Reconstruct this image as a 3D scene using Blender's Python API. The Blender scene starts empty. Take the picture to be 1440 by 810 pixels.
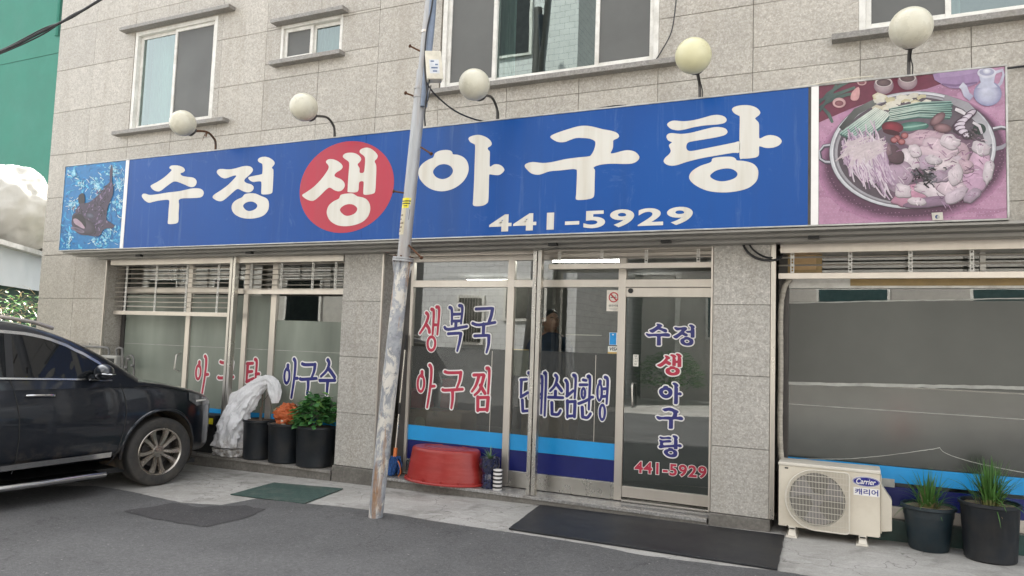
import bpy, bmesh, math, random
from mathutils import Vector, Matrix, noise
from mathutils.geometry import tessellate_polygon
rnd = random.Random(7)
rad = math.radians
scene = bpy.context.scene
col = scene.collection

# ---------------------------------------------------------------- camera
FPX, W0, H0 = 1031.0, 1440, 810
CAM = Vector((0, -7.0, 1.6))
def _rot(yaw, pit, rol):
    cy, sy, cp, sp, cr, sr = math.cos(yaw), math.sin(yaw), math.cos(pit), math.sin(pit), math.cos(rol), math.sin(rol)
    f = Vector((-sy*cp, cy*cp, sp)); r = Vector((cy, sy, 0)); u = r.cross(f)
    return cr*r + sr*u, -sr*r + cr*u, f
RGT, UPV, FWD = _rot(rad(25.0), rad(4.25), rad(1.98))
cd = bpy.data.cameras.new('camera'); cam = bpy.data.objects.new('camera', cd); col.objects.link(cam)
cd.sensor_width = 36; cd.lens = 36*FPX/W0; cd.clip_end = 2000; cd.clip_start = 0.05
m3 = Matrix((RGT, UPV, -FWD)).transposed()
cam.matrix_world = Matrix.Translation(CAM) @ m3.to_4x4()
scene.camera = cam

# ---------------------------------------------------------------- sky and sun (high hazy sun behind the building, the street front in open shade)
TO_SUN = Vector((-0.25, 0.47, 0.85)).normalized()
wd = bpy.data.worlds.new('World'); scene.world = wd; wd.use_nodes = True
nt = wd.node_tree; nt.nodes.clear()
sky = nt.nodes.new('ShaderNodeTexSky'); sky.sky_type = 'NISHITA'; sky.sun_disc = False
sky.sun_elevation = math.asin(TO_SUN.z); sky.sun_rotation = math.atan2(TO_SUN.x, TO_SUN.y)
sky.dust_density = 3.0; sky.air_density = 1.0; sky.ozone_density = 1.0
hs = nt.nodes.new('ShaderNodeHueSaturation'); hs.inputs['Saturation'].default_value = 0.12
bg = nt.nodes.new('ShaderNodeBackground'); bg.inputs['Strength'].default_value = 0.14
wo = nt.nodes.new('ShaderNodeOutputWorld')
nt.links.new(sky.outputs[0], hs.inputs['Color']); nt.links.new(hs.outputs[0], bg.inputs[0]); nt.links.new(bg.outputs[0], wo.inputs[0])
sd = bpy.data.lights.new('sun', 'SUN'); sun = bpy.data.objects.new('sun', sd); col.objects.link(sun)
sd.energy = 3.6; sd.angle = rad(1.5); sd.color = (1.0, .96, .90)
sun.rotation_euler = TO_SUN.to_track_quat('Z', 'Y').to_euler(); sun.location = (0, -5, 20)
vs = scene.view_settings
vs.view_transform = 'Standard'; vs.look = 'None'; vs.exposure = 2.22; vs.gamma = 1.0; vs.use_curve_mapping = False
scene.cycles.transparent_max_bounces = 24; scene.cycles.max_bounces = 8

# ---------------------------------------------------------------- measuring the place: photo pixel -> point on a real plane
def ray(u, v): return (RGT*((u-720)/FPX) - UPV*((v-405)/FPX) + FWD)
def P(u, v, y=0.0):
    d = ray(u, v); return CAM + d*((y-CAM.y)/d.y)
GS, G0 = 0.017, 0.0195                      # the pavement falls gently to the left
def zg(x): return GS*x + G0
def G(u, v, h=0.0):
    d = ray(u, v); t = (GS*CAM.x + G0 + h - CAM.z)/(d.z - GS*d.x); return CAM + d*t
def Zp(u, v, z):
    d = ray(u, v); return CAM + d*((z-CAM.z)/d.z)

# ---------------------------------------------------------------- materials
def S(r, g, b, k=1.0):
    f = lambda c: (c/255/12.92 if c/255 <= .04045 else ((c/255+.055)/1.055)**2.4)
    return (f(r)*k, f(g)*k, f(b)*k)
def newmat(name):
    m = bpy.data.materials.new(name); m.use_nodes = True; n = m.node_tree; n.nodes.clear()
    o = n.nodes.new('ShaderNodeOutputMaterial'); return m, n, o
def nd(n, t, **kw):
    x = n.nodes.new(t)
    for k, v in kw.items():
        if k in ('operation', 'blend_type', 'data_type', 'attribute_name', 'feature', 'noise_dimensions', 'clamp', 'wave_type', 'bands_direction', 'distance'): setattr(x, k, v)
        else: x.inputs[k.replace('_', ' ')].default_value = v
    return x
def ramp(n, src, stops):
    r = n.nodes.new('ShaderNodeValToRGB'); e = r.color_ramp.elements
    while len(e) < len(stops): e.new(.5)
    for el, (p, c) in zip(e, stops): el.position = p; el.color = (c, c, c, 1) if not hasattr(c, '__len__') else (*c, 1)
    n.links.new(src, r.inputs[0]); return r.outputs[0]
def mixc(n, fac, a, b, blend='MIX'):
    x = n.nodes.new('ShaderNodeMix'); x.data_type = 'RGBA'; x.blend_type = blend
    for s, i in ((fac, 0), (a, 6), (b, 7)):
        if hasattr(s, 'is_output'): n.links.new(s, x.inputs[i])
        elif i == 0: x.inputs[0].default_value = s
        else: x.inputs[i].default_value = (*s, 1)
    return x.outputs[2]
def coords(n, scale=(1, 1, 1), rnd_off=False, rot=(0, 0, 0)):
    tc = n.nodes.new('ShaderNodeTexCoord'); mp = n.nodes.new('ShaderNodeMapping'); mp.inputs['Scale'].default_value = scale; mp.inputs['Rotation'].default_value = rot
    n.links.new(tc.outputs['Object'], mp.inputs[0])
    if rnd_off:
        oi = n.nodes.new('ShaderNodeObjectInfo'); mu = nd(n, 'ShaderNodeMath', operation='MULTIPLY'); mu.inputs[1].default_value = 37.0
        n.links.new(oi.outputs['Random'], mu.inputs[0]); n.links.new(mu.outputs[0], mp.inputs['Location'])
    return mp.outputs[0]
def noise_tex(n, vec, scale, detail=4, rough=.6, dist=0):
    x = nd(n, 'ShaderNodeTexNoise', Scale=scale, Detail=detail, Roughness=rough, Distortion=dist); n.links.new(vec, x.inputs['Vector']); return x.outputs[0]
def finish(n, o, colr, rough=.5, metal=0, bump=None, bstr=.2, bdist=.01, coat=0, spec=.5, emit=None):
    b = n.nodes.new('ShaderNodeBsdfPrincipled')
    if hasattr(colr, 'is_output'): n.links.new(colr, b.inputs['Base Color'])
    else: b.inputs['Base Color'].default_value = (*colr, 1)
    if hasattr(rough, 'is_output'): n.links.new(rough, b.inputs['Roughness'])
    else: b.inputs['Roughness'].default_value = rough
    b.inputs['Metallic'].default_value = metal; b.inputs['Coat Weight'].default_value = coat; b.inputs['Coat Roughness'].default_value = .04
    b.inputs['Specular IOR Level'].default_value = spec
    if emit: b.inputs['Emission Color'].default_value = (*emit[0], 1); b.inputs['Emission Strength'].default_value = emit[1]
    if bump is not None:
        bp = nd(n, 'ShaderNodeBump', Strength=bstr, Distance=bdist); n.links.new(bump, bp.inputs['Height']); n.links.new(bp.outputs[0], b.inputs['Normal'])
    n.links.new(b.outputs[0], o.inputs[0]); return b
def plain(name, c, rough=.5, metal=0, var=.18, scale=8, bstr=.1, coat=0, dirt=None, dirt_amt=.4, dscale=3, stretch=(1, 1, 1), spec=.5, bdist=.01):
    """a painted, plastic, stone or metal surface: uneven colour, optional dirt and fine relief"""
    m, n, o = newmat(name); v = coords(n, stretch, True)
    a = noise_tex(n, v, scale, 5, .65)
    c0 = tuple(x*(1-var) for x in c); c1 = tuple(min(1, x*(1+var)) for x in c)
    cc = mixc(n, ramp(n, a, [(.3, 0), (.7, 1)]), c0, c1)
    if dirt:
        d = noise_tex(n, v, dscale, 6, .7); cc = mixc(n, ramp(n, d, [(.5-.1*dirt_amt, 0), (.78, dirt_amt)]), cc, dirt)
    rr = ramp(n, a, [(.2, max(0, rough-.07)), (.8, min(1, rough+.09))])
    finish(n, o, cc, rr, metal, a, bstr, bdist, coat, spec); return m
def granite(name, dark, light, fleck=.5, rough=.42, joint=True):
    m, n, o = newmat(name); v = coords(n, (1, 1, 1), True)
    a = noise_tex(n, v, 46, 5, .75); mid_ = noise_tex(n, v, 24, 3, .7); b_ = noise_tex(n, coords(n, (1, 1, 2.4), True, (0, .5, 0)), 7, 4, .7, 1.5)
    big = noise_tex(n, v, 1.3, 4, .6)
    cc = mixc(n, ramp(n, a, [(.36, 0), (.64, 1)]), dark, light)
    cc = mixc(n, ramp(n, mid_, [(.38, .45), (.58, 0)]), cc, tuple(x*.74 for x in dark))
    cc = mixc(n, ramp(n, noise_tex(n, v, 60, 2, .5), [(.58, 0), (.66, fleck)]), cc, tuple(min(.8, x*1.25) for x in light))
    cc = mixc(n, ramp(n, b_, [(.52, 0), (.72, .38)]), cc, tuple(min(.8, x*1.2) for x in light))
    cc = mixc(n, ramp(n, big, [(.35, .25), (.65, 0)]), cc, tuple(x*.80 for x in dark))
    oi = n.nodes.new('ShaderNodeObjectInfo')
    cc = mixc(n, 1.0, cc, ramp(n, oi.outputs['Random'], [(0, .87), (1, 1.0)]), 'MULTIPLY')
    tc = n.nodes.new('ShaderNodeTexCoord'); mp = n.nodes.new('ShaderNodeMapping'); mp.inputs['Scale'].default_value = (4, 4, .30)   # rain streaks
    n.links.new(tc.outputs['Object'], mp.inputs[0])
    st = noise_tex(n, mp.outputs[0], 1.0, 5, .6)
    cc = mixc(n, ramp(n, st, [(.50, 0), (.72, .34)]), cc, (.25, .215, .165))
    finish(n, o, cc, rough, 0, a, .05, .003); return m
def glassmat(name, tint=(.80, .86, .84), boost=2.6, rough=0.0, base=.03, refl=(.95, .97, .96)):
    m, n, o = newmat(name)
    fr = nd(n, 'ShaderNodeFresnel', IOR=1.5); mu = nd(n, 'ShaderNodeMath', operation='MULTIPLY_ADD'); mu.inputs[1].default_value = boost; mu.inputs[2].default_value = base
    n.links.new(fr.outputs[0], mu.inputs[0]); mu.use_clamp = True
    t = n.nodes.new('ShaderNodeBsdfTransparent'); t.inputs[0].default_value = (*tint, 1)
    g = n.nodes.new('ShaderNodeBsdfGlossy'); g.inputs['Roughness'].default_value = rough; g.inputs[0].default_value = (*refl, 1)
    v = coords(n); a = noise_tex(n, v, 1.3, 2, .5); bp = nd(n, 'ShaderNodeBump', Strength=.03, Distance=.02); n.links.new(a, bp.inputs['Height']); n.links.new(bp.outputs[0], g.inputs['Normal'])
    mx = n.nodes.new('ShaderNodeMixShader'); n.links.new(mu.outputs[0], mx.inputs[0]); n.links.new(t.outputs[0], mx.inputs[1]); n.links.new(g.outputs[0], mx.inputs[2]); n.links.new(mx.outputs[0], o.inputs[0])
    return m
def filmmat(name, c, opac, var=.15, scale=2.0, rough=.5, stretch=(1, 1, 1), spec=.5):
    m, n, o = newmat(name); v = coords(n, stretch)
    a = noise_tex(n, v, scale, 4, .55)
    cc = mixc(n, ramp(n, a, [(.3, 0), (.7, 1)]), tuple(x*(1-var) for x in c), tuple(x*(1+var) for x in c))
    b = n.nodes.new('ShaderNodeBsdfPrincipled'); n.links.new(cc, b.inputs['Base Color']); b.inputs['Roughness'].default_value = rough; b.inputs['Specular IOR Level'].default_value = spec
    t = n.nodes.new('ShaderNodeBsdfTransparent'); mx = n.nodes.new('ShaderNodeMixShader'); mx.inputs[0].default_value = opac
    n.links.new(t.outputs[0], mx.inputs[1]); n.links.new(b.outputs[0], mx.inputs[2]); n.links.new(mx.outputs[0], o.inputs[0]); return m
def vcolmat(name, rough=.35, var=.16, scale=30):
    m, n, o = newmat(name); at = nd(n, 'ShaderNodeAttribute'); at.attribute_name = 'Col'
    a = noise_tex(n, coords(n), scale, 4, .6)
    cc = mixc(n, 1.0, at.outputs['Color'], ramp(n, a, [(.3, 1-var), (.7, 1.0)]), 'MULTIPLY')
    finish(n, o, cc, rough); return m
def lampmat(name, c, s):
    m, n, o = newmat(name); e = n.nodes.new('ShaderNodeEmission'); e.inputs[0].default_value = (*c, 1); e.inputs[1].default_value = s; n.links.new(e.outputs[0], o.inputs[0]); return m

M = {}
M['stone'] = granite('wall_granite', (.330, .303, .260), (.54, .505, .447))
M['pier'] = granite('pier_granite', (.318, .300, .270), (.555, .530, .487), .6)
M['sillstone'] = granite('sill_granite', (.20, .19, .17), (.32, .30, .28))
M['steps'] = granite('step_granite', (.20, .195, .185), (.40, .39, .38), .5, .12)
M['core'] = plain('wall_backing', (.36, .34, .30), .9)
M['plinth'] = plain('plinth_stone', (.15, .14, .125), .8, var=.3, scale=30, bstr=.4, dirt=(.05, .045, .035), dirt_amt=.6)
M['alu'] = plain('aluminium', (.60, .555, .50), .34, .75, .10, 3, .03, stretch=(1, 1, .15), dirt=(.16, .13, .10), dirt_amt=.35)
M['steel'] = plain('stainless_steel', (.52, .50, .46), .28, .9, .05, 3, .02, stretch=(1, 1, .6), dirt=(.18, .16, .13), dirt_amt=.4)
M['darksteel'] = plain('dark_steel', (.075, .07, .066), .45, .5, .2, 6)
M['soffit'] = plain('soffit_metal', (.30, .29, .27), .45, .5, .2, 3, stretch=(.3, 1, 1), dirt=(.06, .05, .04), dirt_amt=.5)
M['whiteframe'] = plain('white_window_frame', (.66, .645, .60), .45, 0, .10, 6, dirt=(.25, .22, .17), dirt_amt=.5, dscale=7)
M['rod'] = plain('shutter_rod', (.50, .46, .40), .35, .8, .15, 6, dirt=(.15, .10, .06), dirt_amt=.5)
M['glass'] = glassmat('shop_glass')
M['glass2'] = glassmat('upper_glass', (.62, .75, .71), 3.2, 0.0, .06, (.82, .95, .92))
M['frost'] = filmmat('grey_window_film', (.062, .065, .062), .56, .18, 1.2)
M['frost2'] = filmmat('milky_green_film', (.215, .24, .20), .84, .45, .8, stretch=(1.6, 1, .35))
M['dfilm'] = filmmat('door_film', (.035, .047, .042), .82, .2, 1.5)
M['rfilm'] = filmmat('right_window_film', (.075, .078, .070), .96, .20, .9, .30)
M['rfilm2'] = filmmat('right_window_lower_film', (.058, .062, .056), .96, .25, 1.3, .13, spec=.8)
M['tape'] = plain('film_tape', (.34, .34, .31), .6, var=.25)
M['browntape'] = plain('brown_tape', (.30, .20, .07), .35)
M['skyband'] = plain('sky_blue_band', (.012, .27, .60), .35, var=.10, scale=3)
M['navyband'] = plain('navy_band', (.004, .009, .105), .35, var=.15, scale=3)
M['screen'] = filmmat('insect_screen', (.11, .11, .105), .88, .12, 2)
M['curtain'] = plain('curtain', (.30, .38, .36), .9, var=.25, scale=3, stretch=(6, 1, .4))
M['roomwall'] = plain('room_wall', (.17, .16, .14), .9)
M['roomfloor'] = plain('room_floor', (.22, .20, .17), .5)
M['tube'] = lampmat('fluorescent_tube', (1, .97, .92), 9.0)
M['black'] = plain('black_plastic', (.008, .0085, .009), .5, var=.25)
M['rubber'] = plain('rubber', (.0095, .0105, .0135), .48, var=.4, scale=2.5, dirt=(.05, .05, .05), dirt_amt=.28, dscale=4, bstr=.25)
M['rust'] = plain('rusted_iron', (.10, .045, .022), .85, .2, .4, 40, .5)
M['globe'] = plain('opal_globe', (.58, .555, .45), .28, var=.07, scale=5, bstr=.02, dirt=(.42, .36, .22), dirt_amt=.45, dscale=3)
M['ivory'] = plain('ivory_plastic', (.60, .56, .46), .45, dirt=(.2, .17, .12), dirt_amt=.3)

# ---------------------------------------------------------------- mesh helpers
class MB:
    def __init__(s): s.v = []; s.f = []; s.m = []; s.c = []
    def V(s, p, c=None): s.v.append(Vector(p)); s.c.append(c or (1, 1, 1)); return len(s.v)-1
    def F(s, ids, m=0): s.f.append(tuple(ids)); s.m.append(m)
    def box(s, x0, x1, y0, y1, z0, z1, m=0, T=None):
        ids = [s.V((x, y, z)) for z in (z0, z1) for y in (y0, y1) for x in (x0, x1)]
        if T is not None:
            for i in ids: s.v[i] = T @ s.v[i]
        for q in ((0, 2, 3, 1), (4, 5, 7, 6), (0, 1, 5, 4), (2, 6, 7, 3), (0, 4, 6, 2), (1, 3, 7, 5)): s.F([ids[k] for k in q], m)
    def poly(s, pts, m=0, c=None):
        s.F([s.V(p, c) for p in pts], m)
    def prism(s, pts, off, m=0):
        off = Vector(off); a = [s.V(p) for p in pts]; b = [s.V(Vector(p)+off) for p in pts]; n = len(pts)
        s.F(a[::-1], m); s.F(b, m)
        for i in range(n): s.F((a[i], a[(i+1) % n], b[(i+1) % n], b[i]), m)
    def tess(s, loops, m=0, c=None):
        loops = [[Vector(p) for p in l] for l in loops]
        base = len(s.v)
        for l in loops:
            for p in l: s.V(p, c)
        for t in tessellate_polygon(loops): s.F([base+i for i in t], m)
    def tube(s, pts, r, n=8, m=0, cap=True):
        pts = [Vector(p) for p in pts]; k = len(pts)
        rr = r if hasattr(r, '__len__') else [r]*k
        rings = []; up = None
        for i in range(k):
            t = (pts[min(i+1, k-1)]-pts[max(i-1, 0)]).normalized()
            if up is None: up = Vector((0, 0, 1)) if abs(t.z) < .9 else Vector((1, 0, 0))
            a = t.cross(up).normalized(); b = a.cross(t).normalized(); up = b
            rings.append([s.V(pts[i]+(a*math.cos(2*math.pi*j/n)+b*math.sin(2*math.pi*j/n))*rr[i]) for j in range(n)])
        for i in range(k-1):
            for j in range(n): s.F((rings[i][j], rings[i][(j+1) % n], rings[i+1][(j+1) % n], rings[i+1][j]), m)
        if cap: s.F(rings[0][::-1], m); s.F(rings[-1], m)
    def lathe(s, prof, n=24, T=None, m=0, sx=1, sy=1, cap=True):
        T = T or Matrix(); rings = []
        for r, z in prof:
            rings.append([s.V(T @ Vector((r*sx*math.cos(2*math.pi*j/n), r*sy*math.sin(2*math.pi*j/n), z))) for j in range(n)])
        for i in range(len(prof)-1):
            for j in range(n): s.F((rings[i][j], rings[i][(j+1) % n], rings[i+1][(j+1) % n], rings[i+1][j]), m)
        if cap and prof[0][0] > 1e-5: s.F(rings[0][::-1], m)
        if cap and prof[-1][0] > 1e-5: s.F(rings[-1], m)
    def grid(s, rows, m=0, closed=False):
        ids = [[s.V(p) for p in r] for r in rows]; k = len(rows[0])
        for i in range(len(ids)-1):
            for j in range(k if closed else k-1): s.F((ids[i][j], ids[i][(j+1) % k], ids[i+1][(j+1) % k], ids[i+1][j]), m)
    def build(s, name, mats, parent=None, smooth=False, bevel=0, local=False, colors=False, kind=None, seg=2, angle=40):
        me = bpy.data.meshes.new(name)
        off = Vector((0, 0, 0))
        if parent is not None and not local:
            p = parent
            while p is not None: off += p.location; p = p.parent
        me.from_pydata([tuple(v-off) for v in s.v], [], s.f)
        if not isinstance(mats, (list, tuple)): mats = [mats]
        for mm in mats: me.materials.append(mm)
        if len(mats) > 1: me.polygons.foreach_set('material_index', s.m)
        if colors:
            ca = me.color_attributes.new('Col', 'FLOAT_COLOR', 'POINT')
            for i, c in enumerate(s.c): ca.data[i].color = (*c, 1)
        bm = bmesh.new(); bm.from_mesh(me)
        if not colors and 1 < len(s.f) < 60000: bmesh.ops.recalc_face_normals(bm, faces=bm.faces)
        bm.to_mesh(me); bm.free()
        if smooth: me.shade_smooth() if hasattr(me, 'shade_smooth') else None
        o = bpy.data.objects.new(name, me); col.objects.link(o)
        if smooth:
            es = o.modifiers.new('edges', 'EDGE_SPLIT'); es.split_angle = rad(angle)
        if bevel:
            b = o.modifiers.new('bevel', 'BEVEL'); b.width = bevel; b.segments = seg; b.limit_method = 'ANGLE'; b.angle_limit = rad(50)
        if parent is not None: o.parent = parent
        if kind: o['kind'] = kind
        return o
def thing(name, label, cat, loc=(0, 0, 0), rz=0, group=None):
    o = bpy.data.objects.new(name, None); col.objects.link(o); o.empty_display_size = .2
    o.location = loc; o.rotation_euler = (0, 0, rz); o['label'] = label; o['category'] = cat
    if group: o['group'] = group
    return o
def tag(o, label, cat, group=None):
    o['label'] = label; o['category'] = cat
    if group: o['group'] = group
    return o
def boxpart(name, mat, parent, x0, x1, y0, y1, z0, z1, bevel=0, label=None):
    b = MB(); b.box(x0, x1, y0, y1, z0, z1); o = b.build(name, mat, parent, bevel=bevel)
    if label: o['label'] = label
    return o
def smoothloop(pts, k=3):
    n = len(pts); out = []
    for i in range(n):
        p0, p1, p2, p3 = (Vector(pts[(i+j-1) % n]) for j in range(4))
        for s in range(k):
            t = s/k
            out.append(.5*((2*p1)+(-p0+p2)*t+(2*p0-5*p1+4*p2-p3)*t*t+(-p0+3*p1-3*p2+p3)*t**3))
    return out
def smoothline(pts, k=6):
    pts = [Vector(p) for p in pts]; n = len(pts); out = []
    for i in range(n-1):
        p0, p1, p2, p3 = pts[max(i-1, 0)], pts[i], pts[i+1], pts[min(i+2, n-1)]
        for s in range(k):
            t = s/k
            out.append(.5*((2*p1)+(-p0+p2)*t+(2*p0-5*p1+4*p2-p3)*t*t+(-p0+3*p1-3*p2+p3)*t**3))
    out.append(pts[-1]); return out
def text_mesh(body, bold=0.0, shear=0.0, space=1.0):
    c = bpy.data.curves.new('text', 'FONT'); c.body = body; c.size = 1; c.offset = bold; c.shear = shear; c.space_character = space; c.resolution_u = 6
    o = bpy.data.objects.new('text', c); col.objects.link(o)
    dg = bpy.context.evaluated_depsgraph_get(); dg.update()
    me = bpy.data.meshes.new_from_object(o.evaluated_get(dg))
    vs_ = [v.co.copy() for v in me.vertices]; fs = [tuple(p.vertices) for p in me.polygons]
    bpy.data.objects.remove(o); bpy.data.curves.remove(c); bpy.data.meshes.remove(me)
    return vs_, fs
def add_text(mb, body, frame, bold=0, shear=0, m=0, c=None, space=1.0, ref=None, vertical=False):
    """frame(s, t) maps the unit box of the text (s right, t up) onto the surface"""
    v, f = text_mesh(body, bold, shear, space)
    if not v: return
    rv = text_mesh(body, ref, shear, space)[0] if ref is not None else v
    x0, x1 = min(p.x for p in rv), max(p.x for p in rv); y0, y1 = min(p.y for p in rv), max(p.y for p in rv)
    ids = [mb.V(frame((p.x-x0)/(x1-x0), (p.y-y0)/(y1-y0)), c) for p in v]
    for q in f: mb.F([ids[i] for i in q], m)

# ================================================================ THE SETTING
def ground_mat():
    m, n, o = newmat('old_concrete'); v = coords(n)
    a = noise_tex(n, v, 70, 5, .7); b = noise_tex(n, v, 1.1, 6, .65, .6); c = noise_tex(n, coords(n, (1, 2.2, 1)), 4.5, 5, .7, 1.2)
    cc = mixc(n, ramp(n, b, [(.32, 0), (.66, 1)]), (.29, .28, .255), (.45, .435, .41))
    cc = mixc(n, ramp(n, c, [(.50, 0), (.68, .75)]), cc, (.50, .49, .465))
    cc = mixc(n, ramp(n, noise_tex(n, v, 2.6, 5, .6, .4), [(.56, 0), (.72, .6)]), cc, (.12, .115, .10))
    cc = mixc(n, ramp(n, a, [(.3, .35), (.6, 0)]), cc, (.11, .105, .10))
    vo = nd(n, 'ShaderNodeTexVoronoi', Scale=.8); vo.feature = 'DISTANCE_TO_EDGE'
    ds = nd(n, 'ShaderNodeVectorMath', operation='ADD'); nz = nd(n, 'ShaderNodeTexNoise', Scale=2.2, Detail=5); n.links.new(v, nz.inputs['Vector']); n.links.new(v, ds.inputs[0]); n.links.new(nz.outputs['Color'], ds.inputs[1]); n.links.new(ds.outputs[0], vo.inputs['Vector'])
    cc = mixc(n, ramp(n, vo.outputs['Distance'], [(.0, .6), (.007, 0)]), cc, (.06, .055, .05))
    finish(n, o, cc, .85, 0, a, .35, .006); return m
def asphalt_mat(name, base, lo, hi):
    m, n, o = newmat(name); v = coords(n)
    a = noise_tex(n, v, 130, 4, .75); b = noise_tex(n, v, .8, 6, .7, .5)
    vo = nd(n, 'ShaderNodeTexVoronoi', Scale=95); n.links.new(v, vo.inputs['Vector'])
    cc = mixc(n, ramp(n, a, [(.33, 0), (.67, 1)]), lo, hi)
    cc = mixc(n, ramp(n, vo.outputs['Color'], [(.86, 0), (.95, .6)]), cc, (.26, .255, .24))
    cc = mixc(n, ramp(n, b, [(.42, 0), (.72, .55)]), cc, tuple(x*1.9 for x in base))
    cc = mixc(n, ramp(n, noise_tex(n, v, 2.4, 5, .7), [(.55, 0), (.8, .6)]), cc, tuple(x*.6 for x in base))
    gr = noise_tex(n, v, 34, 4, .8); cc = mixc(n, ramp(n, gr, [(.38, .45), (.58, 0)]), cc, tuple(x*.45 for x in base)); cc = mixc(n, ramp(n, noise_tex(n, v, 58, 3, .7), [(.60, 0), (.72, .55)]), cc, tuple(x*2.6 for x in base))
    sp = nd(n, 'ShaderNodeTexVoronoi', Scale=7.0); n.links.new(v, sp.inputs['Vector'])
    cc = mixc(n, ramp(n, sp.outputs['Distance'], [(.035, .75), (.06, 0)]), cc, (.34, .33, .31))
    cr = nd(n, 'ShaderNodeTexVoronoi', Scale=.55); cr.feature = 'DISTANCE_TO_EDGE'; ds = nd(n, 'ShaderNodeVectorMath', operation='ADD'); nz = nd(n, 'ShaderNodeTexNoise', Scale=3.0, Detail=6); n.links.new(v, nz.inputs['Vector']); n.links.new(v, ds.inputs[0]); n.links.new(nz.outputs['Color'], ds.inputs[1]); n.links.new(ds.outputs[0], cr.inputs['Vector'])
    cc = mixc(n, ramp(n, cr.outputs['Distance'], [(.0, .55), (.006, 0)]), cc, (.03, .03, .03))
    lt = noise_tex(n, coords(n, (1, 3.0, 1)), 9, 6, .75, .4); cc = mixc(n, ramp(n, lt, [(.66, 0), (.72, .45)]), cc, (.24, .235, .225))
    finish(n, o, cc, .82, 0, a, .7, .008); return m
M['concrete'] = ground_mat()
M['asphalt'] = asphalt_mat('asphalt', (.086, .085, .085), (.042, .042, .044), (.150, .148, .147))
M['asphalt2'] = asphalt_mat('asphalt_patch', (.044, .042, .044), (.022, .021, .022), (.074, .071, .072))

def gz(x, y, h): return Vector((x, y, zg(x)+h))
b = MB(); b.grid([[gz(x, y, 0) for x in (-120, -40, -12, -8, -4, 0, 4, 12, 40, 120)] for y in (-60, -20, -6, -3, 0, 3, 12, 60)])
pave = b.build('pavement', M['concrete']); pave['kind'] = 'structure'
# asphalt road with its ragged edge against the concrete
edge = [(40, -1.3), (8, -1.35), (4, -1.25), (1.5, -1.3)]
for u, v in ((1089, 803.5), (1012, 796), (943, 787), (884, 778), (839, 768.5), (769, 757), (713, 749), (647, 739.5), (578, 728), (543, 722.5), (515, 717.5), (470, 712.5), (428, 708.5), (392, 705), (360, 702), (311, 711), (259, 708), (233, 703), (187, 692.5), (135, 684)):
    p = G(u, v); edge.append((p.x, p.y))
edge += [(-8.5, -2.25), (-10.5, -1.9), (-14, -1.6), (-40, -1.6)]
fine = []
for i in range(len(edge)-1):
    (xa, ya), (xb, yb) = edge[i], edge[i+1]; k = max(1, min(60, int(math.hypot(xb-xa, yb-ya)/.06)))
    for j in range(k):
        t = j/k; x = xa+(xb-xa)*t; y = ya+(yb-ya)*t
        amp = .016 if abs(x) < 9 else 0
        fine.append((x, y+amp*(noise.noise(Vector((x*5, y*5, 0)))+.8*noise.noise(Vector((x*17, y*17, 3))))))
fine.append(edge[-1])
b = MB(); rows = [[gz(x, y, .006) for x, y in fine]]
for yy in (-3.2, -5, -10.6): rows.append([gz(x, yy, .006) for x, y in fine])
b.grid(rows); road = b.build('road', M['asphalt']); road['kind'] = 'structure'
b = MB(); pq = [G(*q, .010) for q in ((172, 719), (208, 713), (240, 707), (285, 713), (345, 710), (372, 716), (352, 726), (292, 741), (262, 737), (225, 731))]; rg = []
for i in range(len(pq)):
    for k in range(8): p = pq[i].lerp(pq[(i+1) % len(pq)], k/8); rg.append(p+Vector((.03*noise.noise(p*6), .035*noise.noise(p*6+Vector((9, 0, 0)))+.018*noise.noise(p*21), 0)))
b.tess([rg])
pt = b.build('asphalt_patch', M['asphalt2']); pt['kind'] = 'structure'

# ================================================================ THE RESTAURANT BUILDING
BX0, BX1 = -11.13, 9.0
bld = thing('restaurant_building', 'building clad in pale grey granite tiles with a glazed restaurant on its ground floor', 'building', (-3.4, 0, 0))
wins = {'W1': (-9.40, -7.79, 4.42, 5.88), 'W2': (-6.66, -5.68, 5.07, 5.55), 'W3': (-4.25, -1.75, 4.42, 6.25), 'W4': (.05, 2.35, 4.44, 6.25)}
rows_z = [2.67, 2.88, 3.54, 4.20, 4.86, 5.52, 6.18, 6.84, 7.50, 8.16, 8.82]
cols_x = [-11.13, -10.28, -9.41, -8.55, -7.69, -6.90, -6.02, -5.13, -4.27, -3.41, -2.58, -1.75, -.85, .06, .90, 1.76, 2.62, 3.48, 4.34, 5.2, 6.06, 6.92, 7.78, 8.64, 9.0]
def cut(rects, w):
    out = []
    for (a, b_, c, d) in rects:
        x0, x1, z0, z1 = w
        if b_ <= x0 or a >= x1 or d <= z0 or c >= z1: out.append((a, b_, c, d)); continue
        if c < z0: out.append((a, b_, c, z0))
        if d > z1: out.append((a, b_, z1, d))
        lo, hi = max(c, z0), min(d, z1)
        if a < x0: out.append((a, x0, lo, hi))
        if b_ > x1: out.append((x1, b_, lo, hi))
    return out
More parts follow.
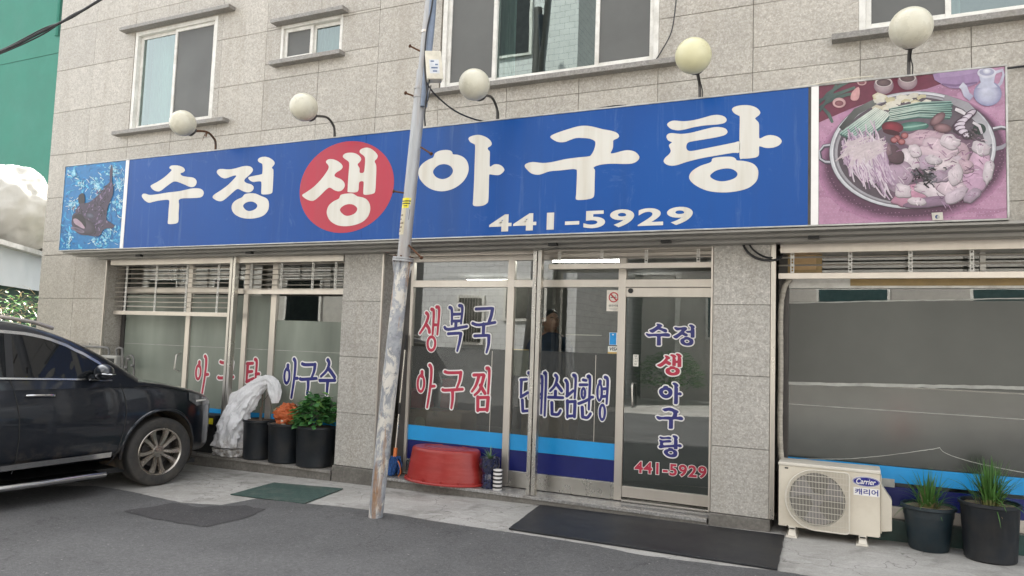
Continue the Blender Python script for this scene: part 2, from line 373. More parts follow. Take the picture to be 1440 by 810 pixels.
def panel(x0, x1, z0, z1, y=0.0, mat='stone', g=.0017):
    if x1-x0 < .02 or z1-z0 < .02: return
    dy = rnd.uniform(-.0014, .0014); t = rnd.uniform(-.0014, .0014)
    b = MB(); ch = .002
    X0, X1, Z0, Z1 = x0+g, x1-g, z0+g, z1-g
    o = [(X0, y+.004, Z0), (X1, y+.004, Z0), (X1, y+.004, Z1), (X0, y+.004, Z1)]
    f = [(X0+ch, y+dy, Z0+ch), (X1-ch, y+dy+t, Z0+ch), (X1-ch, y+dy+t, Z1-ch), (X0+ch, y+dy, Z1-ch)]
    k = [(p[0], y+.03, p[2]) for p in o]
    io = [b.V(p) for p in o]; jf = [b.V(p) for p in f]; kk = [b.V(p) for p in k]
    b.F(jf)
    for i in range(4):
        j = (i+1) % 4; b.F((io[i], io[j], jf[j], jf[i])); b.F((kk[i], kk[j], io[j], io[i]))
    b.build('granite_panel', M[mat], bld)
for i in range(len(rows_z)-1):
    for j in range(len(cols_x)-1):
        rs = [(cols_x[j], cols_x[j+1], rows_z[i], rows_z[i+1])]
        for w in wins.values(): rs = cut(rs, w)
        for r in rs: panel(*r)
# wall behind the cladding, with the openings left free
rs = [(BX0, BX1, 2.665, 8.82)]
for w in wins.values(): rs = cut(rs, w)
b = MB()
for r in rs: b.box(r[0]+.01, r[1]-.01 if r[1] == BX1 else r[1], .03, .22, r[2], r[3])
b.box(BX0+.01, BX0+.2, .23, 7.9, -.2, 8.82); b.box(BX1-.2, BX1, .23, 7.9, 0, 8.82); b.box(BX0, BX1, .0, 8, 8.825, 8.95); b.box(BX0+.02, BX1-.02, 7.9, 8, -.2, 8.8)
b.build('wall', M['core'], bld)
for i in range(9):     # cladding on the left flank
    b = MB(); b.box(BX0-.004, BX0+.009, .035, 7.9, .12+i*.97, .12+(i+1)*.97-.006); b.build('granite_panel', M['stone'], bld)
# the piers between the shopfronts
pier_rows = [.115, .72, 1.37, 2.02, 2.664]
def pier(xs, ret=None, depth=.27, mat='pier'):
    b = MB(); b.box(xs[0]+.012, xs[-1]-.012, .03, depth+.02, -.2, 2.66); b.build('pier_core', M['core'], bld)
    for i in range(4):
        for a, c in zip(xs, xs[1:]): panel(a, c, pier_rows[i], pier_rows[i+1], 0, mat)
        for side, s in ((xs[-1], 1), (xs[0], -1)):
            b = MB(); b.box(min(side, side-s*.012), max(side, side-s*.012), .031, depth+.06, pier_rows[i]+.003, pier_rows[i+1]-.003); b.build('granite_panel', M[mat], bld)
    b = MB(); b.box(xs[0]-.012, xs[-1]+.012, -.022, depth+.03, -.25, .112); b.build('plinth', M['plinth'], bld, bevel=.008)
pier([BX0, -10.33, -9.65], mat='stone'); pier([-5.47, -4.91]); pier([-1.185, -.675]); pier([5.0, 5.6], mat='stone')
for x0, x1 in ((-9.662, -9.642), (-4.922, -4.902), (-1.205, -1.188), (-.672, -.632)):
    boxpart('corner_trim', M['alu'], bld, x0, x1, -.006, .022, .12, 2.655)
boxpart('corner_trim', M['steel'], bld, -.664, -.640, -.010, -.007, .12, 2.655)
# upper windows
def upper_window(w, panes, sill, lintel=None, fw=.055, split_y=.0):
    x0, x1, z0, z1 = w
    b = MB()
    for q in ((x0, x0+fw, z0, z1), (x1-fw, x1, z0, z1), (x0+fw, x1-fw, z1-fw, z1), (x0+fw, x1-fw, z0, z0+fw*.8)): b.box(q[0], q[1], .0, .14, q[2], q[3])
    fr = b.build('window', M['whiteframe'], bld, bevel=.004)
    X0, X1, Z0, Z1 = x0+fw, x1-fw, z0+fw*.8, z1-fw; n = len(panes)
    for (a, c, kind, dep) in panes:
        xa, xb = X0+(X1-X0)*a, X0+(X1-X0)*c; s = .045; y = .03+dep
        b = MB()
        for q in ((xa, xa+s, Z0, Z1), (xb-s, xb, Z0, Z1), (xa+s, xb-s, Z1-s, Z1), (xa+s, xb-s, Z0, Z0+s)): b.box(q[0], q[1], y, y+.03, q[2], q[3])
        b.build('sash', M['whiteframe'], fr, bevel=.003)
        b = MB(); b.poly([(xa+s, y+.015, Z0+s), (xb-s, y+.015, Z0+s), (xb-s, y+.015, Z1-s), (xa+s, y+.015, Z1-s)])
        if kind == 's':
            b.build('insect_screen', M['screen'], fr)
            b = MB(); b.poly([(xa, y+.06, Z0), (xb, y+.06, Z0), (xb, y+.06, Z1), (xa, y+.06, Z1)]); b.build('pane', M['glass2'], fr)
        else: b.build('pane', M['glass2'], fr)
        if kind in 'gc' or kind == 's':
            b = MB(); k = 40; yy = .34
            b.grid([[(xa-.1+(xb-xa+.2)*i/k, yy+.035*math.sin(i*1.55+math.sin(i*.7)), z) for i in range(k+1)] for z in (Z0-.1, Z1+.1)])
            if kind in 'sc': b.build('curtain', M['curtain'], fr, smooth=True)
    if sill:
        sx0, sx1, sz = sill; boxpart('window_sill', M['sillstone'], bld, sx0, sx1, -.11, .0, sz-.055, sz, .004)
    if lintel:
        lx0, lx1, lz = lintel; boxpart('window_lintel', M['sillstone'], bld, lx0, lx1, -.12, -.0, lz, lz+.05, .004)
    # the room behind
    b = MB(); b.box(x0-.6, x1+.6, 2.2, 2.25, z0-.9, z1+.6); b.box(x0-.65, x0-.6, .24, 2.2, z0-.9, z1+.6); b.box(x1+.6, x1+.65, .24, 2.2, z0-.9, z1+.6); b.box(x0-.6, x1+.6, .24, 2.2, z1+.61, z1+.66); b.box(x0-.6, x1+.6, .24, 2.2, z0-.96, z0-.91)
    b.build('room', M['roomwall'], bld)
upper_window(wins['W1'], [(0, .52, 'c', .03), (.48, 1, 's', .0)], (-9.62, -7.47, 4.415), (-9.61, -7.48, 5.89))
upper_window(wins['W2'], [(0, .51, 's', .0), (.49, 1, 'c', .03)], (-6.74, -5.62, 5.065), (-6.74, -5.60, 5.555), fw=.04)
upper_window(wins['W3'], [(0, .26, 's', .0), (.24, .76, 'g', .03), (.74, 1, 's', .0)], (-4.42, -1.52, 4.415))
upper_window(wins['W4'], [(0, .30, 's', .0), (.28, .78, 'g', .03), (.76, 1, 's', 0)], (-.17, 2.55, 4.43))
# soffit under the signboard
for (y0, y1, z0, z1) in ((-.44, -.30, 2.625, 2.648), (-.296, -.16, 2.60, 2.64), (-.156, .0, 2.57, 2.63)):
    boxpart('soffit_strip', M['soffit'], bld, -9.98 if y0 < -.2 else -9.64, 4.9 if y0 > -.2 else 3.0, y0, y1, z0, z1, .003)
for x in (-8.7, -6.75, -4.45, -2.75, -1.62, -.35):
    boxpart('soffit_bracket', M['black'], bld, x, x+.09, -.29, -.24, 2.572, 2.598)
boxpart('shutter_housing', M['alu'], bld, -9.6, -5.5, .02, .26, 2.50, 2.64); boxpart('shutter_housing', M['alu'], bld, -4.88, -1.22, .06, .26, 2.56, 2.64); boxpart('shutter_housing', M['alu'], bld, -.6, 4.98, .06, .26, 2.50, 2.64)
# entrance steps (polished tiles) and shop floor
def step(x0, x1, z, n, mat='steps'):
    w = (x1-x0)/n
    for i in range(n):
        boxpart('step_tile', M[mat], bld, x0+i*w+.0015, x0+(i+1)*w-.0015, -.03, .62, z-.03, z+rnd.uniform(-.0008, .0008), .002)
    b = MB(); b.box(x0, x1, -.018, .62, -.4, z-.031); b.build('step_riser', M['plinth'], bld)
step(-9.63, -5.50, .045, 6, 'sillstone'); step(-4.885, -1.21, .052, 6)
b = MB(); b.box(-10.9, 8.8, .62, 7.85, -.3, .055); b.build('shop_floor', M['roomfloor'], bld)
b = MB(); b.box(-10.9, 8.8, .28, 7.85, 2.75, 2.8); b.box(-10.9, 8.8, 5.2, 5.3, .055, 2.75); b.box(-1.0, -.9, .35, 5.2, .055, 2.75); b.build('room', M['roomwall'], bld)

# ---------------------------------------------------------------- shopfronts
YF = .30
def shopfront():
    o = bpy.data.objects.new('shopfront', None); col.objects.link(o); o.parent = bld; return o
def bar(par, x0, x1, z0, z1, y0=YF-.03, y1=YF+.03, mat='alu', name='frame_bar'):
    return boxpart(name, M[mat], par, x0, x1, y0, y1, z0, z1, .003)
def pane(par, x0, x1, z0, z1, y=YF, mat='glass', name='pane'):
    b = MB(); b.poly([(x0, y, z0), (x1, y, z0), (x1, y, z1), (x0, y, z1)]); return b.build(name, M[mat], par)
def film(par, x0, x1, z0, z1, mat, y=None, name='window_film', slope=(0, 0)):
    y = YF+.006 if y is None else y
    b = MB(); k = 6
    lo = [(x0+(x1-x0)*i/k, y, z0) for i in range(k+1)]; hi = [(x0+(x1-x0)*i/k, y, z1+slope[0]*(1-i/k)+slope[1]*i/k+rnd.uniform(-.003, .003)) for i in range(k+1)]
    b.grid([lo, hi]); return b.build(name, M[mat], par)
mid = shopfront()
bar(mid, -4.80, -4.70, .06, 2.56, mat='darksteel'); bar(mid, -4.70, -4.665, .06, 2.56)
bar(mid, -3.445, -3.365, .06, 2.56); bar(mid, -2.185, -2.105, .06, 2.56); bar(mid, -1.235, -1.187, .06, 2.56)
for a, c in ((-4.665, -3.445), (-3.365, -2.185), (-2.105, -1.235)):
    bar(mid, a, c, 2.205, 2.285); bar(mid, a, c, 2.50, 2.56)
    pane(mid, a, c, 2.285, 2.50)
for a, c in ((-4.665, -3.445), (-3.365, -2.185)):
    bar(mid, a, c, .06, .225, mat='steel'); pane(mid, a, c, .225, 2.205)
    film(mid, a, c, .615, 1.52, 'frost', YF-.0015)
    film(mid, a, c, .445, .612, 'skyband', YF-.003, 'blue_band'); film(mid, a, c, .228, .442, 'navyband', YF-.003, 'navy_band')
for x in (-3.62, -2.42):   # seam in the film
    boxpart('film_seam', M['alu'], mid, x, x+.006, YF-.002, YF-.001, .40, 1.50)
# glass door
bar(mid, -2.10, -1.24, 2.105, 2.2, YF-.035, YF+.015, name='door_rail'); bar(mid, -2.10, -1.24, .10, .205, YF-.035, YF+.015, name='door_rail'); bar(mid, -2.10, -1.24, .056, .075, YF-.05, YF+.05, 'steel', 'threshold')
pane(mid, -2.10, -1.24, .205, 2.105, YF-.01, 'glass', 'door_pane'); film(mid, -2.10, -1.24, .207, 1.62, 'dfilm', YF-.004); film(mid, -2.10, -1.24, 1.622, 2.103, 'dfilm', YF-.004)
b = MB(); hp = [P(889, 540, YF-.02), P(889, 540, YF-.08), P(889, 572, YF-.08), P(889, 572, YF-.02)]
b.tube(smoothline([hp[0], hp[1]+Vector((0, .02, 0)), hp[1]-Vector((0, 0, .03)), hp[2]+Vector((0, 0, .03)), hp[2]+Vector((0, .02, 0)), hp[3]], 5), .011, 10); b.build('door_handle', M['steel'], mid, smooth=True)
b = MB(); T = Matrix.Translation(P(887, 409, YF-.035)) @ Matrix.Rotation(rad(90), 4, 'X'); b.lathe([(.026, 0), (.026, .012), (.0, .016)], 16, T); b.build('door_lock', M['black'], mid)
b = MB(); b.tube([P(890, 573, YF+.06), P(973, 570, YF+.06)], .009, 8); b.build('push_bar', M['steel'], mid)
# left shopfront
lf = shopfront()
bar(lf, -9.62, -9.56, .05, 2.55, mat='darksteel'); bar(lf, -8.33, -8.25, .05, 2.5); bar(lf, -6.82, -6.73, .05, 2.5); bar(lf, -7.29, -7.21, .05, 2.5); bar(lf, -5.53, -5.475, .05, 2.5)
for a, c in ((-9.56, -8.33), (-8.25, -7.29), (-7.21, -6.82), (-6.73, -5.53)):
    bar(lf, a, c, 2.12, 2.19); bar(lf, a, c, .05, .14, mat='steel'); pane(lf, a, c, 2.19, 2.5); pane(lf, a, c, .14, 2.12)
    if a > -9: film(lf, a, c, .46, 2.10 if a < -7 else 1.78, 'frost2', YF-.0015); film(lf, a, c, .45, .585, 'skyband', YF-.003, 'blue_band'); film(lf, a, c, .14, .447, 'black', YF-.003, 'dark_band')
    else: film(lf, a, c, .14, 2.10, 'frost2', YF-.0015)
for a, c in ((-9.56, -8.33), (-8.25, -7.29), (-7.21, -6.82), (-6.73, -5.53)): boxpart('film_seam', M['tape'], lf, a, c, YF-.003, YF-.002, 1.395, 1.402)
b = MB(); b.tube([P(253, 497, YF-.02), P(248, 499, YF-.07), P(245, 519, YF-.07), P(251, 522, YF-.02)], .011, 10); b.build('door_handle', M['steel'], lf, smooth=True)
# right shopfront
rf = shopfront()
bar(rf, -.63, -.54, .05, 2.5, mat='darksteel'); bar(rf, 4.9, 4.98, .05, 2.5); bar(rf, -.54, 4.9, 2.195, 2.30, YF-.04, YF+.03, 'whiteframe'); bar(rf, -.54, 4.9, .20, .30); bar(rf, 2.15, 2.23, .3, 2.195)
boxpart('brown_tape', M['browntape'], rf, -.02, 3.4, YF-.044, YF-.0405, 2.215, 2.285)
for a, c in ((-.54, 2.15), (2.23, 4.9)):
    pane(rf, a, c, .30, 2.195); pane(rf, a, c, 2.30, 2.5); bar(rf, a, c, 2.5, 2.56)
    film(rf, a, c, 1.33, 2.085, 'rfilm', YF-.004, slope=(-.02, .02)); film(rf, a, c, .645, 1.318, 'rfilm2', YF-.004); film(rf, a, c, .50, .64, 'skyband', YF-.006, 'blue_band'); film(rf, a, c, .302, .47, 'navyband', YF-.006, 'navy_band')
for k, xs in ((.04, 2.6), (1.0, 1.2)): boxpart('window_mullion', M['whiteframe'], rf, .98 if k < .5 else 1.4, 1.02 if k < .5 else 1.44, YF-.03, YF+.02, 2.31, 2.5)
def wavy(par, u0, u1, vf, w, y, mat, name, amp=.008, n=40):
    b = MB(); r0, r1 = [], []
    for i in range(n+1):
        u = u0+(u1-u0)*i/n; p = P(u, vf(u), y); e = amp*(noise.noise(Vector((u*.05, 1, 0)))+.6*noise.noise(Vector((u*.21, 5, 0))))
        r0.append(p+Vector((0, -.003*abs(e)/amp, e))); r1.append(p+Vector((0, 0, w+e*.5+.4*amp*noise.noise(Vector((u*.3, 9, 1))))))
    b.grid([r0, r1]); return b.build(name, M[mat], par)
wavy(rf, 1103, 1440, lambda u: 541+(u-1103)*.021, .028, YF-.010, 'tape', 'torn_tape', .014)
wavy(rf, 1103, 1440, lambda u: 568+(u-1103)*.066, .006, YF-.010, 'tape', 'film_crease', .003)
wavy(rf, 1112, 1322, lambda u: 646-(max(0, u-1180)/142)**1.5*16, .006, YF-.010, 'tape', 'film_crease', .006)
wavy(rf, 1322, 1440, lambda u: 631+34*((u-1322)/118)**.6, .006, YF-.010, 'tape', 'film_crease', .004)
wavy(rf, 1103, 1440, lambda u: 427-(u-1103)*.02, .010, YF-.010, 'tape', 'torn_tape', .010)
b = MB(); b.box(-.55, 4.9, .24, .31, -.1, .2); b.build('low_wall', M['plinth'], rf)
boxpart('wall_tape', M['tape'], rf, .19, .33, YF-.012, YF-.008, .46, .53)

# ---------------------------------------------------------------- roller shutters (open grille, half rolled up)
def shutter(x0, x1, zb, n, y, cols, pitch=.067):
    s = bpy.data.objects.new('roller_shutter', None); col.objects.link(s); s.parent = bld
    boxpart('bottom_rail', M['alu'], s, x0, x1, y-.018, y+.018, zb-.02, zb+.035, .003)
    for i in range(n):
        z = zb+.035+(i+1)*pitch*.985
        b = MB(); b.tube([(x0, y, z), ((x0+x1)/2, y+.002, z-.004), (x1, y, z)], .009, 6); b.build('shutter_bar', M['rod'], s, smooth=True)
    for x in cols:
        b = MB()
        for i in range(n+1):
            z = zb+.035+i*pitch*.985
            b.box(x-.016, x-.008, y-.014, y-.009, z-.004, z+pitch*.88); b.box(x+.008, x+.016, y-.014, y-.009, z-.004, z+pitch*.88)
            b.box(x-.016, x+.016, y-.016, y-.008, z-.012, z+.014); b.box(x-.010, x+.010, y-.015, y-.010, z+pitch*.45, z+pitch*.55)
        b.build('link_chain', M['whiteframe'], s)
    return s
shutter(-9.60, -7.29, 1.825, 11, .13, (-9.37, -8.77, -8.18, -7.60, -7.36))
shutter(-7.15, -5.50, 2.125, 7, .13, (-7.03, -6.53, -6.03, -5.68))
shutter(-2.90, -1.215, 2.40, 3, .13, (-2.78, -2.32, -1.86, -1.35))
shutter(-.62, 4.95, 2.285, 4, .12, (-.50, -.02, .45, .90, 1.4, 1.9, 2.4, 2.9, 3.4, 3.9, 4.4), .073)
boxpart('bottom_rail', M['alu'], bld, -4.80, -3.02, .11, .145, 2.545, 2.585, .003)
def guide(x, z0, z1):
    for dx in (-.048, .006):
        b = MB(); b.box(x+dx, x+dx+.042, -.02, .05, z0, z1); b.build('shutter_guide', M['steel'], bld, bevel=.003)
    b = MB(); b.box(x-.006, x+.006, -.004, .045, z0, z1); b.build('guide_gap', M['darksteel'], bld)
guide(-2.975, .06, 2.62); guide(-7.22, .05, 2.62)

# ================================================================ LETTERING
SIGN_Y = -.455
def zpts(org, sc, pts): return [(org[0]+x/sc, org[1]+y/sc) for x, y in pts]
GL = {}   # traced sign letters, photo pixels: list of (outer, holes)
def glyph(ch, org, sc, *parts): GL[ch] = [(zpts(org, sc, o), [zpts(org, sc, h) for h in hs_]) for o, hs_ in parts]
glyph('수', (190, 200), 6.233,
 ([(300,225),(312,207),(345,202),(385,206),(420,220),(437,243),(425,262),(400,272),(402,285),(420,296),(460,304),(500,308),(528,322),(540,348),(530,378),(505,393),(475,390),(430,370),(380,350),(345,344),(315,358),(265,395),(225,425),(195,431),(160,418),(136,390),(145,374),(190,350),(245,315),(285,282),(315,252),(318,240)], []),
 ([(58,470),(70,452),(95,452),(130,462),(200,455),(290,440),(380,430),(450,415),(500,405),(555,404),(590,418),(602,445),(590,474),(560,486),(500,490),(420,492),(388,502),(382,515),(386,550),(382,620),(380,690),(365,710),(330,717),(295,717),(286,708),(290,660),(295,580),(300,525),(295,508),(270,505),(200,513),(150,525),(120,530),(90,515),(68,492)], []))
glyph('정', (290, 200), 6.233,
 ([(92,262),(105,240),(135,234),(200,238),(260,228),(320,211),(365,208),(395,218),(410,240),(400,265),(370,295),(340,322),(335,342),(355,358),(395,370),(415,390),(412,415),(390,435),(360,440),(320,428),(280,410),(250,425),(205,465),(160,503),(130,517),(95,512),(62,492),(57,475),(75,455),(130,420),(190,375),(240,325),(262,298),(255,291),(225,298),(175,316),(140,312),(108,288)], []),
 ([(452,158),(462,140),(490,129),(525,128),(560,140),(590,162),(600,185),(590,205),(577,220),(580,232),(589,245),(587,330),(582,420),(575,445),(550,455),(500,458),(483,450),(482,430),(484,360),(475,343),(440,345),(410,348),(380,332),(368,312),(385,302),(430,292),(480,282),(492,268),(494,210),(488,188),(465,176)], []),
 ([(325,470),(340,455),(385,447),(430,450),(460,462),(490,475),(525,490),(545,515),(550,555),(540,600),(505,640),(450,662),(380,670),(310,662),(255,635),(228,600),(223,560),(240,525),(275,500),(310,485)], [[(323,560),(340,535),(375,521),(410,522),(438,538),(448,558),(435,582),(405,598),(375,603),(345,592)]]))
glyph('생', (410, 190), 5.587,
 ([(270,212),(285,192),(320,189),(355,200),(390,225),(402,248),(390,270),(355,292),(338,312),(345,328),(385,345),(412,370),(418,400),(400,430),(370,442),(335,432),(300,412),(270,430),(230,470),(190,505),(160,517),(120,505),(88,482),(86,468),(110,452),(170,410),(230,350),(275,290),(292,255),(285,232)], []),
 ([(403,165),(420,145),(460,138),(500,143),(535,165),(547,190),(535,212),(520,228),(525,245),(535,262),(535,292),(550,298),(568,290),(575,250),(578,190),(570,165),(540,142),(535,125),(550,108),(585,98),(620,105),(655,130),(677,160),(670,185),(655,200),(655,215),(666,245),(663,350),(657,440),(640,460),(600,468),(570,467),(563,450),(567,375),(558,363),(540,364),(530,378),(526,430),(510,448),(470,450),(442,446),(440,430),(446,330),(453,240),(450,212),(435,198),(412,182)], []),
 ([(380,482),(390,468),(430,460),(475,458),(500,470),(520,482),(560,490),(595,510),(615,545),(618,590),(600,640),(560,680),(500,705),(430,716),(360,708),(305,675),(280,630),(278,590),(295,550),(330,520),(370,500)], [[(380,588),(400,560),(440,543),(480,545),(508,563),(516,585),(500,612),(465,630),(430,634),(400,618)]]))
glyph('아', (580, 170), 5.786,
 ([(175,285),(185,262),(220,243),(270,236),(310,242),(325,258),(330,272),(370,276),(415,295),(445,330),(458,380),(450,430),(420,485),(370,530),(310,560),(240,573),(170,562),(110,530),(65,480),(48,430),(55,385),(85,345),(130,315),(165,300)], [[(167,415),(185,382),(220,358),(265,352),(305,365),(328,395),(325,425),(300,455),(260,472),(220,470),(185,450)]]),
 ([(456,145),(470,128),(510,116),(550,115),(595,130),(630,155),(646,185),(635,205),(613,220),(618,238),(630,255),(628,340),(632,372),(660,356),(690,352),(725,365),(748,395),(735,420),(705,440),(665,440),(630,435),(624,450),(622,540),(618,645),(605,672),(570,690),(515,694),(492,682),(494,640),(502,480),(508,300),(510,205),(500,188),(470,172)], []))
glyph('구', (730, 160), 5.783,
 ([(254,190),(270,172),(330,147),(420,118),(490,100),(550,97),(610,107),(680,125),(750,138),(795,155),(813,180),(800,200),(768,215),(765,240),(762,280),(745,320),(780,318),(840,302),(890,296),(945,310),(978,350),(960,385),(915,405),(850,408),(760,406),(690,410),(640,420),(607,435),(612,450),(617,465),(614,560),(612,650),(600,682),(560,695),(500,701),(462,695),(464,650),(468,560),(470,465),(460,453),(430,450),(340,460),(250,468),(190,488),(150,496),(100,485),(65,455),(45,425),(60,405),(110,392),(190,400),(270,392),(370,370),(480,355),(560,347),(585,335),(610,290),(621,240),(610,218),(570,202),(510,197),(460,198),(410,215),(370,230),(320,230),(280,213)], []))
glyph('탕', (920, 130), 5.063,
 ([(92,232),(105,212),(140,200),(210,205),(280,197),(350,180),(410,163),(460,160),(500,172),(516,195),(500,217),(450,228),(360,235),(280,248),(220,263),(170,270),(120,260)], []),
 ([(87,318),(95,298),(125,289),(190,295),(260,287),(340,267),(410,250),(460,246),(505,256),(522,280),(505,302),(450,318),(370,332),(290,345),(245,355),(230,375),(230,400),(245,415),(280,415),(380,395),(480,375),(570,357),(606,352),(606,425),(560,430),(440,450),(330,470),(230,495),(170,515),(125,522),(85,512),(67,490),(78,465),(105,440),(118,415),(105,382),(110,368),(126,355),(100,342)], []),
 ([(553,122),(570,103),(620,91),(680,92),(730,110),(755,140),(745,163),(720,182),(725,195),(742,212),(747,240),(747,320),(760,325),(790,310),(830,303),(880,315),(908,345),(890,375),(845,393),(795,395),(760,385),(747,388),(746,440),(730,460),(690,468),(630,471),(608,460),(607,300),(609,180),(600,165),(570,148)], []),
 ([(408,490),(415,470),(460,460),(520,457),(560,460),(580,472),(590,484),(640,488),(700,505),(735,540),(741,585),(725,635),(670,680),(580,705),(480,712),(380,700),(300,665),(255,625),(250,590),(275,555),(330,522),(390,502)], [[(397,595),(430,562),(480,545),(530,541),(570,553),(593,578),(580,605),(535,625),(480,633),(430,622)]]))
def glyph_flat(ch):
    """the letter as smooth loops in metres on the sign plane: (x, z)"""
    out = []
    for o, hs_ in GL[ch]:
        f = lambda l: [Vector((q.x, q.z)) for q in smoothloop([P(u, v, SIGN_Y) for u, v in l], 3)]
        out.append((f(o), [f(h) for h in hs_]))
    return out
FLAT = {c: glyph_flat(c) for c in GL}
def glyph_box(ch):
    p = [q for o, _ in FLAT[ch] for q in o]; return min(q.x for q in p), max(q.x for q in p), min(q.y for q in p), max(q.y for q in p)
def ribbon(mb, loop, wid, y, fx, m, c=None):
    n = len(loop)
    area = sum(loop[i].x*loop[(i+1) % n].y-loop[(i+1) % n].x*loop[i].y for i in range(n)); sgn = 1 if area > 0 else -1
    nm = []
    for i in range(n):
        t = (loop[(i+1) % n]-loop[i-1]); t.normalize() if t.length > 0 else None
        nm.append(Vector((t.y, -t.x))*sgn)
    for i in range(n):
        j = (i+1) % n; yy = y-(i % 9)*.00004
        a, b_ = loop[i], loop[j]
        mb.F([mb.V(fx(q, yy), c) for q in (a-nm[i]*wid*.3, b_-nm[j]*wid*.3, b_+nm[j]*wid, a+nm[i]*wid)], m)
def traced_letter(ch, frame_box, y, mat, parent, border=0, bmat=None, name='letter'):
    x0, x1, z0, z1 = glyph_box(ch); X0, X1, Z0, Z1 = frame_box
    fx = lambda q, yy: (X0+(q.x-x0)/(x1-x0)*(X1-X0), yy, Z0+(q.y-z0)/(z1-z0)*(Z1-Z0))
    b = MB()
    for o, hs_ in FLAT[ch]:
        b.tess([[fx(q, y) for q in o]]+[[fx(q, y) for q in h] for h in hs_], 0)
        if border:
            lp = [Vector((fx(q, 0)[0], fx(q, 0)[2])) for q in o]
            ribbon(b, lp, border, y+.0012, lambda q, yy: (q.x, yy, q.y), 1)
            for h in hs_:
                lh = [Vector((fx(q, 0)[0], fx(q, 0)[2])) for q in h]
                c_ = sum(lh, Vector((0, 0)))/len(lh)
                ribbon(b, [c_+(q-c_)*.72 for q in lh], border*.9, y+.0012, lambda q, yy: (q.x, yy, q.y), 1)
    return b.build(name, [mat, bmat] if border else mat, parent)

STK = {   # brush letters on the windows: strokes in a unit box, x right, y down; 'o' = ring(cx, cy, rx, ry)
 '아': [('o', .27, .45, .18, .18), [(.30, .20), (.31, .30)], [(.66, .05), (.75, .14), (.73, .5), (.62, .95)], [(.74, .5), (.93, .49)]],
 '구': [[(.12, .12), (.3, .14), (.82, .12)], [(.84, .12), (.81, .3), (.70, .47)], [(.05, .54), (.2, .55), (.95, .50)], [(.5, .54), (.52, .75), (.48, .95)]],
 '탕': [[(.12, .18), (.5, .16)], [(.17, .18), (.15, .62)], [(.18, .39), (.48, .37)], [(.15, .64), (.6, .55)], [(.65, .06), (.76, .14), (.73, .64)], [(.74, .43), (.95, .42)], ('o', .48, .81, .2, .14)],
 '수': [[(.46, .06), (.55, .15), (.42, .34), (.1, .5)], [(.5, .27), (.75, .4), (.92, .5)], [(.05, .61), (.95, .58)], [(.52, .6), (.5, .96)]],
 '생': [[(.33, .17), (.42, .24), (.3, .42), (.06, .61)], [(.34, .42), (.47, .5), (.51, .58)], [(.57, .09), (.67, .15), (.66, .62)], [(.80, .04), (.92, .1), (.88, .62)], [(.68, .42), (.86, .42)], ('o', .62, .82, .2, .15)],
 '복': [[(.22, .08), (.31, .13), (.33, .42)], [(.62, .04), (.74, .08), (.71, .4)], [(.33, .22), (.7, .21)], [(.33, .36), (.7, .35)], [(.5, .38), (.5, .5)], [(.04, .49), (.2, .53), (.95, .46)], [(.2, .62), (.66, .60)], [(.72, .61), (.68, .77), (.60, .96)]],
 '국': [[(.16, .07), (.8, .05)], [(.84, .06), (.80, .2), (.72, .33)], [(.04, .37), (.3, .40), (.96, .34)], [(.5, .38), (.5, .58)], [(.14, .63), (.68, .61)], [(.73, .62), (.73, .8), (.66, .96)]],
 '찜': [[(.12, .21), (.6, .19)], [(.38, .22), (.25, .42), (.06, .56)], [(.62, .21), (.45, .5), (.2, .63)], [(.46, .42), (.70, .58)], [(.75, .05), (.87, .1), (.85, .58)], [(.36, .67), (.38, .95)], [(.36, .68), (.85, .66)], [(.86, .66), (.83, .93)], [(.38, .93), (.83, .91)]],
 '단': [[(.12, .22), (.5, .2)], [(.17, .22), (.17, .6)], [(.17, .61), (.6, .5)], [(.62, .05), (.74, .1), (.71, .62)], [(.74, .35), (.94, .35)], [(.27, .68), (.32, .92)], [(.32, .93), (.85, .9)]],
 '체': [[(.2, .1), (.3, .14)], [(.08, .28), (.42, .27)], [(.28, .28), (.06, .6)], [(.25, .42), (.42, .58)], [(.42, .5), (.55, .5)], [(.5, .12), (.62, .2), (.6, .9)], [(.75, .05), (.88, .12), (.86, .94)]],
 '손': [[(.45, .06), (.56, .12), (.42, .3), (.15, .42)], [(.5, .24), (.85, .4)], [(.48, .42), (.48, .55)], [(.06, .56), (.94, .55)], [(.28, .68), (.31, .92)], [(.31, .93), (.66, .93), (.82, .84)]],
 '님': [[(.12, .17), (.24, .24), (.25, .46)], [(.22, .5), (.65, .38)], [(.65, .05), (.8, .1), (.77, .53)], [(.28, .6), (.3, .95)], [(.3, .62), (.8, .6)], [(.8, .6), (.78, .92)], [(.3, .92), (.78, .9)]],
 '환': [[(.3, .13), (.48, .14)], [(.1, .24), (.55, .23)], ('o', .33, .42, .14, .11), [(.05, .65), (.5, .58), (.78, .52)], [(.6, .05), (.73, .1), (.7, .76)], [(.74, .5), (.94, .49)], [(.28, .73), (.32, .93)], [(.32, .93), (.62, .94), (.82, .85)]],
 '영': [('o', .26, .37, .2, .18), [(.28, .14), (.28, .2)], [(.45, .3), (.7, .29)], [(.45, .46), (.7, .45)], [(.66, .05), (.84, .12), (.80, .6)], ('o', .5, .79, .22, .16)],
}
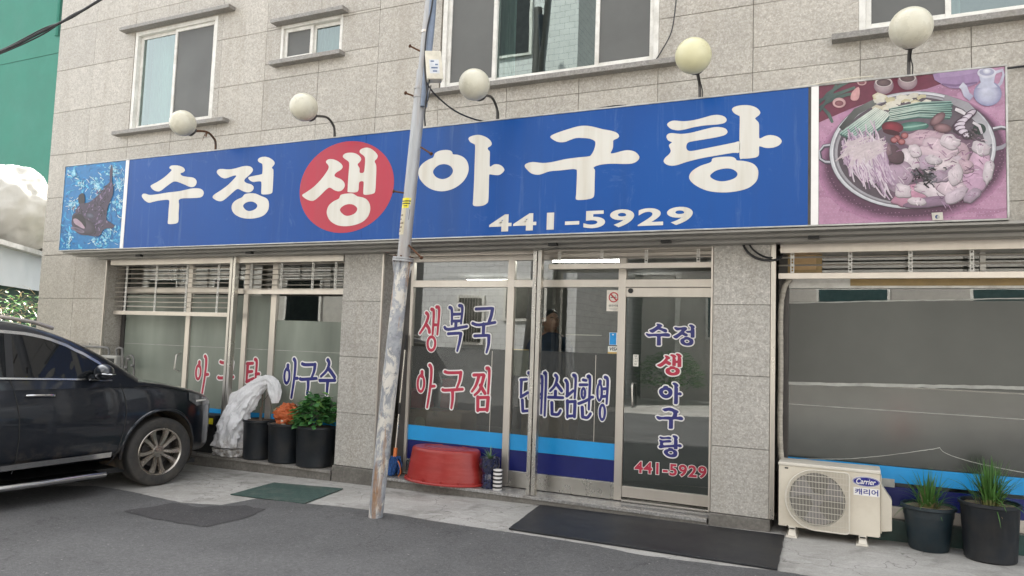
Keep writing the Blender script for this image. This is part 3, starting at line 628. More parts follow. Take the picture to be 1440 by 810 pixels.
def stroke_letter(ch, box, y, mat, bmat, parent, wid=.037, brd=.0145):
    u0, v0, u1, v1 = box; um, vm = (u0+u1)/2, (v0+v1)/2
    X0, X1, Z1, Z0 = P(u0, vm, y).x, P(u1, vm, y).x, P(um, v0, y).z, P(um, v1, y).z
    sx, sz = X1-X0, Z1-Z0
    fx = lambda x, t: Vector((X0+x*sx, Z1-t*sz))
    b = MB(); k = 0
    def capsule(pts, w, yy, m):
        n = len(pts); L, R_ = [], []
        for i in range(n):
            t = (pts[min(i+1, n-1)]-pts[max(i-1, 0)]).normalized(); nn = Vector((-t.y, t.x)); L.append(pts[i]+nn*w[i]); R_.append(pts[i]-nn*w[i])
        def cap(c, t, r, s): a0 = math.atan2(t.y, t.x)+s*math.pi/2; return [c+Vector((math.cos(a0-s*math.pi*q/6), math.sin(a0-s*math.pi*q/6)))*r for q in range(1, 6)]
        t1 = (pts[-1]-pts[-2]).normalized(); t0 = (pts[1]-pts[0]).normalized()
        for i in range(n-1): b.F([b.V((q.x, yy, q.y)) for q in (L[i], R_[i], R_[i+1], L[i+1])], m)
        for c, t, r in ((pts[-1], t1, w[-1]), (pts[0], -t0, w[0])):
            a0 = math.atan2(t.y, t.x); b.F([b.V((c.x+math.cos(a0+q)*r, yy, c.y+math.sin(a0+q)*r)) for q in [math.pi*(-.5+j/8) for j in range(9)]], m)
    for layer, add, yo, m in ((0, brd, .0016, 1), (1, 0, 0, 0)):
        for s in STK[ch]:
            k += 1; yy = y+yo-k*.00002
            if s[0] == 'o':
                c = fx(s[1], s[2]); rx, ry = s[3]*sx, s[4]*sz; n = 28; w = wid*.5+add
                ro = [(c.x+(rx+w*.55)*math.cos(2*math.pi*i/n), yy, c.y+(ry+w*.75)*math.sin(2*math.pi*i/n)) for i in range(n)]
                ri = [(c.x+max(.002, rx-w*1.15)*math.cos(2*math.pi*i/n), yy, c.y+max(.004, ry-w*1.15)*math.sin(2*math.pi*i/n)) for i in range(n)]
                io = [b.V(q) for q in ro]; ii = [b.V(q) for q in ri]
                for i in range(n): b.F((io[i], io[(i+1) % n], ii[(i+1) % n], ii[i]), m)
            else:
                pts = [fx(*q) for q in s]; n0 = len(pts)
                if n0 > 2: pts = [Vector((q.x, q.y)) for q in smoothline([(p.x, p.y, 0) for p in pts], 4)]
                n = len(pts); L_ = sum((pts[i+1]-pts[i]).length for i in range(n-1))
                big = 1.15 if abs(pts[-1].y-pts[0].y) > abs(pts[-1].x-pts[0].x) else 1.0
                capsule(pts, [wid*.5*(big-.40*(i/(n-1))*(1 if L_ > .16 and big > 1 else .2))+add for i in range(n)], yy, m)
    return b.build('letter', [mat, bmat], parent)
M['lred'] = plain('letter_red', (.42, .022, .055), .4, var=.06); M['lblue'] = plain('letter_blue', (.022, .024, .16), .4, var=.06); M['lwhite'] = plain('letter_border', (.74, .72, .70), .4, var=.04)
YL = YF-.006
for ch, bx, cl in (('생', (589, 429, 619, 495), 'lred'), ('복', (624, 427, 658, 496), 'lblue'), ('국', (663, 430, 697, 498), 'lblue'), ('아', (584, 510, 613, 576), 'lred'), ('구', (621, 516, 652, 577), 'lred'), ('찜', (662, 514, 691, 581), 'lred')):
    stroke_letter(ch, bx, YL, M[cl], M['lwhite'], mid)
for ch, bx in (('단', (729, 521, 751, 583)), ('체', (750, 521, 769.5, 588)), ('손', (770, 524, 793, 587)), ('님', (792.5, 524, 813, 591)), ('환', (813, 526, 835, 591)), ('영', (838, 527, 857, 594))):
    stroke_letter(ch, bx, YL, M['lblue'], M['lwhite'], mid, .033, .0145)
for ch, bx in (('아', (273, 498, 294, 555)), ('구', (306, 503, 329, 556)), ('탕', (344, 502, 365, 557))): stroke_letter(ch, bx, YL, M['lred'], M['lwhite'], lf, .044, .017)
for ch, bx in (('아', (397, 502, 420, 562)), ('구', (421, 506, 446, 557)), ('수', (449, 503, 472.5, 557))): stroke_letter(ch, bx, YL, M['lblue'], M['lwhite'], lf, .044, .017)
for ch, (u0, v0, u1, v1), cl in (('수', (908, 455, 942.5, 486), 'lblue'), ('정', (946.5, 456, 977, 486), 'lblue'), ('생', (923.5, 496.5, 958.5, 528), 'lred'), ('아', (926.5, 537.5, 959, 568), 'lblue'), ('구', (922.5, 573, 961, 603), 'lblue'), ('탕', (926, 611.5, 959, 643), 'lblue')):
    y = YF-.016; um, vm = (u0+u1)/2, (v0+v1)/2
    traced_letter(ch, (P(u0, vm, y).x, P(u1, vm, y).x, P(um, v1, y).z, P(um, v0, y).z), y, M[cl], mid, .012, M['lwhite'])
def number_row(text, u0, u1, vt0, vb0, vt1, vb1, y, mats, parent, bold, border, name='digit'):
    a, c = P(u0, vb0, y), P(u1, vb1, y); at, ct = P(u0, vt0, y), P(u1, vt1, y)
    full = text_mesh(text, bold, 0, 1.12)[0]; x0, x1 = min(p.x for p in full), max(p.x for p in full); y0, y1 = min(p.y for p in full), max(p.y for p in full)
    def fr(p, yy): s, t = (p.x-x0)/(x1-x0), (p.y-y0)/(y1-y0); return (a.x+(c.x-a.x)*s, yy, (a.z+(c.z-a.z)*s)*(1-t)+(at.z+(ct.z-at.z)*s)*t)
    layers = [(text_mesh(text, bold, 0, 1.12), y, 0)]
    if border: layers.append((text_mesh(text, bold+border, 0, 1.12), y+.0014, 1))
    chars = {}
    for (v, f), yy, m in layers:            # one part per character
        par = list(range(len(v)))
        def find(i):
            while par[i] != i: i = par[i]
            return i
        for q in f:
            for i in q[1:]: par[find(i)] = find(q[0])
        isl = {}
        for q in f: isl.setdefault(find(q[0]), []).append(q)
        cent = sorted((sum(v[i].x for q in qs for i in q)/sum(len(q) for q in qs), qs) for qs in isl.values())
        for k, (_, qs) in enumerate(cent): chars.setdefault(k, []).append((v, qs, yy, m))
    for k in chars:
        b = MB()
        for v, qs, yy, m in chars[k]:
            ids = {}
            for q in qs:
                for i in q:
                    if i not in ids: ids[i] = b.V(fr(v[i], yy))
                b.F([ids[i] for i in q], m)
        b.build(name, mats, parent)
number_row('441-5929', 892, 993.5, 648, 665, 656, 673, YF-.016, [M['lred'], M['lwhite']], mid, .030, .035)

# small notices stuck on the glass
def on_plane(u0, v0, u1, v1, y): return P(u0, v0, y).x, P(u1, v0, y).x, P(u0, v1, y).z, P(u0, v0, y).z
def notice(par, box, y, bgc, name, draw=None):
    x0, x1, z0, z1 = on_plane(*box, y); b = MB(); b.poly([(x0, y, z0), (x1, y, z0), (x1, y, z1), (x0, y, z1)], 0, bgc)
    fr = lambda a, c, e, f, k: (lambda s, t: (x0+(x1-x0)*(a+(c-a)*s), y-.0008*k, z0+(z1-z0)*(e+(f-e)*t)))
    def rect(a, c, e, f, k, cc): F = fr(a, c, e, f, k); b.poly([F(0, 0), F(1, 0), F(1, 1), F(0, 1)], 0, cc)
    if draw: draw(b, fr, rect)
    return b.build(name, M['print'], par, colors=True)
M['print'] = vcolmat('printed_sheet', .35, .22, 22)
def nosmoke(b, fr, rect):
    F = fr(.5, .5, .66, .66, 1); n = 24; x0, x1 = fr(0, 1, 0, 1, 1)(0, 0)[0], fr(0, 1, 0, 1, 1)(1, 0)[0]; R_ = (x1-x0)*.36; c = fr(.5, .5, .66, .66, 1)(0, 0)
    io = [b.V((c[0]+R_*math.cos(6.2832*i/n), c[1]-.0004, c[2]+R_*math.sin(6.2832*i/n)), S(190, 40, 45)) for i in range(n)]; ii = [b.V((c[0]+R_*.78*math.cos(6.2832*i/n), c[1]-.0004, c[2]+R_*.78*math.sin(6.2832*i/n)), S(190, 40, 45)) for i in range(n)]
    for i in range(n): b.F((io[i], io[(i+1) % n], ii[(i+1) % n], ii[i]))
    rect(.28, .62, .635, .675, 2, S(40, 40, 40)); rect(.63, .70, .635, .675, 2, S(120, 120, 120)); rect(.60, .64, .69, .76, 2, S(120, 120, 120))
    d = R_*.62; w = R_*.10
    b.poly([(c[0]-d-w, c[1]-.0016, c[2]+d-w), (c[0]-d+w, c[1]-.0016, c[2]+d+w), (c[0]+d+w, c[1]-.0016, c[2]-d+w), (c[0]+d-w, c[1]-.0016, c[2]-d-w)], 0, S(190, 40, 45))
    add_text(b, '금연시설', fr(.16, .86, .22, .32, 2), .02, c=S(60, 60, 60)); rect(.2, .8, .12, .13, 2, S(140, 140, 135)); rect(.25, .75, .07, .08, 2, S(140, 140, 135))
notice(mid, (853.5, 408, 873, 437.5), YF-.003, S(232, 226, 214), 'no_smoking_notice', nosmoke)
notice(mid, (857, 467.5, 871, 485), YF-.003, S(240, 240, 238), 'card_sticker', lambda b, fr, rect: (rect(.04, .70, .02, .98, 1, S(20, 145, 215)), rect(.3, .45, .78, .88, 2, S(240, 240, 240)), [rect(.78, .94, .1+.16*k, .17+.16*k, 1, S(120, 160, 190)) for k in range(5)]))
notice(mid, (855, 486, 871, 497), YF-.003, S(228, 228, 218), 'card_sticker', lambda b, fr, rect: (rect(0, 1, 0, .2, 1, S(205, 170, 90)), rect(0, 1, .94, 1, 1, S(40, 45, 70)), add_text(b, 'VISA', fr(.14, .93, .38, .82, 1), .03, .2, c=S(35, 40, 60))))
def pull(b, fr, rect):
    for k, ch in enumerate('당기시오'): add_text(b, ch, fr(.22, .78, .78-.22*k, .95-.22*k, 1), .01, c=S(90, 90, 88))
notice(mid, (890.5, 498.5, 898, 515), YF-.018, S(225, 222, 212), 'pull_label', pull)
notice(mid, (722, 490.5, 744, 528), YF+.003, S(200, 200, 170), 'paper_notice', lambda b, fr, rect: (rect(0, 1, .96, 1, 1, S(190, 160, 80)), rect(.2, .8, .05, .06, 1, S(120, 120, 100))))
boxpart('wall_calendar', M['ivory'], mid, *on_plane(796, 470, 797, 471, YF+.02)[:1], on_plane(796, 470, 846, 471, YF+.02)[1], YF+.02, YF+.024, 1.7, 1.71)

# ---------------------------------------------------------------- the signboard
sign = thing('sign_board', 'long blue restaurant signboard with big white letters, a red disc and two picture panels', 'sign', (-4.5, -.3, 2.65))
def sign_mat():
    m, n, o = newmat('sign_blue'); v = coords(n)
    st = noise_tex(n, coords(n, (2.2, 1, .12)), 1.0, 5, .62); big = noise_tex(n, v, .5, 3, .5)
    cc = mixc(n, ramp(n, big, [(.35, 0), (.68, 1)]), (.0020, .056, .255), (.0040, .072, .300))
    cc = mixc(n, ramp(n, st, [(.50, 0), (.75, .5)]), cc, (.012, .05, .17))
    cc = mixc(n, ramp(n, noise_tex(n, coords(n, (6, 1, .4)), 2.0, 6, .7), [(.56, 0), (.8, .22)]), cc, (.25, .34, .48))
    cc = mixc(n, ramp(n, noise_tex(n, v, 3.2, 7, .75, 1.0), [(.60, 0), (.78, .18)]), cc, (.30, .40, .55))
    finish(n, o, cc, .34, 0, big, .05, .01, spec=.32); return m
def sign_white():
    m, n, o = newmat('sign_lettering'); st = noise_tex(n, coords(n, (7, 1, .5)), 1.2, 5, .6)
    cc = mixc(n, ramp(n, st, [(.45, 0), (.75, .6)]), (.62, .60, .545), (.46, .41, .32)); finish(n, o, cc, .38); return m
def sign_red():
    m, n, o = newmat('sign_red'); st = noise_tex(n, coords(n, (5, 1, .3)), 1.4, 5, .6)
    cc = mixc(n, ramp(n, st, [(.40, 0), (.75, .8)]), (.40, .018, .045), (.33, .034, .055)); finish(n, o, cc, .33); return m
M['sblue'], M['swhite'], M['sred'] = sign_mat(), sign_white(), sign_red()
M['signedge'] = plain('sign_edge', (.45, .45, .43), .4, .4, dirt=(.12, .10, .07), dirt_amt=.6, dscale=6)
SX0, SXA, SXB, SX1, SZ0, SZ1 = -10.055, -8.765, -.31, 1.075, 2.652, 3.862
b = MB(); b.box(SX0+.012, SX1-.012, -.449, -.10, SZ0+.012, SZ1-.012); b.build('sign_case', M['darksteel'], sign)
b = MB()
for q in ((SX0, SX1, SZ1-.014, SZ1), (SX0, SX1, SZ0, SZ0+.014), (SX0, SX0+.014, SZ0+.014, SZ1-.014), (SX1-.014, SX1, SZ0+.014, SZ1-.014)): b.box(q[0], q[1], -.460, -.09, q[2], q[3])
b.build('sign_frame', M['signedge'], sign, bevel=.003)
b = MB(); b.box(SXA+.032, -4.902, -.4525, -.4495, SZ0+.014, SZ1-.014); b.build('sign_panel', M['sblue'], sign)
b = MB(); b.box(-4.899, SXB-.032, -.4523, -.4495, SZ0+.014, SZ1-.014); b.build('sign_panel', M['sblue'], sign)
for x in (SXA, SXB): boxpart('divider', M['lwhite'], sign, x-.031 if x == SXA else x-.008, x+.031 if x == SXA else x+.05, -.458, -.4495, SZ0+.0145, SZ1-.0145)
l, r, t, bt = P(421.6, 262, SIGN_Y), P(553.7, 262, SIGN_Y), P(494, 198.2, SIGN_Y), P(480, 327.6, SIGN_Y)
cx, cz, rx, rz_ = (l.x+r.x)/2, (t.z+bt.z)/2, (r.x-l.x)/2, (t.z-bt.z)/2
b = MB(); b.poly([(cx+rx*math.cos(2*math.pi*i/72), -.4535, cz+rz_*math.sin(2*math.pi*i/72)) for i in range(72)]); b.build('red_disc', M['sred'], sign)
for ch in '수정생아구탕': traced_letter(ch, glyph_box(ch), SIGN_Y, M['swhite'], sign)
number_row('441-5929', 687.5, 974, 302.5, 327, 290, 315.5, SIGN_Y, [M['swhite']], sign, .030, 0)

# pictures printed on the end panels
class Print(MB):
    def __init__(s, org, sc, y, base=0): super().__init__(); s.org = org; s.sc = sc; s.y = y; s.k = base
    def p(s, x, y_): q = P(s.org[0]+x/s.sc, s.org[1]+y_/s.sc, s.y); return Vector((min(max(q.x, s.xa), s.xb), s.y-s.k*.00001, min(max(q.z, SZ0+.016), SZ1-.016)))
    def area(s, pts, c, sm=0):
        s.k += 1; q = [s.p(*a) for a in pts]
        if sm: q = smoothloop(q, sm)
        for a in q: a.y = s.y-s.k*.00001
        s.tess([q], 0, c)
    def ell(s, cx, cy, rx, ry, c, rot=0, c2=None, n=28, hx=-.25, hy=-.3):
        s.k += 1; cr, sr = math.cos(rot), math.sin(rot)
        f = lambda a, q: s.p(cx+q*rx*math.cos(a)*cr-q*ry*math.sin(a)*sr, cy+q*rx*math.cos(a)*sr+q*ry*math.sin(a)*cr)
        rim = [s.V(f(2*math.pi*i/n, 1), c) for i in range(n)]
        mid_ = [s.V(f(2*math.pi*i/n, .62)*1.0, tuple(.5*(a+b_) for a, b_ in zip(c, c2 or c))) for i in range(n)]
        hub = s.V(s.p(cx+hx*rx, cy+hy*ry), c2 or c)
        for i in range(n): j = (i+1) % n; s.F((rim[i], rim[j], mid_[j], mid_[i])); s.F((mid_[i], mid_[j], hub))
    def strip(s, pts, w, c, c2=None, taper=True):
        s.k += 1; n = len(pts); ids = []
        for i in range(n):
            tx, ty = pts[min(i+1, n-1)][0]-pts[max(i-1, 0)][0], pts[min(i+1, n-1)][1]-pts[max(i-1, 0)][1]; L = math.hypot(tx, ty) or 1
            ww = w*(.45+.55*math.sin(math.pi*(i+.6)/(n+.2))) if taper else w
            cc = c if c2 is None else tuple(a+(b_-a)*i/(n-1) for a, b_ in zip(c, c2))
            ids.append((s.V(s.p(pts[i][0]-ty/L*ww, pts[i][1]+tx/L*ww), cc), s.V(s.p(pts[i][0]+ty/L*ww, pts[i][1]-tx/L*ww), cc)))
        for i in range(n-1): s.F((ids[i][0], ids[i][1], ids[i+1][1], ids[i+1][0]))
def jit(c, a): k = 1+rnd.uniform(-a, a); return tuple(min(.9, x*k) for x in c)
KP = .90
def C_(r, g, b_): return S(r, g, b_, KP)
fishp = Print((70, 225), 6.0, -.452); fishp.xa, fishp.xb = SX0+.016, SXA-.033
fishp.area([(60, 0), (760, -20), (760, 800), (40, 800)], C_(22, 118, 178))
for i in range(260):   # water
    x, y = rnd.uniform(80, 690), rnd.uniform(10, 760); a = math.atan2(y-400, x-350)+rnd.uniform(-.9, .9)+1.2; L = rnd.uniform(15, 70)
    fishp.strip([(x, y), (x+math.cos(a)*L*.5+rnd.uniform(-6, 6), y+math.sin(a)*L*.5), (x+math.cos(a+.4)*L, y+math.sin(a+.4)*L)], rnd.uniform(3, 9), jit(rnd.choice([C_(40, 150, 205), C_(15, 95, 150), C_(70, 175, 215), C_(20, 125, 190)]), .15))
def splash(cx, cy, sx, sy, n, ang, w=3):
    for i in range(int(n*.22)):
        fishp.ell(rnd.gauss(cx, sx*.8), rnd.gauss(cy, sy*.8), rnd.uniform(6, 22), rnd.uniform(4, 14), jit(rnd.choice([C_(70, 165, 205), C_(110, 185, 215), C_(50, 150, 200)]), .1), rnd.uniform(0, 3), jit(C_(165, 212, 226), .08), 12)
    for i in range(int(n*.5)):
        x, y = rnd.gauss(cx, sx), rnd.gauss(cy, sy); a = ang+rnd.uniform(-1.1, 1.1); L = rnd.uniform(6, 42)
        fishp.strip([(x, y), (x+math.cos(a)*L*.5+rnd.uniform(-7, 7), y+math.sin(a)*L*.5+rnd.uniform(-7, 7)), (x+math.cos(a)*L, y+math.sin(a)*L)], rnd.uniform(1.2, w), jit(rnd.choice([C_(205, 225, 230), C_(140, 200, 222), C_(225, 232, 228), C_(110, 185, 215)]), .06))
splash(390, 220, 40, 55, 90, 1.6); splash(590, 200, 40, 70, 70, 1.4); splash(580, 370, 40, 40, 60, .5); splash(190, 370, 40, 30, 60, 2.6); splash(500, 620, 40, 45, 60, 1.4); splash(170, 680, 25, 60, 45, 2.0, 6); splash(400, 690, 60, 25, 40, .3); splash(520, 90, 30, 25, 50, 1.0); splash(190, 120, 30, 40, 35, .4); splash(270, 205, 20, 20, 25, 2.2); splash(620, 560, 35, 60, 30, .8)
fishp.area([(250,368),(245,310),(265,285),(290,285),(300,330),(292,368)], C_(38, 36, 44), 3)
body = [(190,490),(200,460),(225,440),(215,430),(240,400),(260,370),(300,365),(340,355),(380,325),(420,285),(465,240),(490,205),(510,180),(508,110),(518,60),(527,42),(535,70),(534,120),(530,180),(540,220),(537,290),(517,340),(497,390),(487,440),(482,500),(500,518),(550,553),(530,578),(490,577),(455,592),(430,635),(390,645),(330,637),(270,632),(220,602),(190,550)]
fishp.area(body, C_(66, 54, 76), 3)
for i in range(150):
    x, y = rnd.choice([(470, 260), (430, 330), (380, 400), (440, 420), (330, 440), (430, 520), (360, 540), (400, 590), (500, 230), (270, 430), (470, 350)]); x += rnd.gauss(0, 22); y += rnd.gauss(0, 28)
    if not (200 < x < 530): continue
    a = rnd.uniform(1.2, 2.6); L = rnd.uniform(10, 34)
    fishp.strip([(x, y), (x+math.cos(a)*L*.5+4, y+math.sin(a)*L*.5), (x+math.cos(a)*L, y+math.sin(a)*L)], rnd.uniform(1.5, 6), jit(rnd.choice([C_(112, 92, 124), C_(40, 34, 48), C_(84, 70, 100), C_(30, 28, 38), C_(140, 120, 150)]), .2))
fishp.ell(300, 560, 95, 62, C_(40, 34, 44), .5, C_(86, 74, 92)); fishp.area([(196,500),(214,466),(262,456),(292,482),(312,545),(300,575),(250,540),(215,500)], C_(22, 18, 24), 3)
fishp.area([(203,500),(232,497),(270,528),(300,572),(284,578),(244,556),(214,536)], C_(170, 145, 160), 3); fishp.ell(345, 470, 34, 22, C_(50, 52, 66), .3, C_(98, 100, 122)); fishp.ell(240, 590, 60, 16, C_(130, 116, 138), .35, C_(60, 52, 66))
fishp.build('fish_picture', M['print'], sign, colors=True)
KP = .70
pot = Print((1130, 80), 3.2387, -.452); pot.xa, pot.xb = SXB+.052, SX1-.016
pot.area([(60, 20), (940, 20), (960, 770), (60, 775)], C_(202, 152, 182))
for i in range(60):    # folds of the cloth
    x, y = rnd.uniform(60, 930), rnd.uniform(150, 760); pot.strip([(x, y), (x+rnd.uniform(20, 70), y+rnd.uniform(-26, 10)), (x+rnd.uniform(80, 160), y+rnd.uniform(-50, 10))], rnd.uniform(6, 22), jit(C_(188, 136, 168), .10))
pot.area([(60, 110), (600, 60), (640, 118), (560, 146), (430, 168), (330, 195), (210, 238), (60, 300)], C_(124, 48, 72))
for k in range(7):     # soft shadow of the pan on the cloth
    t = k/6; c0, c1 = C_(188, 134, 169), C_(96, 58, 84); cc_ = tuple(a_+(b_-a_)*t for a_, b_ in zip(c0, c1)); f = 1.10-.09*t
    pot.area([(505+t*4+400*f*math.cos(a_)*(1+.02*math.sin(3*a_)), 462-10*t+270*f*math.sin(a_)-26*math.cos(a_)) for a_ in [2*math.pi*i/40 for i in range(40)]] if k else [(505+445*math.cos(2*math.pi*i/40), 470+292*math.sin(2*math.pi*i/40)-30*math.cos(2*math.pi*i/40)) for i in range(40)], cc_)
pot.area([(60, 110), (600, 60), (640, 118), (560, 146), (430, 168), (330, 195), (210, 238), (60, 300)], C_(120, 46, 70))
for y in range(150, 770, 17):
    for x in range(70, 940, 17):
        X = x+(y//17 % 2)*8; inp = ((X-497)/400)**2+((y-428)/285)**2 < 1
        if not inp and (y > 320-X*.3) and not (X < 600 and y < 240) and y < 760 and X < 930: pot.ell(X, y-X*.05+20, 2.8, 2.3, C_(212, 168, 198) if ((X-505)/455)**2+((y-470)/300)**2 > 1 else C_(160, 116, 146), n=6)
for q in ([(62, 215), (110, 170), (170, 130), (205, 112)], [(65, 232), (130, 195), (200, 172), (245, 168)], [(70, 250), (120, 180), (150, 122)], [(66, 200), (140, 175), (235, 140)], [(90, 235), (115, 262), (132, 300)]): pot.strip(q, 8, jit(C_(58, 78, 78), .15), jit(C_(96, 118, 108), .1))
for cx, cy, rx, ry in ((162, 210, 30, 23), (265, 116, 22, 15)): pot.ell(cx, cy, rx, ry, C_(206, 158, 160), 0, C_(238, 205, 200)); pot.ell(cx, cy+2, rx*.66, ry*.55, C_(120, 66, 76), 0, C_(160, 100, 106))
pot.area([(214, 190), (222, 160), (250, 138), (256, 165), (248, 195), (226, 200)], C_(226, 170, 170), 3)
pot.area([(588, 66), (815, 42), (790, 122), (700, 146), (640, 132)], C_(166, 136, 176), 2); pot.strip([(630, 125), (690, 132), (790, 118)], 5, C_(130, 100, 142)); pot.strip([(620, 85), (700, 75), (790, 62)], 14, C_(178, 150, 188))
for cx, cy in ((365, 132), (473, 112)): pot.ell(cx, cy, 45, 39, C_(146, 118, 130), 0, C_(206, 188, 190)); pot.ell(cx, cy-16, 39, 22, C_(216, 204, 200)); pot.ell(cx, cy-14, 33, 17, C_(92, 72, 78), 0, C_(130, 108, 108))
pot.strip([(765, 190), (742, 172), (730, 140), (716, 128)], 15, C_(178, 176, 204), C_(226, 226, 238), False); pot.strip([(872, 72), (905, 62), (912, 82), (898, 120), (880, 140)], 7, C_(214, 212, 230), C_(196, 192, 216), False)
pot.ell(838, 168, 64, 57, C_(150, 150, 186), 0, C_(224, 226, 242)); pot.area([(796, 70), (874, 70), (866, 120), (884, 140), (790, 142), (806, 118)], C_(206, 208, 228)); pot.ell(834, 74, 43, 24, C_(222, 222, 234)); pot.ell(834, 70, 34, 17, C_(176, 176, 200)); pot.ell(834, 66, 18, 12, C_(196, 196, 214), 0, C_(240, 240, 246))
def ring(q, w, c): pot.strip(q, w, c, None, False)
ring([(128, 402), (92, 408), (72, 432), (78, 466), (100, 480), (130, 482)], 9, C_(84, 78, 90)); ring([(128, 400), (92, 405), (70, 430), (75, 464), (98, 478), (130, 479)], 4, C_(206, 204, 214))
ring([(862, 330), (900, 322), (926, 326)], 9, C_(90, 84, 94)); ring([(926, 400), (904, 412), (872, 420)], 9, C_(160, 156, 166)); ring([(862, 326), (900, 318), (926, 322)], 4, C_(214, 212, 220))
E_ = lambda k, c, c2=None: pot.ell(497, 425, 381*k, 267*k, c, -.07, c2, 64, 0, 0)
E_(1.0, C_(118, 114, 122)); E_(.992, C_(212, 212, 218)); E_(.97, C_(232, 232, 236)); E_(.952, C_(128, 124, 132)); E_(.93, C_(176, 172, 178)); E_(.90, C_(92, 80, 90), C_(120, 104, 116))
pot.strip([(640, 185), (740, 225), (820, 310), (845, 400)], 20, C_(150, 146, 152), C_(196, 194, 200))
pot.strip([(170, 330), (240, 250), (330, 205)], 16, C_(60, 62, 60), C_(120, 122, 118))
for i in range(34):    # cabbage
    a = rnd.uniform(-.5, .3); x, y = rnd.uniform(310, 545), rnd.uniform(178, 240); pot.strip([(x, y), (x+18, y-8+a*10), (x+40, y-4+a*20)], rnd.uniform(6, 13), jit(rnd.choice([C_(226, 216, 190), C_(206, 196, 160), C_(236, 230, 214)]), .08))
for i in range(10):    # spring onions
    t = i/9; x, y = 165+t*95, 350+t*35; pot.strip([(x+2, y+7), (x+87, y-55-t*8), (x+167-t*30, y-111-t*10)], 7, C_(70, 104, 98), None, False); pot.strip([(x, y), (x+85, y-62-t*8), (x+165-t*30, y-118-t*10)], rnd.uniform(3.2, 4.6), jit(C_(168, 200, 188), .12), jit(C_(236, 240, 228), .05)); pot.strip([(x+4, y+3), (x+90, y-56), (x+150, y-100)], 2, C_(98, 140, 134))
for i in range(8):
    t = i/7; x, y = 388+rnd.uniform(-8, 8), 236+t*56; q_ = rnd.uniform(-5, 5); pot.strip([(x, y+5), (x+140, y-20+q_), (x+285, y-26+t*16)], 5, C_(62, 96, 90), None, False); pot.strip([(x, y), (x+140, y-26+q_), (x+285, y-32+t*16)], rnd.uniform(2.4, 3.6), jit(C_(216, 228, 214), .08), jit(C_(140, 180, 170), .14)); pot.strip([(x, y+6), (x+140, y-18), (x+270, y-24+t*16)], 1.6, C_(88, 128, 122))
pot.ell(800, 330, 30, 26, C_(40, 60, 54)); pot.ell(210, 385, 30, 16, C_(44, 70, 60))
pot.ell(500, 318, 70, 22, C_(52, 102, 92), -.05, C_(110, 160, 146)); pot.strip([(440, 325), (500, 318), (560, 308)], 4, C_(150, 190, 176)); pot.ell(405, 322, 50, 27, C_(96, 22, 40), .1, C_(160, 48, 66)); pot.ell(400, 345, 40, 12, C_(70, 16, 30), .2)
M_ = [C_(212, 194, 206), C_(192, 170, 188), C_(226, 212, 218), C_(178, 156, 174), C_(206, 176, 188), C_(216, 204, 210)]
def lump(cx, cy, rx, ry, rot=0, base=None):
    """a piece of fish: ragged outline, soft light on its upper side, creases"""
    c = base or rnd.choice(M_); dk = tuple(x*.60 for x in c); lt = tuple(min(.86, x*1.22) for x in c); pts = []
    sd_ = rnd.uniform(0, 90)
    for i in range(14):
        a = 2*math.pi*i/14; k = 1+.42*noise.noise(Vector((math.cos(a)*1.5, math.sin(a)*1.5, sd_))); pts.append((cx+k*rx*math.cos(a)*math.cos(rot)-k*ry*math.sin(a)*math.sin(rot), cy+k*rx*math.cos(a)*math.sin(rot)+k*ry*math.sin(a)*math.cos(rot)))
    sh = lambda f, dx, dy: [(cx+(x-cx)*f+dx, cy+(y-cy)*f+dy) for x, y in pts]
    mixv = lambda t: tuple(a_+(b_-a_)*t for a_, b_ in zip(dk, c))
    pot.area(sh(1.03, 2, 4), tuple(x*.6 for x in dk), 2)
    for f, t in ((1, .35), (.93, .6), (.85, .82), (.75, 1)): pot.area(sh(f, -2*(1-f)*10, -3*(1-f)*10), mixv(t), 2)
    pot.area(sh(.45, -rx*.10, -ry*.22), tuple(.5*a_+.5*b_ for a_, b_ in zip(c, lt)), 2); pot.area(sh(.22, -rx*.14, -ry*.3), lt, 2)
    for _ in range(6):
        x, y = cx+rnd.uniform(-.6, .6)*rx, cy+rnd.uniform(-.6, .6)*ry; a = rot+rnd.uniform(-1.2, 1.2); L = rx*rnd.uniform(.25, .6)
        pot.strip([(x, y), (x+math.cos(a)*L*.5, y+math.sin(a)*L*.5-4), (x+math.cos(a)*L, y+math.sin(a)*L)], rnd.uniform(1.0, 3.5), jit(rnd.choice([lt, lt, c, mixv(.4), C_(168, 124, 156)]), .08))
pot.area([(400, 420), (470, 350), (560, 330), (690, 350), (800, 400), (835, 470), (800, 570), (700, 650), (560, 685), (430, 670), (380, 560)], C_(120, 92, 112), 3)
for q in ((545, 372, 84, 40, -.1), (700, 430, 62, 44, .4), (612, 425, 104, 46, .1, C_(222, 198, 208)), (660, 384, 50, 30, .2), (700, 500, 60, 44, .5), (480, 470, 52, 50, .9), (640, 498, 84, 32, -.25, C_(228, 212, 216)), (425, 545, 66, 72, .4, C_(186, 160, 180)), (720, 560, 76, 58, .3), (800, 480, 48, 92, .2, C_(214, 178, 200)), (765, 560, 62, 70, .9, C_(206, 168, 194)), (500, 622, 96, 46, -.35, C_(206, 150, 174)), (600, 605, 84, 40, .2), (660, 585, 70, 48, -.2, C_(226, 204, 214)), (580, 662, 110, 22, -.1, C_(150, 122, 146)), (690, 630, 60, 28, -.5), (806, 415, 40, 32, .3), (740, 500, 40, 30, .7), (840, 520, 20, 60, .2), (560, 480, 40, 30, .5), (450, 610, 40, 34, .2), (620, 545, 44, 26, .1), (690, 540, 30, 44, .4), (770, 630, 40, 24, -.6), (520, 660, 40, 16, .1), (505, 430, 34, 26, 1.0), (590, 470, 36, 20, .2)): lump(*q)
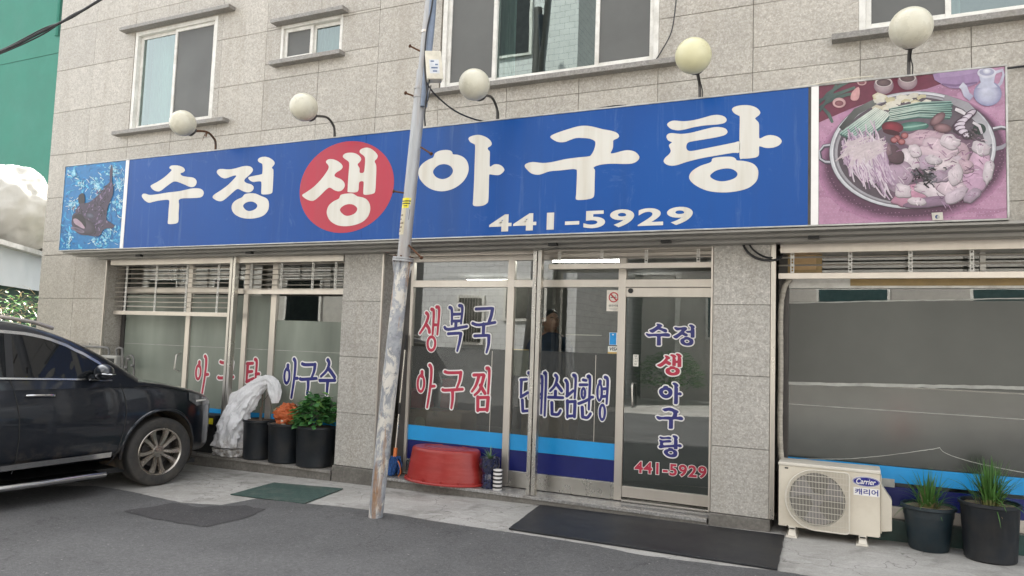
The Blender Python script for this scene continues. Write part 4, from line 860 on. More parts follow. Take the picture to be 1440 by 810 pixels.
for i in range(120):   # sinews, gloss and folds over the fish pieces
    x, y = rnd.uniform(400, 835), rnd.uniform(345, 680)
    if ((x-497)/345)**2+((y-428)/240)**2 > .98 or x < 390+max(0, y-480)*.5: continue
    a = rnd.uniform(-1.3, 1.0); L = rnd.uniform(10, 46); k_ = rnd.uniform(-8, 8)
    pot.strip([(x, y), (x+math.cos(a)*L*.5+k_, y+math.sin(a)*L*.5+k_), (x+math.cos(a)*L, y+math.sin(a)*L)], rnd.uniform(.7, 2.4), jit(rnd.choice([C_(236, 224, 230), C_(204, 172, 192), C_(150, 112, 140), C_(178, 140, 168), C_(224, 200, 212), C_(116, 84, 108)]), .08))
for q in ((400, 440, 50, 44, .3, C_(96, 68, 78)), (370, 425, 30, 34, 0, C_(140, 112, 122))): lump(*q)
for i in range(46): x, y = rnd.gauss(560, 26), rnd.gauss(540, 18); pot.strip([(x, y), (x+rnd.uniform(-18, 18), y+rnd.uniform(-14, 14)), (x+rnd.uniform(-28, 28), y+rnd.uniform(-20, 24))], rnd.uniform(2, 5), jit(rnd.choice([C_(40, 38, 44), C_(70, 66, 74), C_(24, 22, 28), C_(110, 106, 116)]), .2))
for i in range(7): a = .4+i*.35; pot.ell(735+30*math.cos(a*2), 265+i*16, 38-i*2, 17, C_(66, 44, 60), -.6+i*.1, C_(92, 66, 84)); pot.ell(738+28*math.cos(a*2), 262+i*16, 31-i*2, 11, C_(206, 190, 206), -.6+i*.1, C_(236, 226, 234))
for i in range(40): x, y = rnd.gauss(765, 20), rnd.gauss(358, 15); pot.strip([(x, y), (x+rnd.uniform(-14, 14), y+rnd.uniform(-10, 10))], rnd.uniform(2, 6), jit(rnd.choice([C_(60, 48, 56), C_(110, 92, 100), C_(40, 32, 38)]), .2))
pot.strip([(770, 300), (800, 318), (812, 352)], 7, C_(230, 222, 226), C_(206, 196, 204)); pot.strip([(690, 240), (715, 250), (735, 262)], 9, C_(236, 228, 232))
for cx, cy, r_ in ((610, 285, -.7), (632, 326, .1)): pot.ell(cx, cy, 42, 21, C_(92, 58, 66), r_, C_(176, 136, 140))
for cx, cy in ((425, 372), (460, 360), (412, 380), (446, 388)): pot.ell(cx, cy, 17, 14, C_(120, 34, 46), 0, C_(210, 140, 140))
for i in range(420):   # bean sprouts
    t = rnd.random(); x, y = 150+rnd.random()*230, 385+rnd.gauss(20, 40)*(.4+t); dx, dy = rnd.uniform(-10, 110), rnd.uniform(60, 180)
    if ((x+dx-497)/335)**2+((y+dy-428)/240)**2 > 1 or ((x-497)/332)**2+((y-428)/236)**2 > 1 or x+dx*.95 > 375+max(0, y+dy-480)*.55: continue
    pot.strip([(x, y), (x+dx*.35+rnd.uniform(-10, 10), y+dy*.4), (x+dx*.7+rnd.uniform(-8, 8), y+dy*.75), (x+dx, y+dy)], rnd.uniform(2.0, 4.2), jit(rnd.choice([C_(226, 206, 220), C_(206, 180, 202), C_(236, 224, 232), C_(186, 158, 184), C_(168, 136, 164)]), .08))
for i in range(60):
    x, y = rnd.uniform(250, 380), rnd.uniform(350, 400); pot.strip([(x, y+rnd.uniform(0, 50)), (x-rnd.uniform(20, 70), y+rnd.uniform(20, 60)), (x-rnd.uniform(40, 110), y+rnd.uniform(40, 120))], rnd.uniform(2, 4), jit(C_(222, 206, 210), .1))
pot.area([(582, 712), (632, 709), (636, 748), (586, 752)], C_(226, 220, 208)); pot.ell(608, 730, 10, 9, C_(50, 70, 130)); pot.ell(613, 731, 7, 8, C_(190, 190, 180))
pot.build('hotpot_picture', M['print'], sign, colors=True)
b = MB(); b.tube(smoothline([P(1110, 124, -.3), P(1150, 118, -.46), P(1190, 111, -.47), P(1228, 107, -.40)], 6), .006, 6); b.build('sign_cord', M['ivory'], sign)
b = MB(); b.tube(smoothline([P(838, 153, -.3), P(862, 149, -.46), P(880, 148, -.3)], 6), .006, 6); b.build('sign_cord', M['black'], sign)

# globe lamps standing on the signboard
LP = [((303, 208), (257, 175), 'opal globe lamp above the left blue panel, nearest the fish picture'), ((470, 193), (427, 154), 'opal globe lamp standing just above the red disc'), ((699, 167), (667, 121), 'opal globe lamp right of the pole, under the wide window'), ((984, 134), (975, 78), 'yellowish globe lamp above the last large letter of the sign'), ((1278, 101), (1281, 38), 'opal globe lamp above the hot pot picture')]
for i, (bs, gl, lab) in enumerate(LP):
    p0 = P(*bs, -.28); p0.z = SZ1; g = P(*gl, -.90); g.z = 4.075 if i < 4 else 4.07
    t = thing('globe_lamp', lab, 'lamp', p0, 0, 'globe lamps along the top of the signboard')
    b = MB(); e = g+Vector((0, .13, -.06))
    b.tube(smoothline([p0, p0+Vector((0, 0, .12)), p0+Vector((0, -.03, .19)), p0+Vector((0, -.14, .24)) + (e-p0)*.04, e], 6), .014, 8); b.lathe([(.05, 0), (.05, .012), (.02, .02)], 12, Matrix.Translation(p0)); b.build('arm', M['rust'] if i == 0 else M['darksteel'], t, smooth=True)
    b = MB(); ax = (e-g).normalized().to_track_quat('Z', 'Y').to_matrix().to_4x4(); b.lathe([(.035, .10), (.062, .135), (.062, .165), (.02, .185), (0, .185)], 16, Matrix.Translation(g) @ ax); b.build('cap', M['darksteel'], t, smooth=True)
    b = MB(); b.tube(smoothline([p0+Vector((.02, 0, .012)), p0+Vector((.028, -.02, .11)), p0+Vector((.012, -.05, .19)), p0+Vector((.018, -.15, .232))], 5), .005, 5); b.build('lamp_wire', M['black'], t, smooth=True)
    b = MB(); R_ = .152; b.lathe([(max(1e-6, R_*math.sin(math.pi*k/18)), R_*math.cos(math.pi*k/18)) for k in range(19)], 32, Matrix.Translation(g) @ ax); go = b.build('globe', M['globe'], t, smooth=True)
    if i == 0:
        b = MB(); c = p0+Vector((0, -.16, .24)); b.poly([c, c+Vector((-.03, -.02, -.10)), c+Vector((-.05, -.02, -.13)), c+Vector((-.015, -.01, -.02))]); b.poly([c+Vector((.03, 0, 0)), c+Vector((.01, .0, -.06)), c+Vector((-.02, 0, -.05)), c]); b.build('tape_end', M['rust'], t)
M['globe2'] = plain('yellowed_globe', (.60, .57, .36), .28, var=.07, scale=5, bstr=.02, dirt=(.46, .38, .16), dirt_amt=.4, dscale=3)
for o in bpy.data.objects:
    if o.name.startswith('globe') and o.type == 'MESH' and 'yellowish' in (o.parent.get('label') or ''): o.data.materials[0] = M['globe2']

# ================================================================ THE PARKED CAR
def carpaint():
    m, n, o = newmat('dark_navy_paint'); v = coords(n)
    a = noise_tex(n, v, 900, 2, .5); d = noise_tex(n, v, 9, 6, .75); tc = n.nodes.new('ShaderNodeTexCoord'); sx = n.nodes.new('ShaderNodeSeparateXYZ'); n.links.new(tc.outputs['Object'], sx.inputs[0])
    low = nd(n, 'ShaderNodeMapRange'); low.inputs[1].default_value = .55; low.inputs[2].default_value = .2; n.links.new(sx.outputs['Z'], low.inputs[0])
    mud = nd(n, 'ShaderNodeMath', operation='MULTIPLY'); n.links.new(low.outputs[0], mud.inputs[0]); n.links.new(ramp(n, d, [(.48, 0), (.66, .55)]), mud.inputs[1])
    cc = mixc(n, ramp(n, a, [(.4, 0), (.6, 1)]), (.0050, .0075, .0125), (.0090, .0125, .0195))
    cc = mixc(n, ramp(n, noise_tex(n, v, 3, 5, .7), [(.5, 0), (.8, .10)]), cc, (.16, .15, .14))
    cc = mixc(n, mud.outputs[0], cc, (.19, .145, .10))
    rr = nd(n, 'ShaderNodeMath', operation='MULTIPLY_ADD'); n.links.new(mud.outputs[0], rr.inputs[0]); rr.inputs[1].default_value = .5; rr.inputs[2].default_value = .28
    b = finish(n, o, cc, rr.outputs[0], .35, None, coat=.9); return m
M['paint'] = carpaint()
M['chrome'] = plain('chrome', (.62, .62, .62), .14, 1.0, .06, 5, .02, dirt=(.12, .10, .08), dirt_amt=.25)
M['carglass'] = filmmat('dark_car_glass', (.006, .007, .008), 1.0, .1, 3, .02)
M['tyre'] = plain('tyre_rubber', (.028, .027, .026), .8, var=.3, scale=20, dirt=(.13, .11, .085), dirt_amt=.5, dscale=4)
M['alloy'] = plain('alloy_rim', (.40, .37, .33), .24, .9, .1, 6, .02, dirt=(.10, .07, .045), dirt_amt=.5, dscale=12)
M['lens'] = plain('headlight_lens', (.07, .072, .075), .08, .1, .5, 14, coat=.9)
M['mudlining'] = plain('muddy_wheel_arch_lining', (.05, .042, .034), .95, var=.4, scale=8, dirt=(.22, .15, .085), dirt_amt=.7, dscale=4)
PHI = rad(7.0); cF = Vector((math.sin(PHI), math.cos(PHI), 0)); cR = Vector((math.cos(PHI), -math.sin(PHI), 0))
wc = G(222, 683); CO = wc-cR*.925*1.05
car = thing('parked_car', 'dark navy car with tinted windows and ten-spoke wheels, parked nose to the shopfront', 'car', CO, rad(90)-PHI); car.scale = (1.05, 1.05, 1.05)
def lerp_tab(tab, x):
    if x <= tab[0][0]: return tab[0][1]
    for (a, fa), (b_, fb) in zip(tab, tab[1:]):
        if x <= b_: t = (x-a)/(b_-a); t = t*t*(3-2*t)*.35+t*.65; return fa+(fb-fa)*t
    return tab[-1][1]
def hplan(x):      # half width in plan
    if x > -.1: return .945*max(0, 1-((x+.1)/1.02)**2.7)**(1/2.7)
    if x < -3.0: return .945*max(0, 1-((-3.0-x)/1.15)**4)**(1/4)
    return .945
ZS = [(-3.9, 1.06), (-3.4, 1.17), (-2.4, 1.165), (-1.5, 1.135), (-.6, 1.09), (-.3, 1.07), (0, 1.035), (.3, .975), (.55, .91), (.75, .82), (.88, .70), (.93, .60)]
ZF = [(.18, .0), (.25, .90), (.33, .955), (.45, .985), (.62, 1.0), (.80, 1.0), (.93, .985), (1.02, .965), (1.17, .945)]   # side fullness with height
def side_w(x, z): return hplan(x)*lerp_tab(ZF, z)
b = MB(); xs = [-4.12, -4.05, -3.9, -3.6, -3.2, -2.78, -2.3, -1.8, -1.4, -1.0, -.7, -.5, -.35, -.2, -.05, .1, .25, .4, .52, .62, .70, .77, .83, .875, .905]
rows = []
for x in xs:
    zs = lerp_tab(ZS, x); zb = .22 if -3.4 < x < .5 else .22+.10*min(1, abs(x-(-3.4 if x < -3 else .5))/.4); pr = []
    for k in range(9): z = zb+(zs-zb)*k/8; w = side_w(x, z if zs > .9 else .4+(z-zb)*.6); pr.append((w*(.90 if k == 0 else 1), z))
    ws = pr[-1][0]; pr += [(ws-.03, zs+.018), (ws*.86, zs+.03), (ws*.62, zs+.05), (ws*.3, zs+.065), (0, zs+.07)]
    full = [(0, zb)]+pr; rows.append([Vector((x, -w, z)) for w, z in full]+[Vector((x, w, z)) for w, z in reversed(full[1:-1])])
ids = [[b.V(p) for p in r] for r in rows]; n_ = len(rows[0])
for i in range(len(rows)-1):
    for j in range(n_): b.F((ids[i][j], ids[i][(j+1) % n_], ids[i+1][(j+1) % n_], ids[i+1][j]))
b.F(ids[0]); b.F(ids[-1][::-1])
body_o = b.build('body', M['paint'], car, smooth=False, local=True)
cut_b = MB()
for cx in (0, -2.78):
    cut_b.lathe([(.405, -1.2), (.405, 1.2)], 56, Matrix.Translation((cx, 0, .375)) @ Matrix.Rotation(rad(90), 4, 'X'))
co = cut_b.build('cutter', M['paint'], None, local=True); co.parent = car
ss = body_o.modifiers.new('s', 'SUBSURF'); ss.levels = 2; ss.render_levels = 2
bo = body_o.modifiers.new('b', 'BOOLEAN'); bo.object = co; bo.operation = 'DIFFERENCE'; bo.solver = 'EXACT'
dg = bpy.context.evaluated_depsgraph_get(); dg.update()
me = bpy.data.meshes.new_from_object(body_o.evaluated_get(dg)); body_o.modifiers.clear(); body_o.data = me
bpy.data.objects.remove(co)
me.shade_smooth(); es = body_o.modifiers.new('e', 'EDGE_SPLIT'); es.split_angle = rad(38)
# greenhouse
def gw(z): return .905-(z-1.08)*.30
TOP = [(-4.02, 1.12), (-3.8, 1.36), (-3.55, 1.56), (-3.2, 1.64), (-2.6, 1.68), (-2.0, 1.685), (-1.6, 1.665), (-1.3, 1.62), (-1.05, 1.545), (-.8, 1.43), (-.55, 1.29), (-.28, 1.11)]
b = MB(); rows = []
for i, (x, zt) in enumerate(TOP):
    k = .18*min(1, max(0, (x+1.6)/.9)) - .12*min(1, max(0, (-3.2-x)/.6)); pr = []
    for q in range(5): z = 1.04+(zt-.045-1.04)*q/4; pr.append((gw(z), z, 0))
    we = gw(zt); pr += [(we-.02, zt-.012, k*.05), (we-.09, zt+.012, k*.3), (we*.6, zt+.03, k*.65), (we*.3, zt+.04, k*.9), (0, zt+.043, k)]
    rows.append([Vector((x+dx, -w, z)) for w, z, dx in pr]+[Vector((x+dx, w, z)) for w, z, dx in reversed(pr[:-1])])
b.grid(rows); gh = b.build('roof', M['paint'], car, smooth=True, local=True, angle=60)
s2 = gh.modifiers.new('s', 'SUBSURF'); s2.levels = 1; s2.render_levels = 2
WT = [(-3.55, 1.44), (-3.2, 1.525), (-2.4, 1.565), (-1.8, 1.56), (-1.55, 1.545), (-1.33, 1.53), (-1.17, 1.50), (-1.01, 1.445), (-.84, 1.36), (-.66, 1.255), (-.60, 1.19)]
WB = [(-3.55, 1.22), (-2.4, 1.19), (-1.55, 1.158), (-1.2, 1.145), (-.9, 1.135), (-.60, 1.118)]
def gy(x, z, off): return -(gw(z)+off)
def side_band(name, x0, x1, zlo, zhi, off, mat, n=26, nz=4, label=None, fy=gy):
    b = MB(); b.grid([[(x, fy(x, z, off), z) for x in [x0+(x1-x0)*i/n for i in range(n+1)] for z in [zlo(x)+(zhi(x)-zlo(x))*q/nz]] for q in range(nz+1)])
    return b.build(name, M[mat], car, smooth=True, local=True)
wt = lambda x: lerp_tab(WT, x); wb = lambda x: lerp_tab(WB, x)
OFFG = .012
side_band('window', -1.44, -.60, wb, wt, OFFG, 'carglass'); side_band('window', -2.45, -1.50, wb, wt, OFFG, 'carglass'); side_band('window', -3.5, -2.52, wb, wt, OFFG, 'carglass')
side_band('door_pillar', -1.50, -1.44, wb, wt, OFFG+.002, 'black', 2); side_band('door_pillar', -2.52, -2.45, wb, wt, OFFG+.002, 'black', 2)
side_band('window_trim', -3.55, -.60, lambda x: wt(x)+.002, lambda x: wt(x)+.030, OFFG+.006, 'chrome', 40, 2)
side_band('window_trim', -3.55, -.56, lambda x: wb(x)-.018, lambda x: wb(x)-.002, OFFG+.010, 'chrome', 40, 1)
by = lambda x, z, off: -(side_w(x, z)+off)
side_band('body_moulding', -2.35, -.52, lambda x: .335+(x+1.4)*.02, lambda x: .385+(x+1.4)*.02, .014, 'chrome', 24, 2, fy=by)
def seam(pts):
    b = MB(); b.tube([(x, -(side_w(x, z)+.0015), z) for x, z in smoothline([(x, 0, z) for x, z in pts], 5) and [(q.x, q.z) for q in smoothline([(x, 0, z) for x, z in pts], 5)]], .0045, 6); b.build('door_seam', M['black'], car, local=True)
seam([(-.475, 1.07), (-.43, .95), (-.41, .78), (-.43, .55), (-.49, .33), (-.53, .27)]); seam([(-1.47, 1.13), (-1.43, 1.0), (-1.39, .8), (-1.38, .55), (-1.39, .3)]); seam([(-.30, 1.05), (0, 1.022), (.25, .975), (.42, .93)])
b = MB(); b.tube(smoothline([(-1.34, -by(-1.34, .985, 0)*-1-.005, .985), (-1.32, by(-1.32, .99, .035), .99), (-1.13, by(-1.1, .98, .038), .985), (-1.09, by(-1.09, .975, .0), .975)], 5), [.006]+[.014]*14+[.006], 8); hd = b.build('door_handle', M['chrome'], car, smooth=True, local=True)
b = MB(); b.ell = None
b.lathe([(max(1e-6, math.sin(math.pi*k/12)), -math.cos(math.pi*k/12)) for k in range(13)], 20, Matrix.Translation((-.72, -1.045, 1.195)) @ Matrix.Rotation(rad(-14), 4, 'Z') @ Matrix.Diagonal((.085, .135, .080, 1)))
b.box(-.76, -.66, -.96, -.86, 1.13, 1.17); mi = b.build('side_mirror', M['paint'], car, smooth=True, local=True)
b = MB(); b.tube([(-.80, -1.15, 1.185), (-.72, -1.178, 1.178), (-.655, -1.12, 1.176), (-.64, -1.0, 1.175)], .009, 6); b.build('mirror_trim', M['chrome'], mi, local=True)
b = MB(); b.tube([(-.60, -.985, .205), (-1.2, -1.0, .20), (-2.2, -1.0, .20), (-2.30, -.98, .205)], .028, 10); b.box(-2.25, -.62, -.99, -.80, .19, .225); b.build('side_step', M['chrome'], car, smooth=True, local=True)
b = MB(); b.tube([(-1.0, -.60, 1.60), (-1.2, -.635, 1.655), (-1.6, -.645, 1.705), (-2.4, -.65, 1.72), (-3.2, -.63, 1.68), (-3.3, -.62, 1.63)], .018, 8); b.build('roof_rail', M['alu'], car, smooth=True, local=True)
side_band('headlight', .30, .66, lambda x: .80+.02*(x-.3)+.07*max(0, (.42-x)/.12), lambda x: lerp_tab(ZS, x)-.02, .010, 'lens', 12, 3, fy=by)
side_band('headlight_lamp', .40, .58, lambda x: .85, lambda x: .868, .016, 'whiteframe', 6, 1, fy=by)
b = MB(); arc = [(0+.415*math.cos(a), .375+.415*math.sin(a)) for a in [rad(-8+i*196/30) for i in range(31)]]
b.tube([(x, -(side_w(x, max(.3, z))-.004), z) for x, z in arc], .017, 8); b.build('wheel_arch', M['paint'], car, smooth=True, local=True)
for cx in (0, -2.78):
    b = MB(); aa = [rad(-25+i*230/24) for i in range(25)]; b.grid([[(cx+.398*math.cos(a), s*y, .375+.398*math.sin(a)) for a in aa] for s, y in ((-1, .90 if cx == 0 else .9), (-1, .45))]); b.poly([(cx+.40*math.cos(a), -.46, .375+.40*math.sin(a)) for a in aa]); b.build('arch_lining', M['mudlining'], car, smooth=True, local=True)
b = MB(); b.box(.60, .905, -.45, .45, .45, .68); b.build('grille', M['black'], car, local=True)
b = MB(); b.box(-3.4, .5, -.8, .8, .17, .22); b.build('underbody', M['black'], car, local=True)
RW = .351
def wheel(cx, side):
    T = Matrix.Translation((cx, side*.83, RW)) @ Matrix.Rotation(rad(90)*(1 if side < 0 else -1), 4, 'X')
    e = bpy.data.objects.new('wheel', None); col.objects.link(e); e.parent = car
    b = MB(); b.lathe([(.235, -.11), (.30, -.118), (.345, -.105), (RW, -.07), (RW+.001, 0), (RW, .07), (.347, .098), (.335, .106), (.30, .112), (.262, .108), (.240, .095), (.235, .085)], 48, T, cap=False); b.build('tyre', M['tyre'], e, smooth=True, local=True, angle=50)
    b = MB(); b.lathe([(.238, -.10), (.238, .092), (.246, .098), (.240, .102), (.225, .094), (.218, .07), (.21, -.09)], 48, T, cap=False); b.lathe([(.001, .045), (.062, .045), (.066, .060), (.058, .072), (.001, .074)], 24, T)
    for k in range(10):
        a0 = 2*math.pi*k/10; tw = .16*(1 if k % 2 else -1)
        pr = []
        for q in range(6):
            r = .050+.178*q/5; a = a0+tw*math.sin(q/5*math.pi*.9)*.5; w = (.020+.014*(q/5))*(1.0 if q < 5 else 1.15); zt = .066+.020*math.sin(q/5*1.4); c = Vector((r*math.cos(a), r*math.sin(a), 0)); t = Vector((-math.sin(a), math.cos(a), 0))
            pr.append([c-t*w+Vector((0, 0, zt-.026)), c-t*w*.55+Vector((0, 0, zt)), c+t*w*.55+Vector((0, 0, zt-.004)), c+t*w+Vector((0, 0, zt-.030))])
        b.grid([[T @ p for p in r] for r in pr])
    b.build('rim', M['alloy'], e, smooth=True, local=True, angle=30)
    b = MB(); b.lathe([(.001, .0), (.16, .0), (.16, .012), (.001, .012)], 32, T); b.build('brake_disc', M['darksteel'], e, local=True)
    b = MB(); b.lathe([(.001, -.03), (.212, -.03)], 32, T); b.build('wheel_back', M['black'], e, local=True)
    for k in range(5):
        a = 2*math.pi*k/5+.3; c = T @ Vector((.042*math.cos(a), .042*math.sin(a), .074)); b = MB(); b.lathe([(.007, 0), (.007, .004), (0, .006)], 8, Matrix.Translation(c) @ T.to_3x3().to_4x4()); b.build('wheel_nut', M['darksteel'], e, local=True)
for cx in (0, -2.78):
    for s in (-1, 1): wheel(cx, s)

# ================================================================ THE UTILITY POLE AND WIRES
def polemat():
    m, n, o = newmat('weathered_pole'); v = coords(n)
    a = noise_tex(n, v, 9, 6, .7, .5); st = noise_tex(n, coords(n, (9, 9, 1.1)), 1.0, 5, .65)
    cc = mixc(n, ramp(n, a, [(.35, 0), (.65, 1)]), (.22, .23, .25), (.38, .39, .41))
    cc = mixc(n, ramp(n, noise_tex(n, coords(n, (1, 1, .5)), 5.5, 6, .75, .8), [(.49, 0), (.54, .92)]), cc, (.60, .57, .51))
    cc = mixc(n, ramp(n, st, [(.54, 0), (.64, .85)]), cc, (.30, .15, .055))
    cc = mixc(n, ramp(n, noise_tex(n, v, 14, 6, .7), [(.60, 0), (.72, .8)]), cc, (.08, .085, .10))
    finish(n, o, cc, .6, .1, a, .3, .01); return m
M['pole'] = polemat()
M['galv'] = plain('galvanised_pole', (.36, .37, .38), .5, .35, .15, 3, .05, stretch=(4, 4, .5), dirt=(.26, .15, .07), dirt_amt=.5, dscale=2)
pb = G(528, 728); PY = pb.y
ptop = P(605, 0, PY); pfl = P(567, 366, PY); pax = (ptop-pb)/(ptop.z-pb.z)
pa = lambda z: pb+pax*(z-pb.z)
pole = thing('utility_pole', 'leaning weathered steel pole with peeling paint and rusty pegs in front of the restaurant', 'utility pole', pb)
b = MB(); b.tube([pa(pb.z-.3), pa(pb.z), pa(1.2), pfl], [.067, .066, .072, .068], 20); b.build('lower_pole', M['pole'], pole, smooth=True)
b = MB(); b.tube([pfl, pa(3.5), pa(4.1)], [.059, .057, .055], 20); b.tube([pa(4.1), pa(4.13), pa(4.131), pa(8.6)], [.055, .055, .046, .043], 20); b.build('upper_pole', M['galv'], pole, smooth=True)
T = Matrix.Translation(pfl) @ pax.to_track_quat('Z', 'Y').to_matrix().to_4x4()
b = MB(); b.lathe([(.05, -.012), (.100, -.012), (.100, .006), (.05, .006)], 20, T); b.lathe([(.05, .010), (.100, .010), (.100, .026), (.05, .026)], 20, T); b.build('flange', M['galv'], pole)
for k in range(6):
    a = 2*math.pi*k/6+.3; d = Vector((math.cos(a), math.sin(a), 0)); tt = Vector((-d.y, d.x, 0))*.004
    b = MB(); q = [T @ (d*.062+Vector((0, 0, -.012))), T @ (d*.098+Vector((0, 0, -.012))), T @ (d*.068+Vector((0, 0, -.16)))]; b.prism([p-tt for p in q], tt*2); b.build('gusset', M['pole'], pole)
    b = MB(); b.lathe([(.009, -.02), (.009, .04)], 6, T @ Matrix.Translation(d*.086)); b.build('flange_bolt', M['rust'], pole)
for (u0, v0, u1, v1) in ((572, 272, 554, 269), (592, 207, 606, 216), (595, 140, 571, 131), (595, 74, 577, 65), (575, 345, 592, 362)):
    b = MB(); p0, p1 = P(u0, v0, PY-.02), P(u1, v1, PY-.05); b.tube([p0, p1], .009, 6); b.tube([p1, p1+(p1-p0)*.06], .017, 8); b.build('step_peg', M['rust'], pole)
for v_, c in ((124, 'galv'), (136, 'galv'), (45, 'alu')):
    p = P(596 if v_ > 100 else 603, v_, PY); b = MB(); b.tube([pa(p.z-.012), pa(p.z+.012)], .062 if v_ > 100 else .052, 20); b.build('band', M[c], pole)
b = MB(); p = pa(P(571, 292, PY).z); th = [rad(200+i*14) for i in range(10)]
def wrap(z0, z1, a0, a1, c, r=.0705, n=8, sub=None):
    b = MB(); b.grid([[pa(z)+Vector((math.cos(a0+(a1-a0)*i/n), math.sin(a0+(a1-a0)*i/n), 0))*r for i in range(n+1)] for z in (z0, z1)]); return b
def sticker(v0, v1, a0, a1, c, lines, name):
    z1, z0 = P(571, v0, PY).z, P(571, v1, PY).z; b = wrap(z0, z1, rad(a0), rad(a1), c, .0600); nv = len(b.v); b.c = [c]*nv
    for (t0, t1, f0, f1, cc) in lines:
        w = wrap(z0+(z1-z0)*t0, z0+(z1-z0)*t1, rad(a0+(a1-a0)*f0), rad(a0+(a1-a0)*f1), cc, .0607, 6); k = len(b.v); b.v += w.v; b.c += [cc]*len(w.v); b.f += [tuple(i+k for i in f) for f in w.f]; b.m += w.m
    b.build(name, M['print'], pole, colors=True)
sticker(280, 294, 215, 335, S(230, 215, 40), [(.62, .74, .1, .9, S(70, 70, 40)), (.38, .50, .15, .85, S(70, 70, 40)), (.15, .25, .35, .65, S(90, 90, 50))], 'yellow_sticker')
sticker(294, 331, 210, 285, S(196, 186, 160), [(.1+.15*k, .16+.15*k, .1+.1*(k % 2), .55+.15*(k % 3), S(110, 96, 76)) for k in range(5)], 'paper_sticker')
sticker(294, 312, 300, 345, S(150, 156, 160), [(.1, .9, .35, .45, S(60, 64, 70)), (.2, .8, .6, .7, S(60, 64, 70))], 'paper_sticker')
M['wire'] = plain('black_cable', (.016, .016, .018), .5)
b = MB(); b.tube(smoothline([P(612, -140, PY+.02), P(609, 0, PY-.02), P(600, 100, PY-.03), P(596, 150, PY-.03)], 5), [.034]*16, 10); b.build('conduit', plain('blue_grey_conduit', (.16, .20, .27), .45), pole, smooth=True)
jb = thing('junction_box', 'ivory plastic junction box strapped to the pole beside the wide window', 'junction box', P(608, 96, PY-.02))
T = Matrix.Translation(P(609.5, 95, PY-.03)) @ Matrix.Rotation(rad(-8), 4, 'Y') @ Matrix.Rotation(rad(38), 4, 'Z')
b = MB(); b.box(-.072, .072, -.05, .05, -.135, .135, 0, T); b.build('box_body', M['ivory'], jb, bevel=.012)
b = MB(); b.box(-.076, .076, -.062, -.046, -.138, .138, 0, T); b.build('box_lid', M['ivory'], jb, bevel=.01)
b = MB(); y_ = -.0626
for q, c in (((-.045, .045, -.085, .05), S(205, 208, 212)),): b.poly([T @ Vector(p) for p in ((q[0], y_, q[2]), (q[1], y_, q[2]), (q[1], y_, q[3]), (q[0], y_, q[3]))], 0, c)
for k, (a, c) in enumerate(((-.032, .0), (.008, .034), (-.03, .03), (-.018, .022))): z = .026-.032*k; b.poly([T @ Vector(p) for p in ((a, y_-.0008, z), (c, y_-.0008, z), (c, y_-.0008, z+.014), (a, y_-.0008, z+.014))], 0, S(90, 108, 140))
b.build('box_label', M['print'], jb, colors=True)
def cable(name, label, pts, r=.008, group=None, k=8, mat='wire'):
    b = MB(); b.tube(smoothline(pts, k), r, 6); o = b.build(name, M[mat], None, smooth=True); tag(o, label, 'cable', group); return o
cable('drop_cable', 'black cable sagging from the junction box to the top of the signboard', [P(601, 118, PY-.06), P(612, 133, PY+.1), P(640, 156, -.9), P(672, 169, -.5), P(697, 170, -.32)], .008)
cable('pole_cable', 'black cable running down the pole past the junction box', [P(612, -30, PY-.06), P(607, 10, PY-.07), P(600, 45, PY-.07), P(597, 90, PY-.08), P(600, 130, PY-.08), P(597, 160, PY-.08), P(598, 177, PY-.07)], .008)
cable('pole_cable', 'second thinner black cable looping beneath the junction box', [P(604, 112, PY-.09), P(601, 128, PY-.09), P(598, 146, PY-.10), P(602, 140, PY-.10), P(606, 120, PY-.09)], .006)
for dz, r, lab in ((0, .012, 'thickest black street cable of the bundle crossing the top left corner'), (-.03, .007, 'thin black street cable hanging lowest of the bundle in the top left corner'), (.025, .006, 'thin black street cable uppermost of the bundle in the top left corner')):
    cable('street_cable', lab, [P(-60, 92, -3)+Vector((0, 0, dz)), P(0, 73, -3)+Vector((0, 0, dz*.6)), P(60, 44, -2.9)+Vector((0, 0, dz)), P(100, 24, -2.8)+Vector((0, 0, -dz*.5)), P(143, -2, -2.7)+Vector((0, 0, dz*.4)), P(230, -60, -2.6)], r, 'street cables at the top left')
cable('wall_cable', 'thin black cable hanging down the right edge of the wide window', [P(953, -30, -.04), P(950, 8, -.05), P(944, 45, -.04), P(930, 72, -.03), P(921, 86, -.02)], .006)
cable('wall_cable', 'black cable looping down over the granite pillar right of the door', [P(1041, 322, -.2), P(1044, 340, -.03), P(1052, 355, -.03), P(1070, 365, -.03), P(1094, 365, .0), P(1100, 358, .1)], .011)
cable('wall_cable', 'lighter black cable looping beside the thicker one over the granite pillar', [P(1048, 322, -.2), P(1051, 338, -.03), P(1060, 352, -.03), P(1078, 362, -.03), P(1098, 361, .05)], .009)
cable('wall_cable', 'black cable leaving the right end of the signboard along the wall', [P(1408, 97, -.2), P(1425, 95, -.05), P(1450, 92, -.03), P(1560, 80, -.03)], .010)

